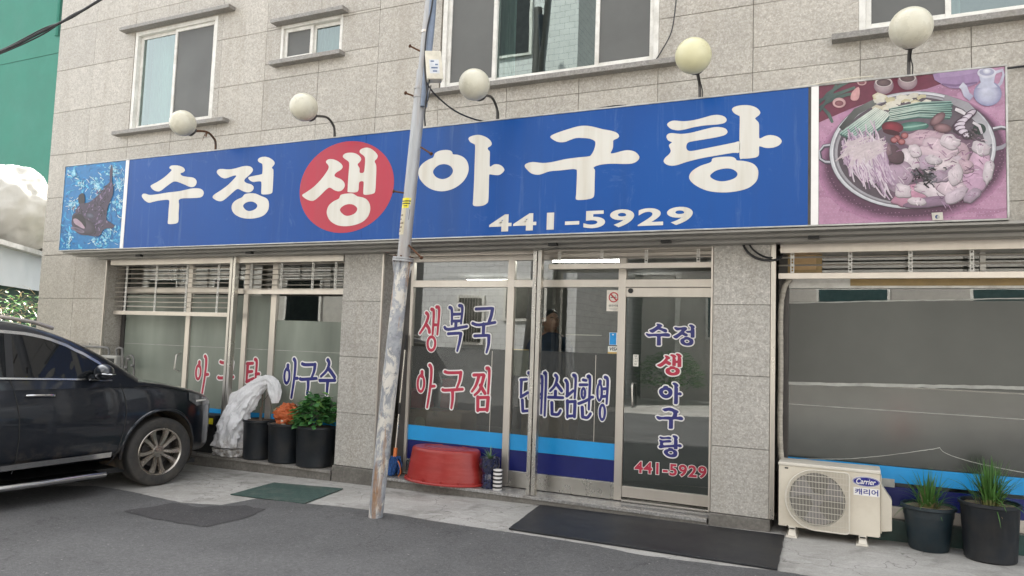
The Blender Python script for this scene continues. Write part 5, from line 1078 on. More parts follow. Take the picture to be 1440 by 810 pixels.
# ================================================================ AIR CONDITIONER
ax0, ax1, ay0, ay1, az0, az1 = -.585, .205, -.10, .175, .10, .645
ac = thing('air_conditioner', 'cream outdoor air conditioner unit with a round wire grille standing below the right window', 'air conditioner', (-.19, .04, zg(-.19)))
M['cream'] = plain('cream_metal', (.60, .55, .455), .42, 0, .05, 3, .03, dirt=(.34, .27, .18), dirt_amt=.35, dscale=2.5)
M['creamtop'] = plain('pale_metal_lid', (.64, .60, .52), .4, 0, .05, 3, dirt=(.3, .27, .22), dirt_amt=.45)
FX = lambda u, v: P(u, v, ay0)
gcx, gcz = FX(1149.5, 705).x, FX(1149.5, 705).z
gx0, gx1, gz1, gz0 = FX(1104.5, 700).x, FX(1194.5, 705).x, FX(1145, 660.5).z, FX(1170, 748).z
rF = .225
outl = []       # rounded-left outline of the grille
hh = (gz1-gz0)/2; cz_ = (gz1+gz0)/2; cxl = gx0+hh*.98
for i in range(25): a = math.pi/2+math.pi*i/24; outl.append((cxl+hh*.98*math.cos(a), cz_+hh*math.sin(a)))
for i in range(7): a = -math.pi/2+math.pi/2*i/6; outl.append((gx1-.03+.03*math.cos(a), gz0+.03+.03*math.sin(a)))
for i in range(7): a = math.pi/2*i/6; outl.append((gx1-.03+.03*math.cos(a), gz1-.03+.03*math.sin(a)))
# front sheet with the round opening
b = MB(); circ = [(cxl+.005+rF*math.cos(2*math.pi*i/40), cz_+rF*math.sin(2*math.pi*i/40)) for i in range(40)]
b.tess([[(ax0, ay0, az0), (ax1, ay0, az0), (ax1, ay0, az1-.02), (ax0, ay0, az1-.02)], [(x, ay0, z) for x, z in circ]])
o_, i_ = [b.V((x, ay0, z)) for x, z in circ], [b.V((x, ay0+.06, z)) for x, z in circ]
for i in range(40): b.F((o_[i], o_[(i+1) % 40], i_[(i+1) % 40], i_[i]))
b.box(ax0, ax1, ay0+.07, ay1, az0, az1-.02); b.box(ax0, ax0+.004, ay0+.0005, ay0+.07, az0, az1-.02); b.box(ax1-.004, ax1, ay0+.0005, ay0+.07, az0, az1-.02); b.box(ax0, ax1, ay0+.0005, ay0+.07, az0, az0+.004)
b.build('casing', M['cream'], ac)
boxpart('lid', M['creamtop'], ac, ax0-.006, ax1+.006, ay0-.008, ay1+.006, az1-.03, az1, .008)
b = MB(); b.lathe([(.001, 0), (rF-.002, 0)], 40, Matrix.Translation((cxl+.005, ay0+.062, cz_)) @ Matrix.Rotation(rad(90), 4, 'X')); b.build('fan_recess', M['black'], ac)
b = MB()
M['fanblade'] = plain('fan_blade', (.10, .095, .12), .4)
for k in range(3):
    rows_ = []
    for q in range(5):
        r = .05+.16*q/4; rows_.append([(cxl+.005+r*math.cos(2.094*k+t*(.5+.35*q/4)), ay0+.050-.018*t, cz_+r*math.sin(2.094*k+t*(.5+.35*q/4))) for t in (0, .33, .66, 1, 1.3)])
    b.grid(rows_)
b.lathe([(.001, 0), (.05, 0), (.05, .03), (.001, .035)], 20, Matrix.Translation((cxl+.005, ay0+.05, cz_)) @ Matrix.Rotation(rad(90), 4, 'X')); b.build('fan', M['fanblade'], ac, smooth=True)
b = MB()
def span_z(x):
    zs_ = []
    for i in range(len(outl)):
        (xa, za), (xb, zb) = outl[i], outl[(i+1) % len(outl)]
        if (xa-x)*(xb-x) < 0: zs_.append(za+(zb-za)*(x-xa)/(xb-xa))
    return (min(zs_), max(zs_)) if len(zs_) > 1 else None
nb = 44
for i in range(1, nb):
    x = gx0+(gx1-gx0)*i/nb+.0003; s_ = span_z(x)
    if s_: b.tube([(x, ay0-.024, s_[0]), (x, ay0-.026, (s_[0]+s_[1])/2), (x, ay0-.024, s_[1])], .0021, 4, cap=False)
for i in range(1, 10):
    z = gz0+(gz1-gz0)*i/10; xs_ = [xa+(xb-xa)*(z-za)/(zb-za) for (xa, za), (xb, zb) in zip(outl, outl[1:]+outl[:1]) if (za-z)*(zb-z) < 0]
    if len(xs_) > 1: b.tube([(min(xs_), ay0-.020, z), (max(xs_), ay0-.020, z)], .0028, 4, cap=False)
b.build('wire_grille', M['creamtop'], ac, kind='stuff')
b = MB(); lp = [(x, ay0-.022, z) for x, z in outl]; b.tube(lp+[lp[0]], .006, 6); b.build('grille_rim', M['creamtop'], ac, smooth=True)
bc = P(1218, 677.5, ay0); 
def ellip(mb, c, rx, rz, y, m=0, n=36): mb.poly([(c.x+rx*math.cos(2*math.pi*i/n), y, c.z+rz*math.sin(2*math.pi*i/n)) for i in range(n)], m)
M['badgeblue'] = plain('badge_blue', (.012, .016, .20), .3, var=.05)
b = MB(); ellip(b, bc, .107, .044, ay0-.0012, 1); ellip(b, bc, .103, .040, ay0-.0020, 0); ellip(b, bc, .0985, .0365, ay0-.0026, 1); ellip(b, bc, .096, .034, ay0-.0032, 0)
add_text(b, 'Carrier', lambda s, t: (bc.x-.075+.148*s, ay0-.0042, bc.z-.022+.046*t), .016, .28, m=1); b.build('badge', [M['badgeblue'], M['lwhite']], ac)
b = MB(); c = P(1218.5, 692, ay0); b.poly([(c.x-.098, ay0-.0012, c.z-.032), (c.x+.098, ay0-.0012, c.z-.032), (c.x+.098, ay0-.0012, c.z+.032), (c.x-.098, ay0-.0012, c.z+.032)], 1)
add_text(b, '캐리어', lambda s, t: (c.x-.088+.176*s, ay0-.0022, c.z-.025+.05*t), .022, m=0); b.build('name_plate', [M['badgeblue'], M['lwhite']], ac)
b = MB(); b.box(ax1+.002, ax1+.012, ay0+.02, ay1-.02, az0+.03, az1-.04); b.prism([(ax1+.012, ay0+.05, az0+.04), (ax1+.09, ay0+.07, az0+.05), (ax1+.09, ay0+.07, az0+.30), (ax1+.05, ay0+.06, az0+.36), (ax1+.012, ay0+.05, az0+.42)], (0, .16, 0)); b.build('valve_cover', M['cream'], ac, bevel=.012)
for x in (-.475, .075):
    b = MB(); b.box(x-.028, x+.028, ay0+.0, ay1-.02, az0-.022, az0-.001); b.prism([(x-.024, ay0+.012, az0-.022), (x+.024, ay0+.012, az0-.022), (x+.034, ay0-.008, zg(x)+.012), (x-.034, ay0-.008, zg(x)+.012)], (0, .24, 0)); b.box(x-.05, x+.042, ay0-.03, ay1, zg(x)-.01, zg(x)+.012); b.build('foot', M['creamtop'], ac, bevel=.003)
    b = MB(); b.box(x-.022, x+.022, ay0-.004, ay0-.001, az0-.020, az0-.010); b.build('foot_pad', M['black'], ac)
b = MB(); 
for u, v in ((1106, 658),): p = P(u, v, ay0); b.poly([(p.x-.014, ay0-.001, p.z-.006), (p.x+.014, ay0-.001, p.z-.006), (p.x+.014, ay0-.001, p.z+.006), (p.x-.014, ay0-.001, p.z+.006)])
b.build('rating_mark', M['black'], ac)
for u, v in ((1107, 739), (1167, 658), (1170.5, 748.5), (1237, 756)):
    b = MB(); p = P(u, v, ay0); b.lathe([(.006, 0), (.005, .004), (0, .005)], 8, Matrix.Translation((p.x, ay0-.0005, p.z)) @ Matrix.Rotation(rad(90), 4, 'X')); b.build('screw', M['darksteel'], ac)
pl = [P(1112, 392, .2), P(1103, 405, .2), P(1098, 440, .18), P(1098, 520, .17), P(1097, 600, .17), P(1099, 645, .17), P(1106, 668, .18)]
b = MB(); q = smoothline(pl, 10); b.tube(q, [.024+.0045*noise.noise(Vector((0, 0, i*.9))) for i in range(len(q))], 10); o = b.build('wrapped_pipe', plain('pipe_wrap', (.42, .39, .33), .7, var=.25, scale=14, stretch=(1, 1, 3), bstr=.5, dirt=(.12, .10, .08), dirt_amt=.5), None, smooth=True); tag(o, 'beige tape wrapped pipe running down beside the right window to the air conditioner', 'pipe')

# ================================================================ THINGS ON THE PAVEMENT
M['pot'] = plain('black_plant_pot', (.0075, .0105, .0145), .45, var=.35, scale=6, dirt=(.06, .05, .04), dirt_amt=.4, dscale=4)
M['potblue'] = plain('faded_blue_pot', (.008, .020, .028), .45, var=.35, scale=5, dirt=(.06, .05, .042), dirt_amt=.55, dscale=3)
M['soil'] = plain('dry_soil', (.075, .05, .035), .95, var=.5, scale=60, bstr=.8, bdist=.02)
M['gravel'] = plain('soil_chips', (.32, .25, .17), .9, var=.55, scale=90, bstr=.8, bdist=.02)
def leafmat(name, c, tr=.25, var=.35):
    m, n, o = newmat(name); v = coords(n); a = noise_tex(n, v, 14, 3, .6)
    cc = mixc(n, ramp(n, a, [(.3, 0), (.7, 1)]), tuple(x*(1-var) for x in c), tuple(x*(1+var) for x in c))
    b = n.nodes.new('ShaderNodeBsdfPrincipled'); n.links.new(cc, b.inputs['Base Color']); b.inputs['Roughness'].default_value = .42
    t = n.nodes.new('ShaderNodeBsdfTranslucent'); n.links.new(cc, t.inputs[0]); mx = n.nodes.new('ShaderNodeMixShader'); mx.inputs[0].default_value = tr
    n.links.new(b.outputs[0], mx.inputs[1]); n.links.new(t.outputs[0], mx.inputs[2]); n.links.new(mx.outputs[0], o.inputs[0]); return m
M['leaf'] = leafmat('shrub_leaf', (.070, .205, .062)); M['leaf2'] = leafmat('young_leaf', (.14, .28, .07)); M['blade'] = leafmat('grass_blade', (.085, .20, .045), .35); M['bladedry'] = leafmat('grass_base', (.20, .21, .08), .2); M['dry'] = leafmat('dry_stalk', (.26, .20, .11), .2); M['bark'] = plain('bark', (.10, .075, .055), .9, var=.3, scale=40, bstr=.5)
def pot_at(root, c, zb, zt, rb, rt, mat, soilmat, lip=.012, fill=.03):
    T = Matrix.Translation((c.x, c.y, 0)); b = MB()
    b.lathe([(rb*.94, zb), (rb, zb+.012), (rb+(rt-rb)*.85, zt-.035), (rt, zt-.03), (rt+lip, zt-.026), (rt+lip, zt-.004), (rt+lip-.006, zt), (rt-.004, zt-.002), (rt-.010, zt-.09), (.001, zt-.09)], 36, T); b.build('pot', M[mat], root, smooth=True, angle=35)
    b = MB(); rings = [[(c.x+(rt-.008)*k/5*math.cos(2*math.pi*i/24), c.y+(rt-.008)*k/5*math.sin(2*math.pi*i/24), zt-fill+.014*noise.noise(Vector((k*3.1, i*1.7, c.x*9)))) for i in range(24)] for k in range(1, 6)]; b.grid(rings, closed=True); b.poly(rings[0]); b.build('soil', M[soilmat], root, smooth=True)
    return T
def pot_dims(uL, uR, vT, vB, y, zb):
    """bottom centre, radius and rim height of a pot standing at depth y"""
    um = (uL+uR)/2; a, c = P(uL, vT, y), P(uR, vT, y); d = (c-a).length/2; return Vector(((a.x+c.x)/2, y, zb)), d, P(um, vT, y).z
def add_blade(b, base, d, L, w, droop, m=0, k=6):
    p = Vector(base); d = Vector(d).normalized(); side = d.cross(Vector((0, 0, 1)));
    if side.length < .05: side = Vector((rnd.uniform(-1, 1), rnd.uniform(-1, 1), 0))
    side.normalize(); ids = []
    for i in range(k+1):
        t = i/k; ww = w*(1-t**2.2)*.5+.0006; ids.append((b.V(p-side*ww), b.V(p+side*ww))); d = (d+Vector((0, 0, -droop/k))).normalized(); p = p+d*(L/k)
    for i in range(k): b.F((ids[i][0], ids[i][1], ids[i+1][1], ids[i+1][0]), m if i else (1 if m == 0 else m))
def grass_plant(root, c, zt, n, L, spread):
    b = MB()
    for i in range(n):
        a = rnd.uniform(0, 6.283); r = abs(rnd.gauss(0, .035)); tilt = abs(rnd.gauss(0, spread)); L_ = L*rnd.uniform(.55, 1.1)
        add_blade(b, (c.x+r*math.cos(a), c.y+r*math.sin(a), zt-.03), (math.cos(a)*tilt, math.sin(a)*tilt, 1), L_*(.75 if i % 9 == 0 else 1), rnd.uniform(.008, .015), rnd.uniform(.1, .6)+tilt*1.5, 0 if i % 9 else 2)
    o = b.build('grass_blades', [M['blade'], M['bladedry'], M['dry']], root); o['kind'] = 'stuff'
def leaf(b, p, d, up, L, w, m=0):
    d = d.normalized(); s = d.cross(up); s = s.normalized() if s.length > .01 else Vector((1, 0, 0)); n = s.cross(d)
    q = [p, p+d*L*.22+s*w*.42+n*L*.03, p+d*L*.55+s*w*.5+n*L*.03, p+d*L*.82+s*w*.25, p+d*L-n*L*.10, p+d*L*.82-s*w*.25, p+d*L*.55-s*w*.5+n*L*.03, p+d*L*.22-s*w*.42+n*L*.03, p+d*L*.45-n*L*.02]
    i = [b.V(x) for x in q]
    for a, c in ((0, 1), (1, 2), (2, 3), (3, 4), (4, 5), (5, 6), (6, 7), (7, 0)): b.F((i[a], i[c], i[8]), m)
# the two grass pots at the right
c, r, zt = pot_dims(1266, 1347, 711, 780, .03, zg(.6)); c.y = .05
t = thing('potted_plant', 'faded blue plastic pot with a small tuft of grass beside the air conditioner', 'potted plant', (c.x, c.y, zg(c.x)), 0, 'potted grass under the right window')
pot_at(t, c, zg(c.x), zt+.006, r*.70, r*.93, 'potblue', 'gravel', .012, .022); grass_plant(t, c, zt, 130, .32, .40)
c, r, zt = pot_dims(1346.5, 1438, 706, 792, -.06, zg(1.0)); c.y = -.06
t = thing('potted_plant', 'taller black pot with the fuller clump of grass at the far right', 'potted plant', (c.x, c.y, zg(c.x)), 0, 'potted grass under the right window')
pot_at(t, c, zg(c.x), zt+.006, r*.82, r*.94, 'pot', 'gravel', .012, .035); grass_plant(t, c, zt, 210, .36, .38)
# a low green plastic strip behind the pots
b = MB(); b.box(.10, 1.6, .19, .235, zg(.8)-.02, .20); o = b.build('green_sheet', plain('green_sheet', (.02, .055, .048), .5, var=.4, dirt=(.1, .1, .09), dirt_amt=.4), None); tag(o, 'dark green plastic sheet leaning on the low wall behind the grass pots', 'sheet')
# three black pots on the left step
SL = .047
pots = [((347.5, 383), 590.5, 'black pot with a bare dry stem under the white bag on the left step'), ((382.5, 423), 595.5, 'middle black pot on the left step with an orange bag on its soil'), ((421.5, 470), 599.5, 'black pot with a leafy green shrub against the granite pillar')]
pr = []
for (uu, vt, lab), yy in zip(pots, (.13, .13, .14)):
    c, r, zt = pot_dims(uu[0], uu[1], vt, 650, yy, SL); t = thing('potted_plant', lab, 'potted plant', (c.x, yy, SL), 0, 'black pots on the left step')
    pot_at(t, c, SL, zt+.012, r*.84, r*.93, 'pot', 'soil', .010, .012); pr.append((t, c, r, zt))
t, c, r, zt = pr[0]; b = MB()
st = smoothline([(c.x+.02, c.y, zt-.02), (c.x+.03, c.y, zt+.2), (c.x+.015, c.y+.01, zt+.36), (c.x+.03, c.y, zt+.50)], 5); b.tube(st, [.013-.009*i/15 for i in range(16)], 6)
b.tube([(c.x+.0, c.y, zt-.02), (c.x+.005, c.y, zt+.16)], .009, 6)
for (z, dx, dz) in ((.22, .13, .12), (.40, -.07, .07), (.44, .08, .10), (.47, -.05, .10), (.30, -.05, .1)): b.tube(smoothline([(c.x+.02, c.y, zt+z), (c.x+.02+dx*.5, c.y-.01, zt+z+dz*.45), (c.x+.02+dx, c.y-.02, zt+z+dz)], 4), [.005-.0003*i for i in range(9)], 5)
b.build('stem', M['bark'], t, smooth=True)
t, c, r, zt = pr[1]; b = MB(); b.tube(smoothline([(c.x-.10, c.y-.05, zt-.03), (c.x-.105, c.y-.05, zt+.12), (c.x-.09, c.y-.05, zt+.2)], 4), .014, 6)
for _ in range(16): a = rnd.uniform(0, 6.28); leaf(b, Vector((c.x-.10+rnd.uniform(-.03, .03), c.y-.05, zt+rnd.uniform(.05, .2))), Vector((math.cos(a), math.sin(a), -.4)), Vector((0, 0, 1)), .06, .03)
b.build('dry_stem', M['dry'], t)
t, c, r, zt = pr[2]; b = MB(); st = MB()
for s in range(9):
    a = rnd.uniform(0, 6.28); tp = Vector((c.x+rnd.uniform(-.16, .14), c.y+rnd.uniform(-.12, .10), zt+rnd.uniform(.12, .27))); st.tube([(c.x+.03*math.cos(a), c.y+.03*math.sin(a), zt-.03), ((c.x+tp.x)/2, (c.y+tp.y)/2, zt+.10), tp], [.006, .005, .003], 5)
for i in range(430):
    a = rnd.uniform(0, 6.283); ph = rnd.uniform(-.25, 1.35); R_ = rnd.uniform(.55, 1.0); rx, ry, rz2 = .25, .20, .295
    lumpy = 1+.28*noise.noise(Vector((math.cos(a)*1.8, math.sin(a)*1.8, ph*1.6)))
    p = Vector((c.x-.01+rx*R_*lumpy*math.cos(a)*math.cos(ph), c.y-.03+ry*R_*lumpy*math.sin(a)*math.cos(ph), zt+.09+rz2*R_*lumpy*math.sin(ph)))
    p.x = min(p.x, -5.50)
    d = Vector((math.cos(a)+rnd.uniform(-.5, .5), math.sin(a)+rnd.uniform(-.5, .5), rnd.uniform(-.55, .35))); leaf(b, p, d, Vector((0, 0, 1))+Vector((rnd.uniform(-.5, .5), rnd.uniform(-.5, .5), 0)), rnd.uniform(.055, .115), rnd.uniform(.045, .085), 1 if rnd.random() < .14 else 0)
st.build('stems', M['bark'], t); o = b.build('leaves', [M['leaf'], M['leaf2']], t); o['kind'] = 'stuff'
# orange mesh bag and white cup
def cloth_mat(name, c, tr=.35, rough=.45, bump=.4, scale=18):
    m, n, o = newmat(name); v = coords(n); a = noise_tex(n, v, scale, 5, .65, .6)
    b = n.nodes.new('ShaderNodeBsdfPrincipled'); b.inputs['Base Color'].default_value = (*c, 1); b.inputs['Roughness'].default_value = rough
    bp = nd(n, 'ShaderNodeBump', Strength=bump, Distance=.02); n.links.new(a, bp.inputs['Height']); n.links.new(bp.outputs[0], b.inputs['Normal'])
    t = n.nodes.new('ShaderNodeBsdfTranslucent'); t.inputs[0].default_value = (*c, 1); mx = n.nodes.new('ShaderNodeMixShader'); mx.inputs[0].default_value = tr
    n.links.new(b.outputs[0], mx.inputs[1]); n.links.new(t.outputs[0], mx.inputs[2]); n.links.new(mx.outputs[0], o.inputs[0]); return m
M['orange'] = cloth_mat('orange_bag', (.62, .15, .045), .3, .4, .9, 30); M['whitebag'] = cloth_mat('white_plastic_bag', (.80, .80, .80), .35, .30, 1.0, 11)
t_, c, r, zt = pr[1]
def blob(name, mat, c, rx, ry, rz_, amp, fr=4, n=24, m=16, parent=None, crease=80, fold=0):
    b = MB(); rows_ = []
    for i in range(m+1):
        ph = math.pi*i/m-.5*math.pi; row = []
        for j in range(n):
            a = 2*math.pi*j/n; d = Vector((math.cos(a)*math.cos(ph), math.sin(a)*math.cos(ph), math.sin(ph))); k = 1+amp*noise.noise(d*fr+Vector(c))+amp*.6*noise.noise(d*fr*2.6+Vector(c)*2)-fold*abs(noise.noise(d*fr*2.2+Vector(c)*3))-fold*.45*abs(noise.noise(d*fr*5.5+Vector(c)*5))
            row.append((c[0]+d.x*rx*k, c[1]+d.y*ry*k, c[2]+d.z*rz_*k))
        rows_.append(row)
    b.grid(rows_, closed=True); return b.build(name, M[mat], parent, smooth=True, angle=crease)
o = blob('mesh_bag', 'orange', (c.x+.035, c.y-.02, zt+.105), .175, .12, .135, .30, 3.2, 40, 26, crease=16); tag(o, 'crumpled orange plastic bag lying on the middle black pot', 'bag')
b = MB(); p = P(399, 589, c.y-.10); b.lathe([(.028, -.03), (.034, .03), (.030, .03), (.026, -.02), (.001, -.02)], 16, Matrix.Translation((p.x, c.y-.10, zt+.025))); o = b.build('cup', M['ivory'], None, smooth=True); tag(o, 'small cream plastic cup standing on the soil of the middle black pot', 'cup')
# white rubbish bag draped over the dry stem
wb = thing('rubbish_bag', 'crumpled white plastic rubbish bag, its neck draped over the dry stem in the leftmost pot', 'rubbish bag', (-6.95, .05, SL))
yb = .06
spine = [(322, 638, .01, .16, .09), (321, 630, .012, .215, .15), (324, 612, .02, .205, .155), (328, 594, .04, .19, .14), (335, 577, .06, .185, .115), (345, 562, .08, .165, .095), (357, 549, .10, .125, .070), (369, 539, .11, .085, .05), (378, 536, .11, .070, .04), (384, 541, .11, .080, .044), (387, 553, .10, .085, .042), (387, 567, .09, .045, .02)]
b = MB(); pts = [P(u, v, y) for u, v, y, *_ in spine]; pts[0].z = SL+.012
sm = smoothline(pts, 5); rx_ = smoothline([(s[3], s[4], 0) for s in spine], 5); n = 60; rows_ = []
for i, p in enumerate(sm):
    tn = (sm[min(i+1, len(sm)-1)]-sm[max(i-1, 0)]).normalized(); ax_ = tn.cross(Vector((0, 1, 0))).normalized(); ay_ = Vector((0, 1, 0))
    if i < 6: ax_ = Vector((1, 0, 0))
    row = []
    for j in range(n):
        a = 2*math.pi*j/n; k = 1.08+.30*noise.noise(Vector((math.cos(a)*2.2, math.sin(a)*2.2, i*.16)))+.10*noise.noise(Vector((math.cos(a)*6, math.sin(a)*6, i*.5)))-.34*abs(noise.noise(Vector((math.cos(a)*3.2, math.sin(a)*3.2, i*.22+7))))+.07*math.sin(a*7+i*.25+2*noise.noise(Vector((i*.2, a, 0))))*min(1, i/10)+.10*noise.noise(Vector((math.cos(a)*11, math.sin(a)*11, i*.9)))
        q = p+ax_*math.cos(a)*rx_[i].x*k+ay_*math.sin(a)*rx_[i].y*k; q.z = max(q.z, SL+.004+.003*math.sin(j)); row.append(q)
    rows_.append(row)
b.grid(rows_, closed=True); b.poly(rows_[0]); b.poly(rows_[-1]); b.build('bag_body', M['whitebag'], wb, smooth=True, angle=20)
for q in ([(316, 577), (318, 590), (330, 588), (333, 580), (322, 572)], [(331, 568), (340, 573), (342, 570), (333, 566)], [(294, 641), (312, 622), (318, 634), (312, 641)]):
    f = [P(u, v, .01 if v < 600 else -.0) for u, v in q]; b = MB(); b.prism(f, (0, .012, .004)); b.build('bag_handle', M['whitebag'], wb)
m_, n_, o_ = newmat('white_bag_plastic'); v_ = coords(n_); tc_n = n_.nodes.new('ShaderNodeTexCoord'); sp_ = n_.nodes.new('ShaderNodeSeparateXYZ'); n_.links.new(tc_n.outputs['Object'], sp_.inputs[0])
mr_ = nd(n_, 'ShaderNodeMapRange'); mr_.inputs[1].default_value = .30; mr_.inputs[2].default_value = .10; n_.links.new(sp_.outputs['Z'], mr_.inputs[0])
mu_ = nd(n_, 'ShaderNodeMath', operation='MULTIPLY'); n_.links.new(mr_.outputs[0], mu_.inputs[0]); n_.links.new(ramp(n_, noise_tex(n_, v_, 13, 5, .7, .8), [(.40, .10), (.62, .85)]), mu_.inputs[1])
c__ = mixc(n_, mu_.outputs[0], (.84, .84, .85), (.30, .25, .19)); wr_ = noise_tex(n_, coords(n_, (2.2, 1, .7), rot=(0, .6, 0)), 9, 5, .6, 1.4)
bs_ = finish(n_, o_, c__, .24, 0, wr_, .7, .03); tl_ = n_.nodes.new('ShaderNodeBsdfTranslucent'); n_.links.new(c__, tl_.inputs[0]); tr_ = n_.nodes.new('ShaderNodeBsdfTransparent'); m1_ = n_.nodes.new('ShaderNodeMixShader'); m1_.inputs[0].default_value = .3; m2_ = n_.nodes.new('ShaderNodeMixShader'); n_.links.new(bs_.outputs[0], m1_.inputs[1]); n_.links.new(tl_.outputs[0], m1_.inputs[2]); n_.links.new(ramp(n_, noise_tex(n_, v_, 6, 4, .6), [(.45, .0), (.7, .14)]), m2_.inputs[0]); n_.links.new(m1_.outputs[0], m2_.inputs[1]); n_.links.new(tr_.outputs[0], m2_.inputs[2]); n_.links.new(m2_.outputs[0], o_.inputs[0]); M['whitebag'] = m_
for o__ in wb.children: o__.data.materials[0] = m_
M['rubbish'] = plain('rubbish_in_bag', (.26, .21, .16), .6, var=.6, scale=22, bstr=.5)
# red tub lying upside down
tc_ = P(613, 660, .02); uL, uR = P(556.5, 683, -.05), P(669.5, 683, -.05); tw = (uR.x-uL.x)/2; cx = (uR.x+uL.x)/2
M['redtub'] = plain('red_plastic_tub', (.30, .022, .018), .38, var=.10, scale=3, bstr=.04, dirt=(.34, .10, .08), dirt_amt=.35, dscale=6, stretch=(1, 1, 5))
tz0 = .056; ztop = P(613, 632, .1).z
tub = thing('plastic_tub', 'big red oval plastic tub lying upside down by the entrance', 'tub', (cx, .10, tz0)); T = Matrix.Translation((cx, .16, tz0))
H_ = .365; pf = [(1.0, .0), (1.005, .012), (.985, .022), (.93, .026)]
for k in range(1, 15): t = k/14; pf += [(.93-.105*t+(.004 if k % 2 else 0), .03+(H_-.05)*t)]
pf += [(.80, H_-.006), (.77, H_), (.55, H_), (.545, H_+.006), (.52, H_+.006), (.515, H_), (.30, H_), (.295, H_+.005), (.001, H_+.005)]
b = MB(); b.lathe([(r_*tw*.985, z) for r_, z in pf], 64, T, 0, 1.0, .62); b.build('tub_shell', M['redtub'], tub, smooth=True, angle=28)
for k in range(14): a = 2*math.pi*k/14; b = MB(); p = Vector((cx+tw*.955*math.cos(a), .16+tw*.955*.62*math.sin(a), tz0)); b.box(p.x-.006, p.x+.006, p.y-.004, p.y+.004, tz0+.02, tz0+.045); b.build('rim_rib', M['redtub'], tub)
# mop
mop = thing('mop', 'blue mop with a metal handle leaning in the corner behind the pole', 'mop', P(551, 672, .08))
p0, p1, p2 = P(556, 634, .12), P(569.5, 492, .22), P(571.5, 471, .235)
b = MB(); b.tube([p0, p1], .010, 8); b.build('handle', M['steel'], mop, smooth=True); b = MB(); b.tube([p1, p2], .014, 8); b.tube([p0+(p1-p0)*.36, p0+(p1-p0)*.47], .014, 8); b.build('grip', M['black'], mop, smooth=True)
M['oplastic'] = plain('orange_plastic', (.55, .15, .04), .4); M['bluemop'] = plain('blue_mop_yarn', (.020, .07, .21), .9, var=.5, scale=60)
b = MB(); b.tube([p0+(p1-p0)*.03, p0-(p1-p0)*.06], .022, 10); q = p0-(p1-p0)*.06; b.tube(smoothline([q, q+Vector((.06, 0, -.06)), q+Vector((.085, 0, -.16)), q+Vector((.05, 0, -.22))], 5), .008, 6); b.build('clamp', M['oplastic'], mop, smooth=True)
b = MB()
for i in range(110):
    a = rnd.uniform(0, 6.28); s0 = q+Vector((rnd.uniform(-.05, .05), rnd.uniform(-.04, .04), rnd.uniform(-.05, .01))); e = Vector((q.x-.03+.11*math.cos(a)*rnd.random(), q.y+.09*math.sin(a), .06+rnd.random()*.05)); b.tube([s0, s0*.5+e*.5+Vector((.03*math.cos(a), .02*math.sin(a), 0)), e], .007, 4)
b.build('mop_head', M['bluemop'], mop, kind='stuff')
# small glazed pot with spider plant, striped cup
c, r, zt = pot_dims(676, 702, 643, 677, .12, .053); gp = thing('potted_plant', 'small glazed dark blue pot with a spiky little plant beside the red tub', 'potted plant', (c.x, .12, .053))
M['glaze'] = plain('blue_glaze', (.012, .016, .05), .12, var=.5, scale=40, coat=.6)
b = MB(); h = zt-.053; b.lathe([(r*.72, 0), (r*.74, .01), (r*.70, h*.42), (r*.66, h*.47), (r*.80, h*.55), (r*.97, h*.75), (r*.93, h*.90), (r*.98, h*.95), (r*1.0, h), (r*.90, h), (r*.82, h*.86), (.001, h*.86)], 28, Matrix.Translation((c.x, c.y, .053))); b.build('pot', M['glaze'], gp, smooth=True)
b = MB(); n = 60
for i in range(n): a = 2*math.pi*i/n; b.tube([(c.x+r*.955*math.cos(a), c.y+r*.955*math.sin(a), .053+h*(.72+.06*math.sin(a*9)))]*1+[(c.x+r*.99*math.cos(a+.06), c.y+r*.99*math.sin(a+.06), .053+h*(.76+.05*math.sin(a*9+.5)))], .003, 4)
b.build('moulded_pattern', M['darksteel'], gp); b = MB()
for i in range(22): a = rnd.uniform(0, 6.28); ti = rnd.uniform(.2, 1.0); add_blade(b, (c.x, c.y, zt-.03), (math.cos(a)*ti, math.sin(a)*ti, 1), rnd.uniform(.10, .18), .014, ti*1.0)
o = b.build('leaves', [leafmat('pale_leaf', (.16, .26, .12)), M['bladedry']], gp); o['kind'] = 'stuff'
c, r, zt = pot_dims(694.5, 706, 661, 678, .06, .053); cup = thing('striped_cup', 'small white cup with dark stripes standing next to the glazed pot', 'cup', (c.x, .06, .053))
b = MB(); h = zt-.053+.006; b.lathe([(r*.95, 0), (r, .003), (r, h), (r*.9, h), (r*.88, .01), (.001, .01)], 24, Matrix.Translation((c.x, c.y, .053))); b.build('cup_body', M['lwhite'], cup, smooth=True, angle=40)
for k in range(5): b = MB(); z = .053+h*(.10+.19*k); b.lathe([(r+.0012, z), (r+.0012, z+h*.085)], 24, Matrix.Translation((c.x, c.y, 0)), cap=False); b.build('stripe', M['navyband'] if k == 9 else M['black'], cup, smooth=True)
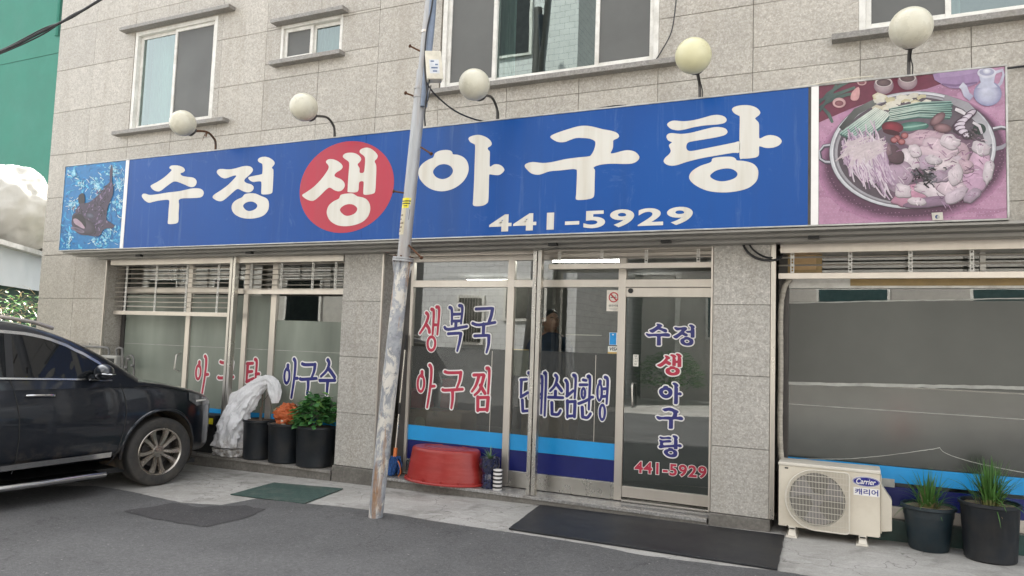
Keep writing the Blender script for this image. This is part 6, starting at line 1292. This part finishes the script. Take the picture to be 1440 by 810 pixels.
# mats
def matslab(name, quad, h, matn, label, edge_n=14):
    b = MB(); pts = []
    for i in range(4):
        a, c_ = G(*quad[i]), G(*quad[(i+1) % 4])
        for k in range(edge_n): t = k/edge_n; p = a.lerp(c_, t); p += Vector((.006*noise.noise(p*9), .006*noise.noise(p*9+Vector((5, 0, 0))), 0)); pts.append(p)
    b.prism([p+Vector((0, 0, .004)) for p in pts], (0, 0, h)); o = b.build(name, M[matn], None, bevel=.003); tag(o, label, 'mat'); return o
matslab('rubber_mat', ((715, 745.5), (759, 712), (1103, 755), (1093, 803)), .014, 'rubber', 'large black rubber mat lying in front of the glass door')
m, n, o = newmat('green_mat'); v = coords(n, (1, 1, 1)); ck = nd(n, 'ShaderNodeTexChecker', Scale=14); n.links.new(v, ck.inputs[0]); a = noise_tex(n, v, 50, 4, .7)
cc = mixc(n, ramp(n, a, [(.3, 0), (.7, 1)]), (.022, .055, .046), (.05, .085, .072)); cc = mixc(n, ramp(n, ck.outputs['Fac'], [(0, 0), (1, .3)]), cc, (.02, .04, .036)); cc = mixc(n, ramp(n, noise_tex(n, v, 4, 5, .7), [(.5, 0), (.75, .4)]), cc, (.16, .15, .13)); finish(n, o, cc, .9, 0, a, .6, .005); M['gmat'] = m
matslab('door_mat', ((324, 696.5), (385, 680), (483, 688.5), (428, 709.5)), .010, 'gmat', 'faded green doormat lying on the concrete left of the pole')
# litter: paper scrap near the step
b = MB(); p = G(778, 711, .012); b.poly([p+Vector((-.014, 0, 0)), p+Vector((.012, -.006, .004)), p+Vector((.010, .010, .022))]); o = b.build('paper_scrap', M['lwhite'], None); tag(o, 'tiny white paper scrap at the back edge of the black rubber mat', 'litter')
# black crate behind the bumper
q0, q1 = P(283, 600, .10), P(306, 600, .10)
cr_ = thing('plastic_crate', 'black plastic bin with a yellow label between the car and the white bag', 'bin', (q0.x, .12, SL))
zt = P(292, 583, .10).z; b = MB(); X0, X1 = q0.x-.22, q1.x-.02
b.box(X0, X1, .06, .28, SL, zt); b.box(X0-.015, X1+.015, .045, .295, zt-.04, zt+.002); b.build('bin_body', M['black'], cr_, bevel=.008)
b = MB(); a = P(287.5, 586, .044); c = P(302, 597, .044); b.box(min(a.x+.05, c.x-.10), c.x-.035, .036, .044, c.z, a.z-.01); b.build('label', plain('yellow_label', (.55, .48, .02), .4), cr_)
# blue item + white lid behind bumper
# gas meter with pipes on the left pier return
gm = thing('gas_meter', 'grey gas meter with pipes on the wall behind the car bonnet', 'gas meter', (-9.5, .12, 1.2))
M['gaspipe'] = plain('grey_gas_pipe', (.17, .17, .165), .5, .2, .15, 9, dirt=(.15, .12, .09), dirt_amt=.4); M['meter'] = plain('meter_casing', (.33, .325, .30), .5, dirt=(.2, .18, .14), dirt_amt=.5, dscale=8)
YG = .0
a, c = P(147, 499, YG), P(168, 521, YG); b = MB(); b.box(a.x, c.x, YG-.07, YG+.08, c.z, a.z); b.build('meter_body', M['meter'], gm, bevel=.025, seg=3)
b = MB(); b.box(a.x+.03, c.x-.03, YG-.075, YG-.068, (a.z+c.z)/2, a.z-.04); b.build('dial', M['black'], gm)
b = MB()
for pts in ([P(112, 487, YG-.02), P(135, 488, YG-.02), P(150, 489, YG-.02), P(153, 493, YG), P(153, 500, YG)], [P(164, 500, YG), P(164, 491, YG), P(171, 490, YG), P(172, 500, YG), P(172, 560, YG)], [P(178, 540, YG+.05), P(178, 506, YG+.05), P(184, 500, YG+.06), P(188, 506, YG+.06), P(188, 530, YG+.06)]): b.tube(smoothline(pts, 5), .015, 8)
b.build('pipe', M['gaspipe'], gm, smooth=True)
for u, v in ((128, 484), (128, 492), (181, 505), (186, 514), (177, 517)): b = MB(); p = P(u, v, YG+.02); b.lathe([(.02, -.018), (.028, 0), (.02, .018)], 8, Matrix.Translation(p)); b.build('valve', M['gaspipe'], gm, smooth=True)

# ================================================================ INSIDE THE RESTAURANT
for k, (u0, u1, v) in enumerate(((586, 602, 370.5), (612.5, 660, 386), (657, 713, 395.5), (778, 874, 366.5), (842, 901, 385.5), (894, 950, 396.3), (330, 345, 373))):
    yt = 2.0 if v < 367 else (3.2 if v < 380 else 4.6); p0, p1 = P(u0, v, yt), P(u1, v, yt)
    places = ['at the far left of the transom', 'middle of the left transom pane', 'longest one in the left transom pane', 'nearest and brightest, above the right glass panel', 'above the notice beside the door', 'deepest one, above the glass door', 'seen through the grille of the left shopfront']
    lt = thing('ceiling_light', 'lit fluorescent ceiling tube inside the restaurant, '+places[k], 'ceiling light', (p0+p1)/2, 0, 'fluorescent lights inside')
    b = MB(); b.tube([p0, p1], .022, 8); b.build('tube', M['tube'], lt, smooth=True); b = MB(); d = (p1-p0).normalized(); s_ = Vector((-d.y, d.x, 0))*.05
    b.prism([p0-s_+Vector((0, 0, .03)), p1-s_+Vector((0, 0, .03)), p1+s_+Vector((0, 0, .03)), p0+s_+Vector((0, 0, .03))], (0, 0, .05)); b.build('fitting', M['whiteframe'], lt)
M['card'] = plain('cardboard', (.46, .31, .16), .8, var=.10); M['redstool'] = plain('red_plastic_stool', (.46, .035, .04), .4)
def carton(x0, x1, y0, y1, z0, z1, lab):
    t = thing('cardboard_box', lab, 'box', ((x0+x1)/2, (y0+y1)/2, z0), 0, 'boxes behind the windows'); b = MB(); b.box(x0, x1, y0, y1, z0, z1); b.build('carton', M['card'], t, bevel=.006)
    b = MB(); b.box((x0+x1)/2-.03, (x0+x1)/2+.03, y0-.001, y1+.001, z1-.06, z1+.001); b.build('packing_tape', M['browntape'], t)
f0 = P(578, 575, .45); f1 = P(650, 600, .45); carton(f0.x, f1.x, .42, .80, .056, f0.z, 'long tan cardboard box behind the film under the red letters')
f0 = P(733, 580, .45); f1 = P(748, 600, .45); carton(f0.x, f1.x+.35, .45, .75, .056, f0.z, 'tan cardboard box behind the narrow pane beside the shutter post')
f0 = P(772, 574, .5); f1 = P(800, 600, .5); carton(f0.x+.05, f1.x, .5, .8, .056, f0.z, 'tan cardboard box behind the blue letters of the right panel')
def stool(u0, u1, v0, v1, y, lab):
    a, c = P(u0, v0, y), P(u1, v1, y); t = thing('plastic_stool', lab, 'stool', ((a.x+c.x)/2, y, c.z), 0, 'red stools stacked behind the window'); T = Matrix.Translation(((a.x+c.x)/2, y, c.z)); w = (c.x-a.x)/2; h = a.z-c.z
    b = MB(); b.lathe([(w, 0), (w*1.02, .01), (w*.80, h-.03), (w*.86, h-.02), (w*.84, h), (.001, h)], 4, T @ Matrix.Rotation(rad(45), 4, 'Z')); b.build('seat_shell', M['redstool'], t, bevel=.01)
    b = MB(); b.lathe([(w*.3, h+.001), (w*.25, h+.006), (.001, h+.004)], 16, T); b.build('seat_boss', M['redstool'], t)
stool(573, 608, 545, 574, .70, 'duller left red stool standing on the long cardboard box inside'); stool(621, 643, 532, 574, .70, 'brighter red stool on the cardboard box behind the middle red letter')
b = MB(); p = P(589, 595, .38); b.lathe([(.001, .0), (.075, .0), (.075, .012), (.001, .02)], 20, Matrix.Translation((p.x, .41, p.z)) @ Matrix.Rotation(rad(90), 4, 'X')); o = b.build('tape_roll', plain('yellow_disc', (.52, .46, .26), .5), None, smooth=True); tag(o, 'pale yellow round lid leaning on the cardboard box above the blue band', 'lid')
# the man looking out
man = thing('person', 'man with short black hair and a dark blue jacket looking out through the glass', 'person', (-3.02, .95, .056))
M['skin'] = plain('skin', (.40, .22, .15), .5, var=.08, scale=6, bstr=.02); M['hair'] = plain('black_hair', (.012, .011, .011), .5, var=.4, scale=80, bstr=.5); M['jacket'] = plain('dark_blue_jacket', (.018, .030, .062), .85, var=.3, scale=12, bstr=.3); M['trouser'] = plain('dark_trousers', (.03, .03, .034), .9)
hc = P(775, 452, .95)
def figure(root, head, face_dir, floor):
    """one continuous skinned body; head centre given in world space"""
    base = Vector((head.x, head.y, floor)); s = (head.z-floor)/1.62; fd = face_dir.normalized(); sd_ = Vector((-fd.y, fd.x, 0))
    J = lambda f, s_, z: base+fd*f*s+sd_*s_*s+Vector((0, 0, z*s))
    nodes = [(J(0, 0, .95), .15), (J(0, 0, 1.12), .145), (J(.0, 0, 1.30), .16), (J(-.01, 0, 1.42), .11), (J(.0, 0, 1.50), .058), (J(.01, 0, 1.56), .06)]; edges = [(0, 1), (1, 2), (2, 3), (3, 4), (4, 5)]
    for sg in (1, -1):
        k = len(nodes); nodes += [(J(-.01, sg*.19, 1.40), .075), (J(-.03, sg*.25, 1.14), .056), (J(.05, sg*.24, .90), .042), (J(.08, sg*.235, .83), .036)]; edges += [(3, k), (k, k+1), (k+1, k+2), (k+2, k+3)]
        for f in range(4): q = len(nodes); nodes += [(J(.065+.022*f, sg*.235, .775), .0105), (J(.07+.022*f, sg*.228, .74-.006*abs(f-1.5)), .009), (J(.07+.02*f, sg*.215, .715-.006*abs(f-1.5)), .008)]; edges += [(k+3, q), (q, q+1), (q+1, q+2)]
        q = len(nodes); nodes += [(J(.14, sg*.225, .80), .011), (J(.155, sg*.215, .765), .009)]; edges += [(k+3, q), (q, q+1)]
        q = len(nodes); nodes += [(J(0, sg*.10, .88), .10), (J(.01, sg*.105, .50), .066), (J(-.02, sg*.11, .10), .045), (J(.06, sg*.12, .03), .045), (J(.15, sg*.13, .025), .034)]; edges += [(0, q), (q, q+1), (q+1, q+2), (q+2, q+3), (q+3, q+4)]
    me = bpy.data.meshes.new('body'); off = root.location; me.from_pydata([tuple(p-off) for p, _ in nodes], edges, []); o = bpy.data.objects.new('body', me); col.objects.link(o)
    sk = o.modifiers.new('skin', 'SKIN'); sk.use_smooth_shade = True
    for i, (_, r_) in enumerate(nodes): me.skin_vertices[0].data[i].radius = (r_*s, r_*s); me.skin_vertices[0].data[i].use_root = (i == 0)
    su = o.modifiers.new('sub', 'SUBSURF'); su.levels = 1; su.render_levels = 1
    dg = bpy.context.evaluated_depsgraph_get(); dg.update(); m2 = bpy.data.meshes.new_from_object(o.evaluated_get(dg)); o.modifiers.clear(); o.data = m2; m2.materials.clear()
    for mm in ('jacket', 'trouser', 'skin'): m2.materials.append(M[mm])
    for p in m2.polygons:
        z = (p.center.z+off.z-floor)/s; lat = abs((p.center+off-base).dot(sd_))/s
        p.material_index = 2 if z > 1.475 or (z < .83 and lat > .185) else (0 if z > .86 or lat > .17 else 1)
        p.use_smooth = True
    o.parent = root
    # head: lofted shape with brow, nose, lips, chin, plus ears and hair
    def hp(a, ph, k=1.0, extra=True):
        d = Vector((math.cos(a)*math.cos(ph), math.sin(a)*math.cos(ph), math.sin(ph)))   # x = forward
        r = Vector((d.x*.098, d.y*.076, d.z*.122))
        if extra:
            fr = max(0, d.x); zz = d.z; yy = abs(d.y)
            if zz < -.15: r.y *= 1-.35*min(1, (-zz-.15)); r.x *= 1-.12*min(1, (-zz-.15)) if d.x < 0 else 1+.06*(-zz)
            r.x += fr*(.026*math.exp(-((yy/.13)**2)-((zz+.12)/.16)**2) + .010*math.exp(-((yy/.45)**2)-((zz-.30)/.10)**2) + .011*math.exp(-((yy/.22)**2)-((zz+.52)/.09)**2) - .013*math.exp(-(((yy-.36)/.15)**2)-((zz-.12)/.12)**2) + .010*math.exp(-((yy/.25)**2)-((zz+.86)/.12)**2))
        return head+(fd*r.x+sd_*r.y)*k*s*1.0+Vector((0, 0, r.z*k*s))
    b = MB(); N, Mm = 44, 34; b.grid([[hp(2*math.pi*j/N, -math.pi/2+math.pi*i/Mm) for j in range(N)] for i in range(Mm+1)], closed=True)
    for sg in (1, -1):
        e = [head+(fd*(-.012+.022*math.cos(t))*s+sd_*sg*(.078+.012*(math.cos(t) < 0))*s+Vector((0, 0, (-.005+.034*math.sin(t))*s))) for t in [2*math.pi*i/14 for i in range(15)]]; b.tube(e, .009*s, 6)
    b.build('head', M['skin'], root, smooth=True, angle=70)
    b = MB()
    for i in range(13):
        pass
    rows_ = []
    for i in range(12):
        row = []
        for j in range(N):
            a = 2*math.pi*j/N; lim = .52+.30*max(0, math.cos(a))-.85*max(0, -math.cos(a))-.35*(1-abs(math.cos(a))); ph = lim+(math.pi/2-lim)*i/11; row.append(hp(a, ph, 1.07 if i else 1.0, False)+Vector((0, 0, .004*noise.noise(Vector((j*.8, i, 0))))))
        rows_.append(row)
    b.grid(rows_, closed=True); b.build('hair', M['hair'], root, smooth=True, angle=80)
    for sg in (1, -1):
        for nm, mt, r_, fwd in (('eye', 'ivory', .0075, .0865), ('iris', 'hair', .0052, .0915)):
            c = head+fd*(fwd-.006)*s+sd_*sg*.030*s+Vector((0, 0, .014*s)); b = MB(); b.lathe([(max(1e-6, r_*s*math.sin(math.pi*k/8)), r_*s*math.cos(math.pi*k/8)*(.62 if nm == 'eye' else .8)) for k in range(9)], 12, Matrix.Translation(c)); b.build(nm, M[mt], root, smooth=True)
        b = MB(); b.tube([head+fd*.094*s+sd_*sg*.014*s+Vector((0, 0, .033*s)), head+fd*.095*s+sd_*sg*.032*s+Vector((0, 0, .040*s)), head+fd*.080*s+sd_*sg*.048*s+Vector((0, 0, .034*s))], .0042*s, 5); b.build('eyebrow', M['hair'], root)
    b = MB(); b.tube([head+fd*.098*s+sd_*.024*s+Vector((0, 0, -.066*s)), head+fd*.110*s+Vector((0, 0, -.063*s)), head+fd*.098*s-sd_*.024*s+Vector((0, 0, -.066*s))], .0042*s, 5); b.build('lips', plain('lips', (.26, .10, .08), .5), root, smooth=True)
    b = MB(); b.lathe([(.075*s, 1.43*s), (.066*s, 1.50*s), (.060*s, 1.505*s), (.062*s, 1.44*s)], 20, Matrix.Translation(base), cap=False); b.build('collar', M['jacket'], root, smooth=True)
man.location = (hc.x, hc.y, .056)
figure(man, hc, Vector((.72, -.70, 0)), .056)
# fan behind the left grille
fn = thing('wall_fan', 'round black ventilator fan seen through the left shutter grille', 'fan', P(258, 386, .42)); c = P(256, 384, .42)
b = MB(); T = Matrix.Translation(c) @ Matrix.Rotation(rad(90), 4, 'X'); b.lathe([(.17, 0), (.19, .0), (.19, .05), (.17, .05), (.17, 0)], 28, T, cap=False); b.lathe([(.001, .02), (.05, .02), (.05, .06), (.001, .06)], 16, T); b.build('fan_ring', M['darksteel'], fn)
b = MB()
for k in range(5): a = 1.2566*k; b.poly([c+Vector((math.cos(a+d)*r_, .01*e, math.sin(a+d)*r_)) for d, r_, e in ((0, .05, 0), (-.1, .165, -1), (.55, .165, 1), (.5, .05, 1))])
b.build('fan_blade', M['galv'], fn)

# ================================================================ LEFT OF THE BUILDING
M['greenwall'] = plain('green_painted_wall', (.040, .185, .135), .75, var=.07, scale=1.2, dirt=(.07, .24, .19), dirt_amt=.4, dscale=.7)
gw_ = thing('green_building', 'windowless green painted building behind the white bundles', 'building', (-40, 12, 0))
b = MB(); b.box(-75, -14.5, 10, 22, -1, 14.9); b.build('wall', M['greenwall'], gw_)
zj = P(60, 79, 10).z; b = MB(); b.box(-74, -14.6, 9.992, 9.999, zj-.012, zj+.012); b.build('wall_joint', plain('joint_green', (.015, .09, .06), .8), gw_)
pd = P(81, 30, 9.9); b = MB(); b.tube([(pd.x, 9.9, 14.8), (pd.x, 9.9, P(82, 50, 9.9).z)], .07, 8); b.build('drain_pipe', M['greenwall'], gw_, smooth=True)
WD = Vector((-.629, .777, 0)); WN = Vector((WD.y, -WD.x, 0))        # along the tarpaulin wall, and towards the street
A = P(57, 357, 3.0)
sh = thing('tarpaulin_shed', 'low shed hung with a pale grey tarpaulin under a ledge left of the building', 'shed', (A.x, A.y, 0))
L0, L1 = 4.0, -6.0
b = MB(); b.prism([A+WD*L1+WN*.25, A+WD*L0+WN*.25, A+WD*L0-WN*3.5, A+WD*L1-WN*3.5], (0, 0, -.09)); b.build('ledge', plain('ledge_board', (.42, .41, .40), .6, dirt=(.2, .18, .15), dirt_amt=.5), sh)
zb = P(52, 410, 3.0).z
M['tarp'] = cloth_mat('grey_tarpaulin', (.58, .60, .64), .15, .5, .5, 3)
b = MB(); n = 90; rows_ = []
for k in range(13):
    z = A.z-.09+(zb-A.z+.09)*k/12; rows_.append([Vector((0, 0, z-A.z))+A+WD*(L1+(L0-L1)*i/n)+WN*(.06+.035*noise.noise(Vector((i*.30, z*1.6, 0)))+.02*noise.noise(Vector((i*.9, z*3, 4)))+(.05*k/12)) for i in range(n+1)])
b.grid(rows_); b.build('tarpaulin', M['tarp'], sh, smooth=True, angle=80)
b = MB(); b.prism([A+WD*L1, A+WD*L0, A+WD*L0-WN*3, A+WD*L1-WN*3], (0, 0, -3.6)); b.build('wall', plain('shed_green_wall', (.03, .06, .05), .8), sh)
for v in b.v: pass
M['bundle'] = cloth_mat('white_fabric_bundle', (.58, .565, .52), .2, .6, .5, 6)
bund = [((8, 300), 1.1, .55, 1.0, 'tall white fabric bundle at the left edge of the picture on the shed ledge'), ((40, 312), 1.15, .6, .78, 'wide white fabric bundle on the shed ledge beside the granite corner'), ((60, 322), .9, .5, .62, 'white bundle half hidden behind the granite corner of the building'), ((26, 326), .7, .4, .36, 'small cream bundle lying low at the front of the shed ledge')]
for (uv, rx, ry, rz_, lab) in bund:
    d = ray(*uv); t = ((A-WN*.55)-CAM).dot(WN)/d.dot(WN); c = CAM+d*t
    o = blob('fabric_bundle', 'bundle', (c.x, c.y, max(c.z, A.z+rz_*.55)), rx, ry+.3, rz_, .10, 1.2, 110, 70, crease=70, fold=.07); tag(o, lab, 'bundle', 'white bundles on the shed')
hg = MB(); hr = random.Random(3)
for i in range(2600):
    t = hr.uniform(-6, 3); h = hr.random(); base = A+WD*t+WN*hr.uniform(.35, 1.25); top = 2.12+.22*noise.noise(Vector((t*1.3, 0, 0))); p = Vector((base.x, base.y, .3+(top-.3)*h**.6)); a = hr.uniform(0, 6.28)
    d = Vector((math.cos(a), math.sin(a), hr.uniform(-.4, .8)))
    if hr.random() < .45: add_blade(hg, p, d+Vector((0, 0, .6)), hr.uniform(.2, .5), .014, 1.0, 2, 3)
    else: leaf(hg, p, d, Vector((0, 0, 1)), hr.uniform(.06, .13), hr.uniform(.03, .06), 0 if hr.random() < .6 else 1)
o = hg.build('hedge', [M['leaf'], M['leaf2'], M['dry']], None); tag(o, 'scrubby half dry hedge below the tarpaulin left of the building', 'hedge')
b = MB(); p = P(20, 424, A.y-.6); b.lathe([(.05, -.6), (.06, .1), (.045, .12), (0, .12)], 14, Matrix.Translation(p)); o = b.build('marker_post', plain('green_plastic_post', (.03, .30, .10), .4), None, smooth=True); tag(o, 'short bright green plastic post in the hedge', 'post')

# ================================================================ THE OTHER SIDE OF THE STREET (seen in the glass)
def tilewall(name, c, joint, sx, sz):
    m, n, o = newmat(name); tc = n.nodes.new('ShaderNodeTexCoord'); mp = n.nodes.new('ShaderNodeMapping'); sx_ = n.nodes.new('ShaderNodeSeparateXYZ'); ad = nd(n, 'ShaderNodeMath', operation='ADD'); cb = n.nodes.new('ShaderNodeCombineXYZ'); n.links.new(tc.outputs['Object'], sx_.inputs[0]); n.links.new(sx_.outputs['X'], ad.inputs[0]); n.links.new(sx_.outputs['Y'], ad.inputs[1]); n.links.new(ad.outputs[0], cb.inputs['X']); n.links.new(sx_.outputs['Z'], cb.inputs['Y']); n.links.new(cb.outputs[0], mp.inputs[0])
    br = n.nodes.new('ShaderNodeTexBrick'); br.inputs['Scale'].default_value = 1; br.inputs['Brick Width'].default_value = sx; br.inputs['Row Height'].default_value = sz; br.inputs['Mortar Size'].default_value = .006
    br.inputs['Color1'].default_value = (*c, 1); br.inputs['Color2'].default_value = (*[x*.92 for x in c], 1); br.inputs['Mortar'].default_value = (*joint, 1); n.links.new(mp.outputs[0], br.inputs[0]); finish(n, o, br.outputs[0], .6); return m
M['tiles'] = tilewall('pale_tile_wall', (.60, .60, .59), (.24, .24, .24), .30, .17)
ob = thing('tiled_building', 'pale tiled building across the street, mirrored in the windows', 'building', (-9, -12, 0))
OX0, OX1, OY = -11.6, -6.75, -11.0
b = MB(); b.box(OX0, OX1, OY-9, OY, -.4, 17); b.build('wall', M['tiles'], ob)
for (x0, x1, z0, z1) in ((-10.4, -9.5, 1.5, 2.9), (-9.3, -8.1, 9.6, 12.4), (-8.9, -7.6, 2.2, 3.4)):
    boxpart('window', M['whiteframe'], ob, x0, x1, OY, OY+.06, z0, z1); boxpart('window_pane', M['carglass'], ob, x0+.08, x1-.08, OY+.061, OY+.07, z0+.08, z1-.08)
    for k in range(8 if z0 < 2 else 0): boxpart('window_bar', M['alu'], ob, x0+.1+k*(x1-x0-.2)/8, x0+.12+k*(x1-x0-.2)/8, OY+.10, OY+.12, z0, z1)
ob2 = thing('grey_building', 'plain grey rendered building across the street, mirrored in the glass door', 'building', (1, -18, 0))
b = MB(); b.box(-6.4, 12, -24, -16.5, -.4, 8.5); b.build('wall', plain('grey_render', (.36, .34, .31), .85, var=.15, scale=.8), ob2)
for (x0, x1, z0, z1) in ((-4.3, -2.6, 1.9, 3.6), (-1, 1, 1.9, 3.6), (3, 5, 1.9, 3.6), (-4.3, -2.6, 5, 6.7), (1, 3, 5, 6.7)):
    boxpart('window', M['whiteframe'], ob2, x0, x1, -16.5, -16.44, z0, z1); boxpart('window_pane', plain('teal_pane', (.03, .06, .062), .1), ob2, x0+.08, x1-.08, -16.439, -16.43, z0+.08, z1-.08)
boxpart('wall_pipe', M['whiteframe'], ob2, -5.25, -5.10, -16.5, -16.38, 0, 8)
ob3 = thing('dark_building', 'narrow dark brick building across the street, mirrored in the glass', 'building', (-19, -14, 0))
b = MB(); b.box(-14.9, -12.6, -24, -13, -.8, 9); b.build('wall', plain('dark_brick', (.05, .052, .05), .85), ob3)
boxpart('dark_mirror_panel', M['carglass'], ob, -7.72, -7.02, OY, OY+.02, .1, 3.3)  # dark panel added so the door glass mirrors a dark band here
boxpart('window', M['carglass'], ob3, -14.4, -13.2, -12.99, -12.95, 2, 4)
ob4 = thing('beige_building', 'low beige house across the street at the far left, mirrored in the left shopfront', 'building', (-22, -14, 0))
b = MB(); b.box(-32, -15, -24, -13.2, -.8, 7.5); b.build('wall', plain('beige_render', (.40, .385, .35), .85, var=.15, scale=.8), ob4)
for k in range(4):
    boxpart('window', M['whiteframe'], ob4, -29.6+k*3.6, -27.9+k*3.6, -13.2, -13.12, 1.9, 3.7); boxpart('window_pane', M['carglass'], ob4, -29.5+k*3.6, -28.0+k*3.6, -13.119, -13.11, 2.0, 3.6)
p2 = thing('utility_pole', 'dark concrete utility pole across the street, mirrored in the wide window', 'utility pole', (-7.6, -10.2, zg(-7.6)))
b = MB(); b.tube([(-7.6, -10.2, -.4), (-7.6, -10.2, 10.5)], [.16, .11], 14); b.build('pole', M['darksteel'], p2, smooth=True)
b = MB(); b.box(-8.3, -6.9, -10.28, -10.2, 7.4, 7.5); b.build('crossarm', M['darksteel'], p2); b = MB(); b.lathe([(.2, 6.2), (.22, 6.3), (.22, 7.0), (.12, 7.1)], 16, Matrix.Translation((-7.95, -10.2, 0))); b.build('transformer', M['darksteel'], p2, smooth=True)
hg = MB()
for i in range(900):
    a, ph = hr.uniform(0, 6.28), hr.uniform(-.4, 1.4); R_ = hr.uniform(.6, 1); p = Vector((-5.0+1.0*R_*math.cos(a)*math.cos(ph), -14.5+.7*R_*math.sin(a)*math.cos(ph), .7+.8*R_*math.sin(ph))); leaf(hg, p, Vector((math.cos(a), math.sin(a), hr.uniform(-.3, .6))), Vector((0, 0, 1)), .16, .09, 0 if hr.random() < .6 else 1)
o = hg.build('shrub', [M['leaf'], M['leaf2']], None); tag(o, 'rounded green shrub in front of the grey building across the street', 'shrub')

# ---------------------------------------------------------------- last small things
a_, c_ = P(1108, 351, .26), P(1156, 384, .26)
boxpart('fuse_board', M['browntape'], rf, a_.x, c_.x, .255, .268, c_.z, a_.z); boxpart('fuse_board_cover', M['card'], rf, a_.x+.05, c_.x-.05, .248, .254, c_.z+.03, a_.z-.04)
cone = thing('traffic_cone', 'red traffic cone standing on the road, mirrored in the right window', 'traffic cone', (.88, -9.2, zg(.88)))
T = Matrix.Translation((.88, -9.2, zg(.88))); M['conered'] = plain('cone_red', (.55, .05, .03), .4)
b = MB(); b.lathe([(.14, .03), (.03, .70), (.02, .705), (.001, .705)], 20, T); b.build('cone_body', M['conered'], cone, smooth=True)
b = MB(); b.lathe([(.098, .30), (.072, .46)], 20, T, cap=False); b.build('white_band', M['lwhite'], cone, smooth=True); b = MB(); b.box(.70, 1.06, -9.38, -9.02, zg(.88)+.002, zg(.88)+.03); b.build('cone_base', M['black'], cone, bevel=.01)
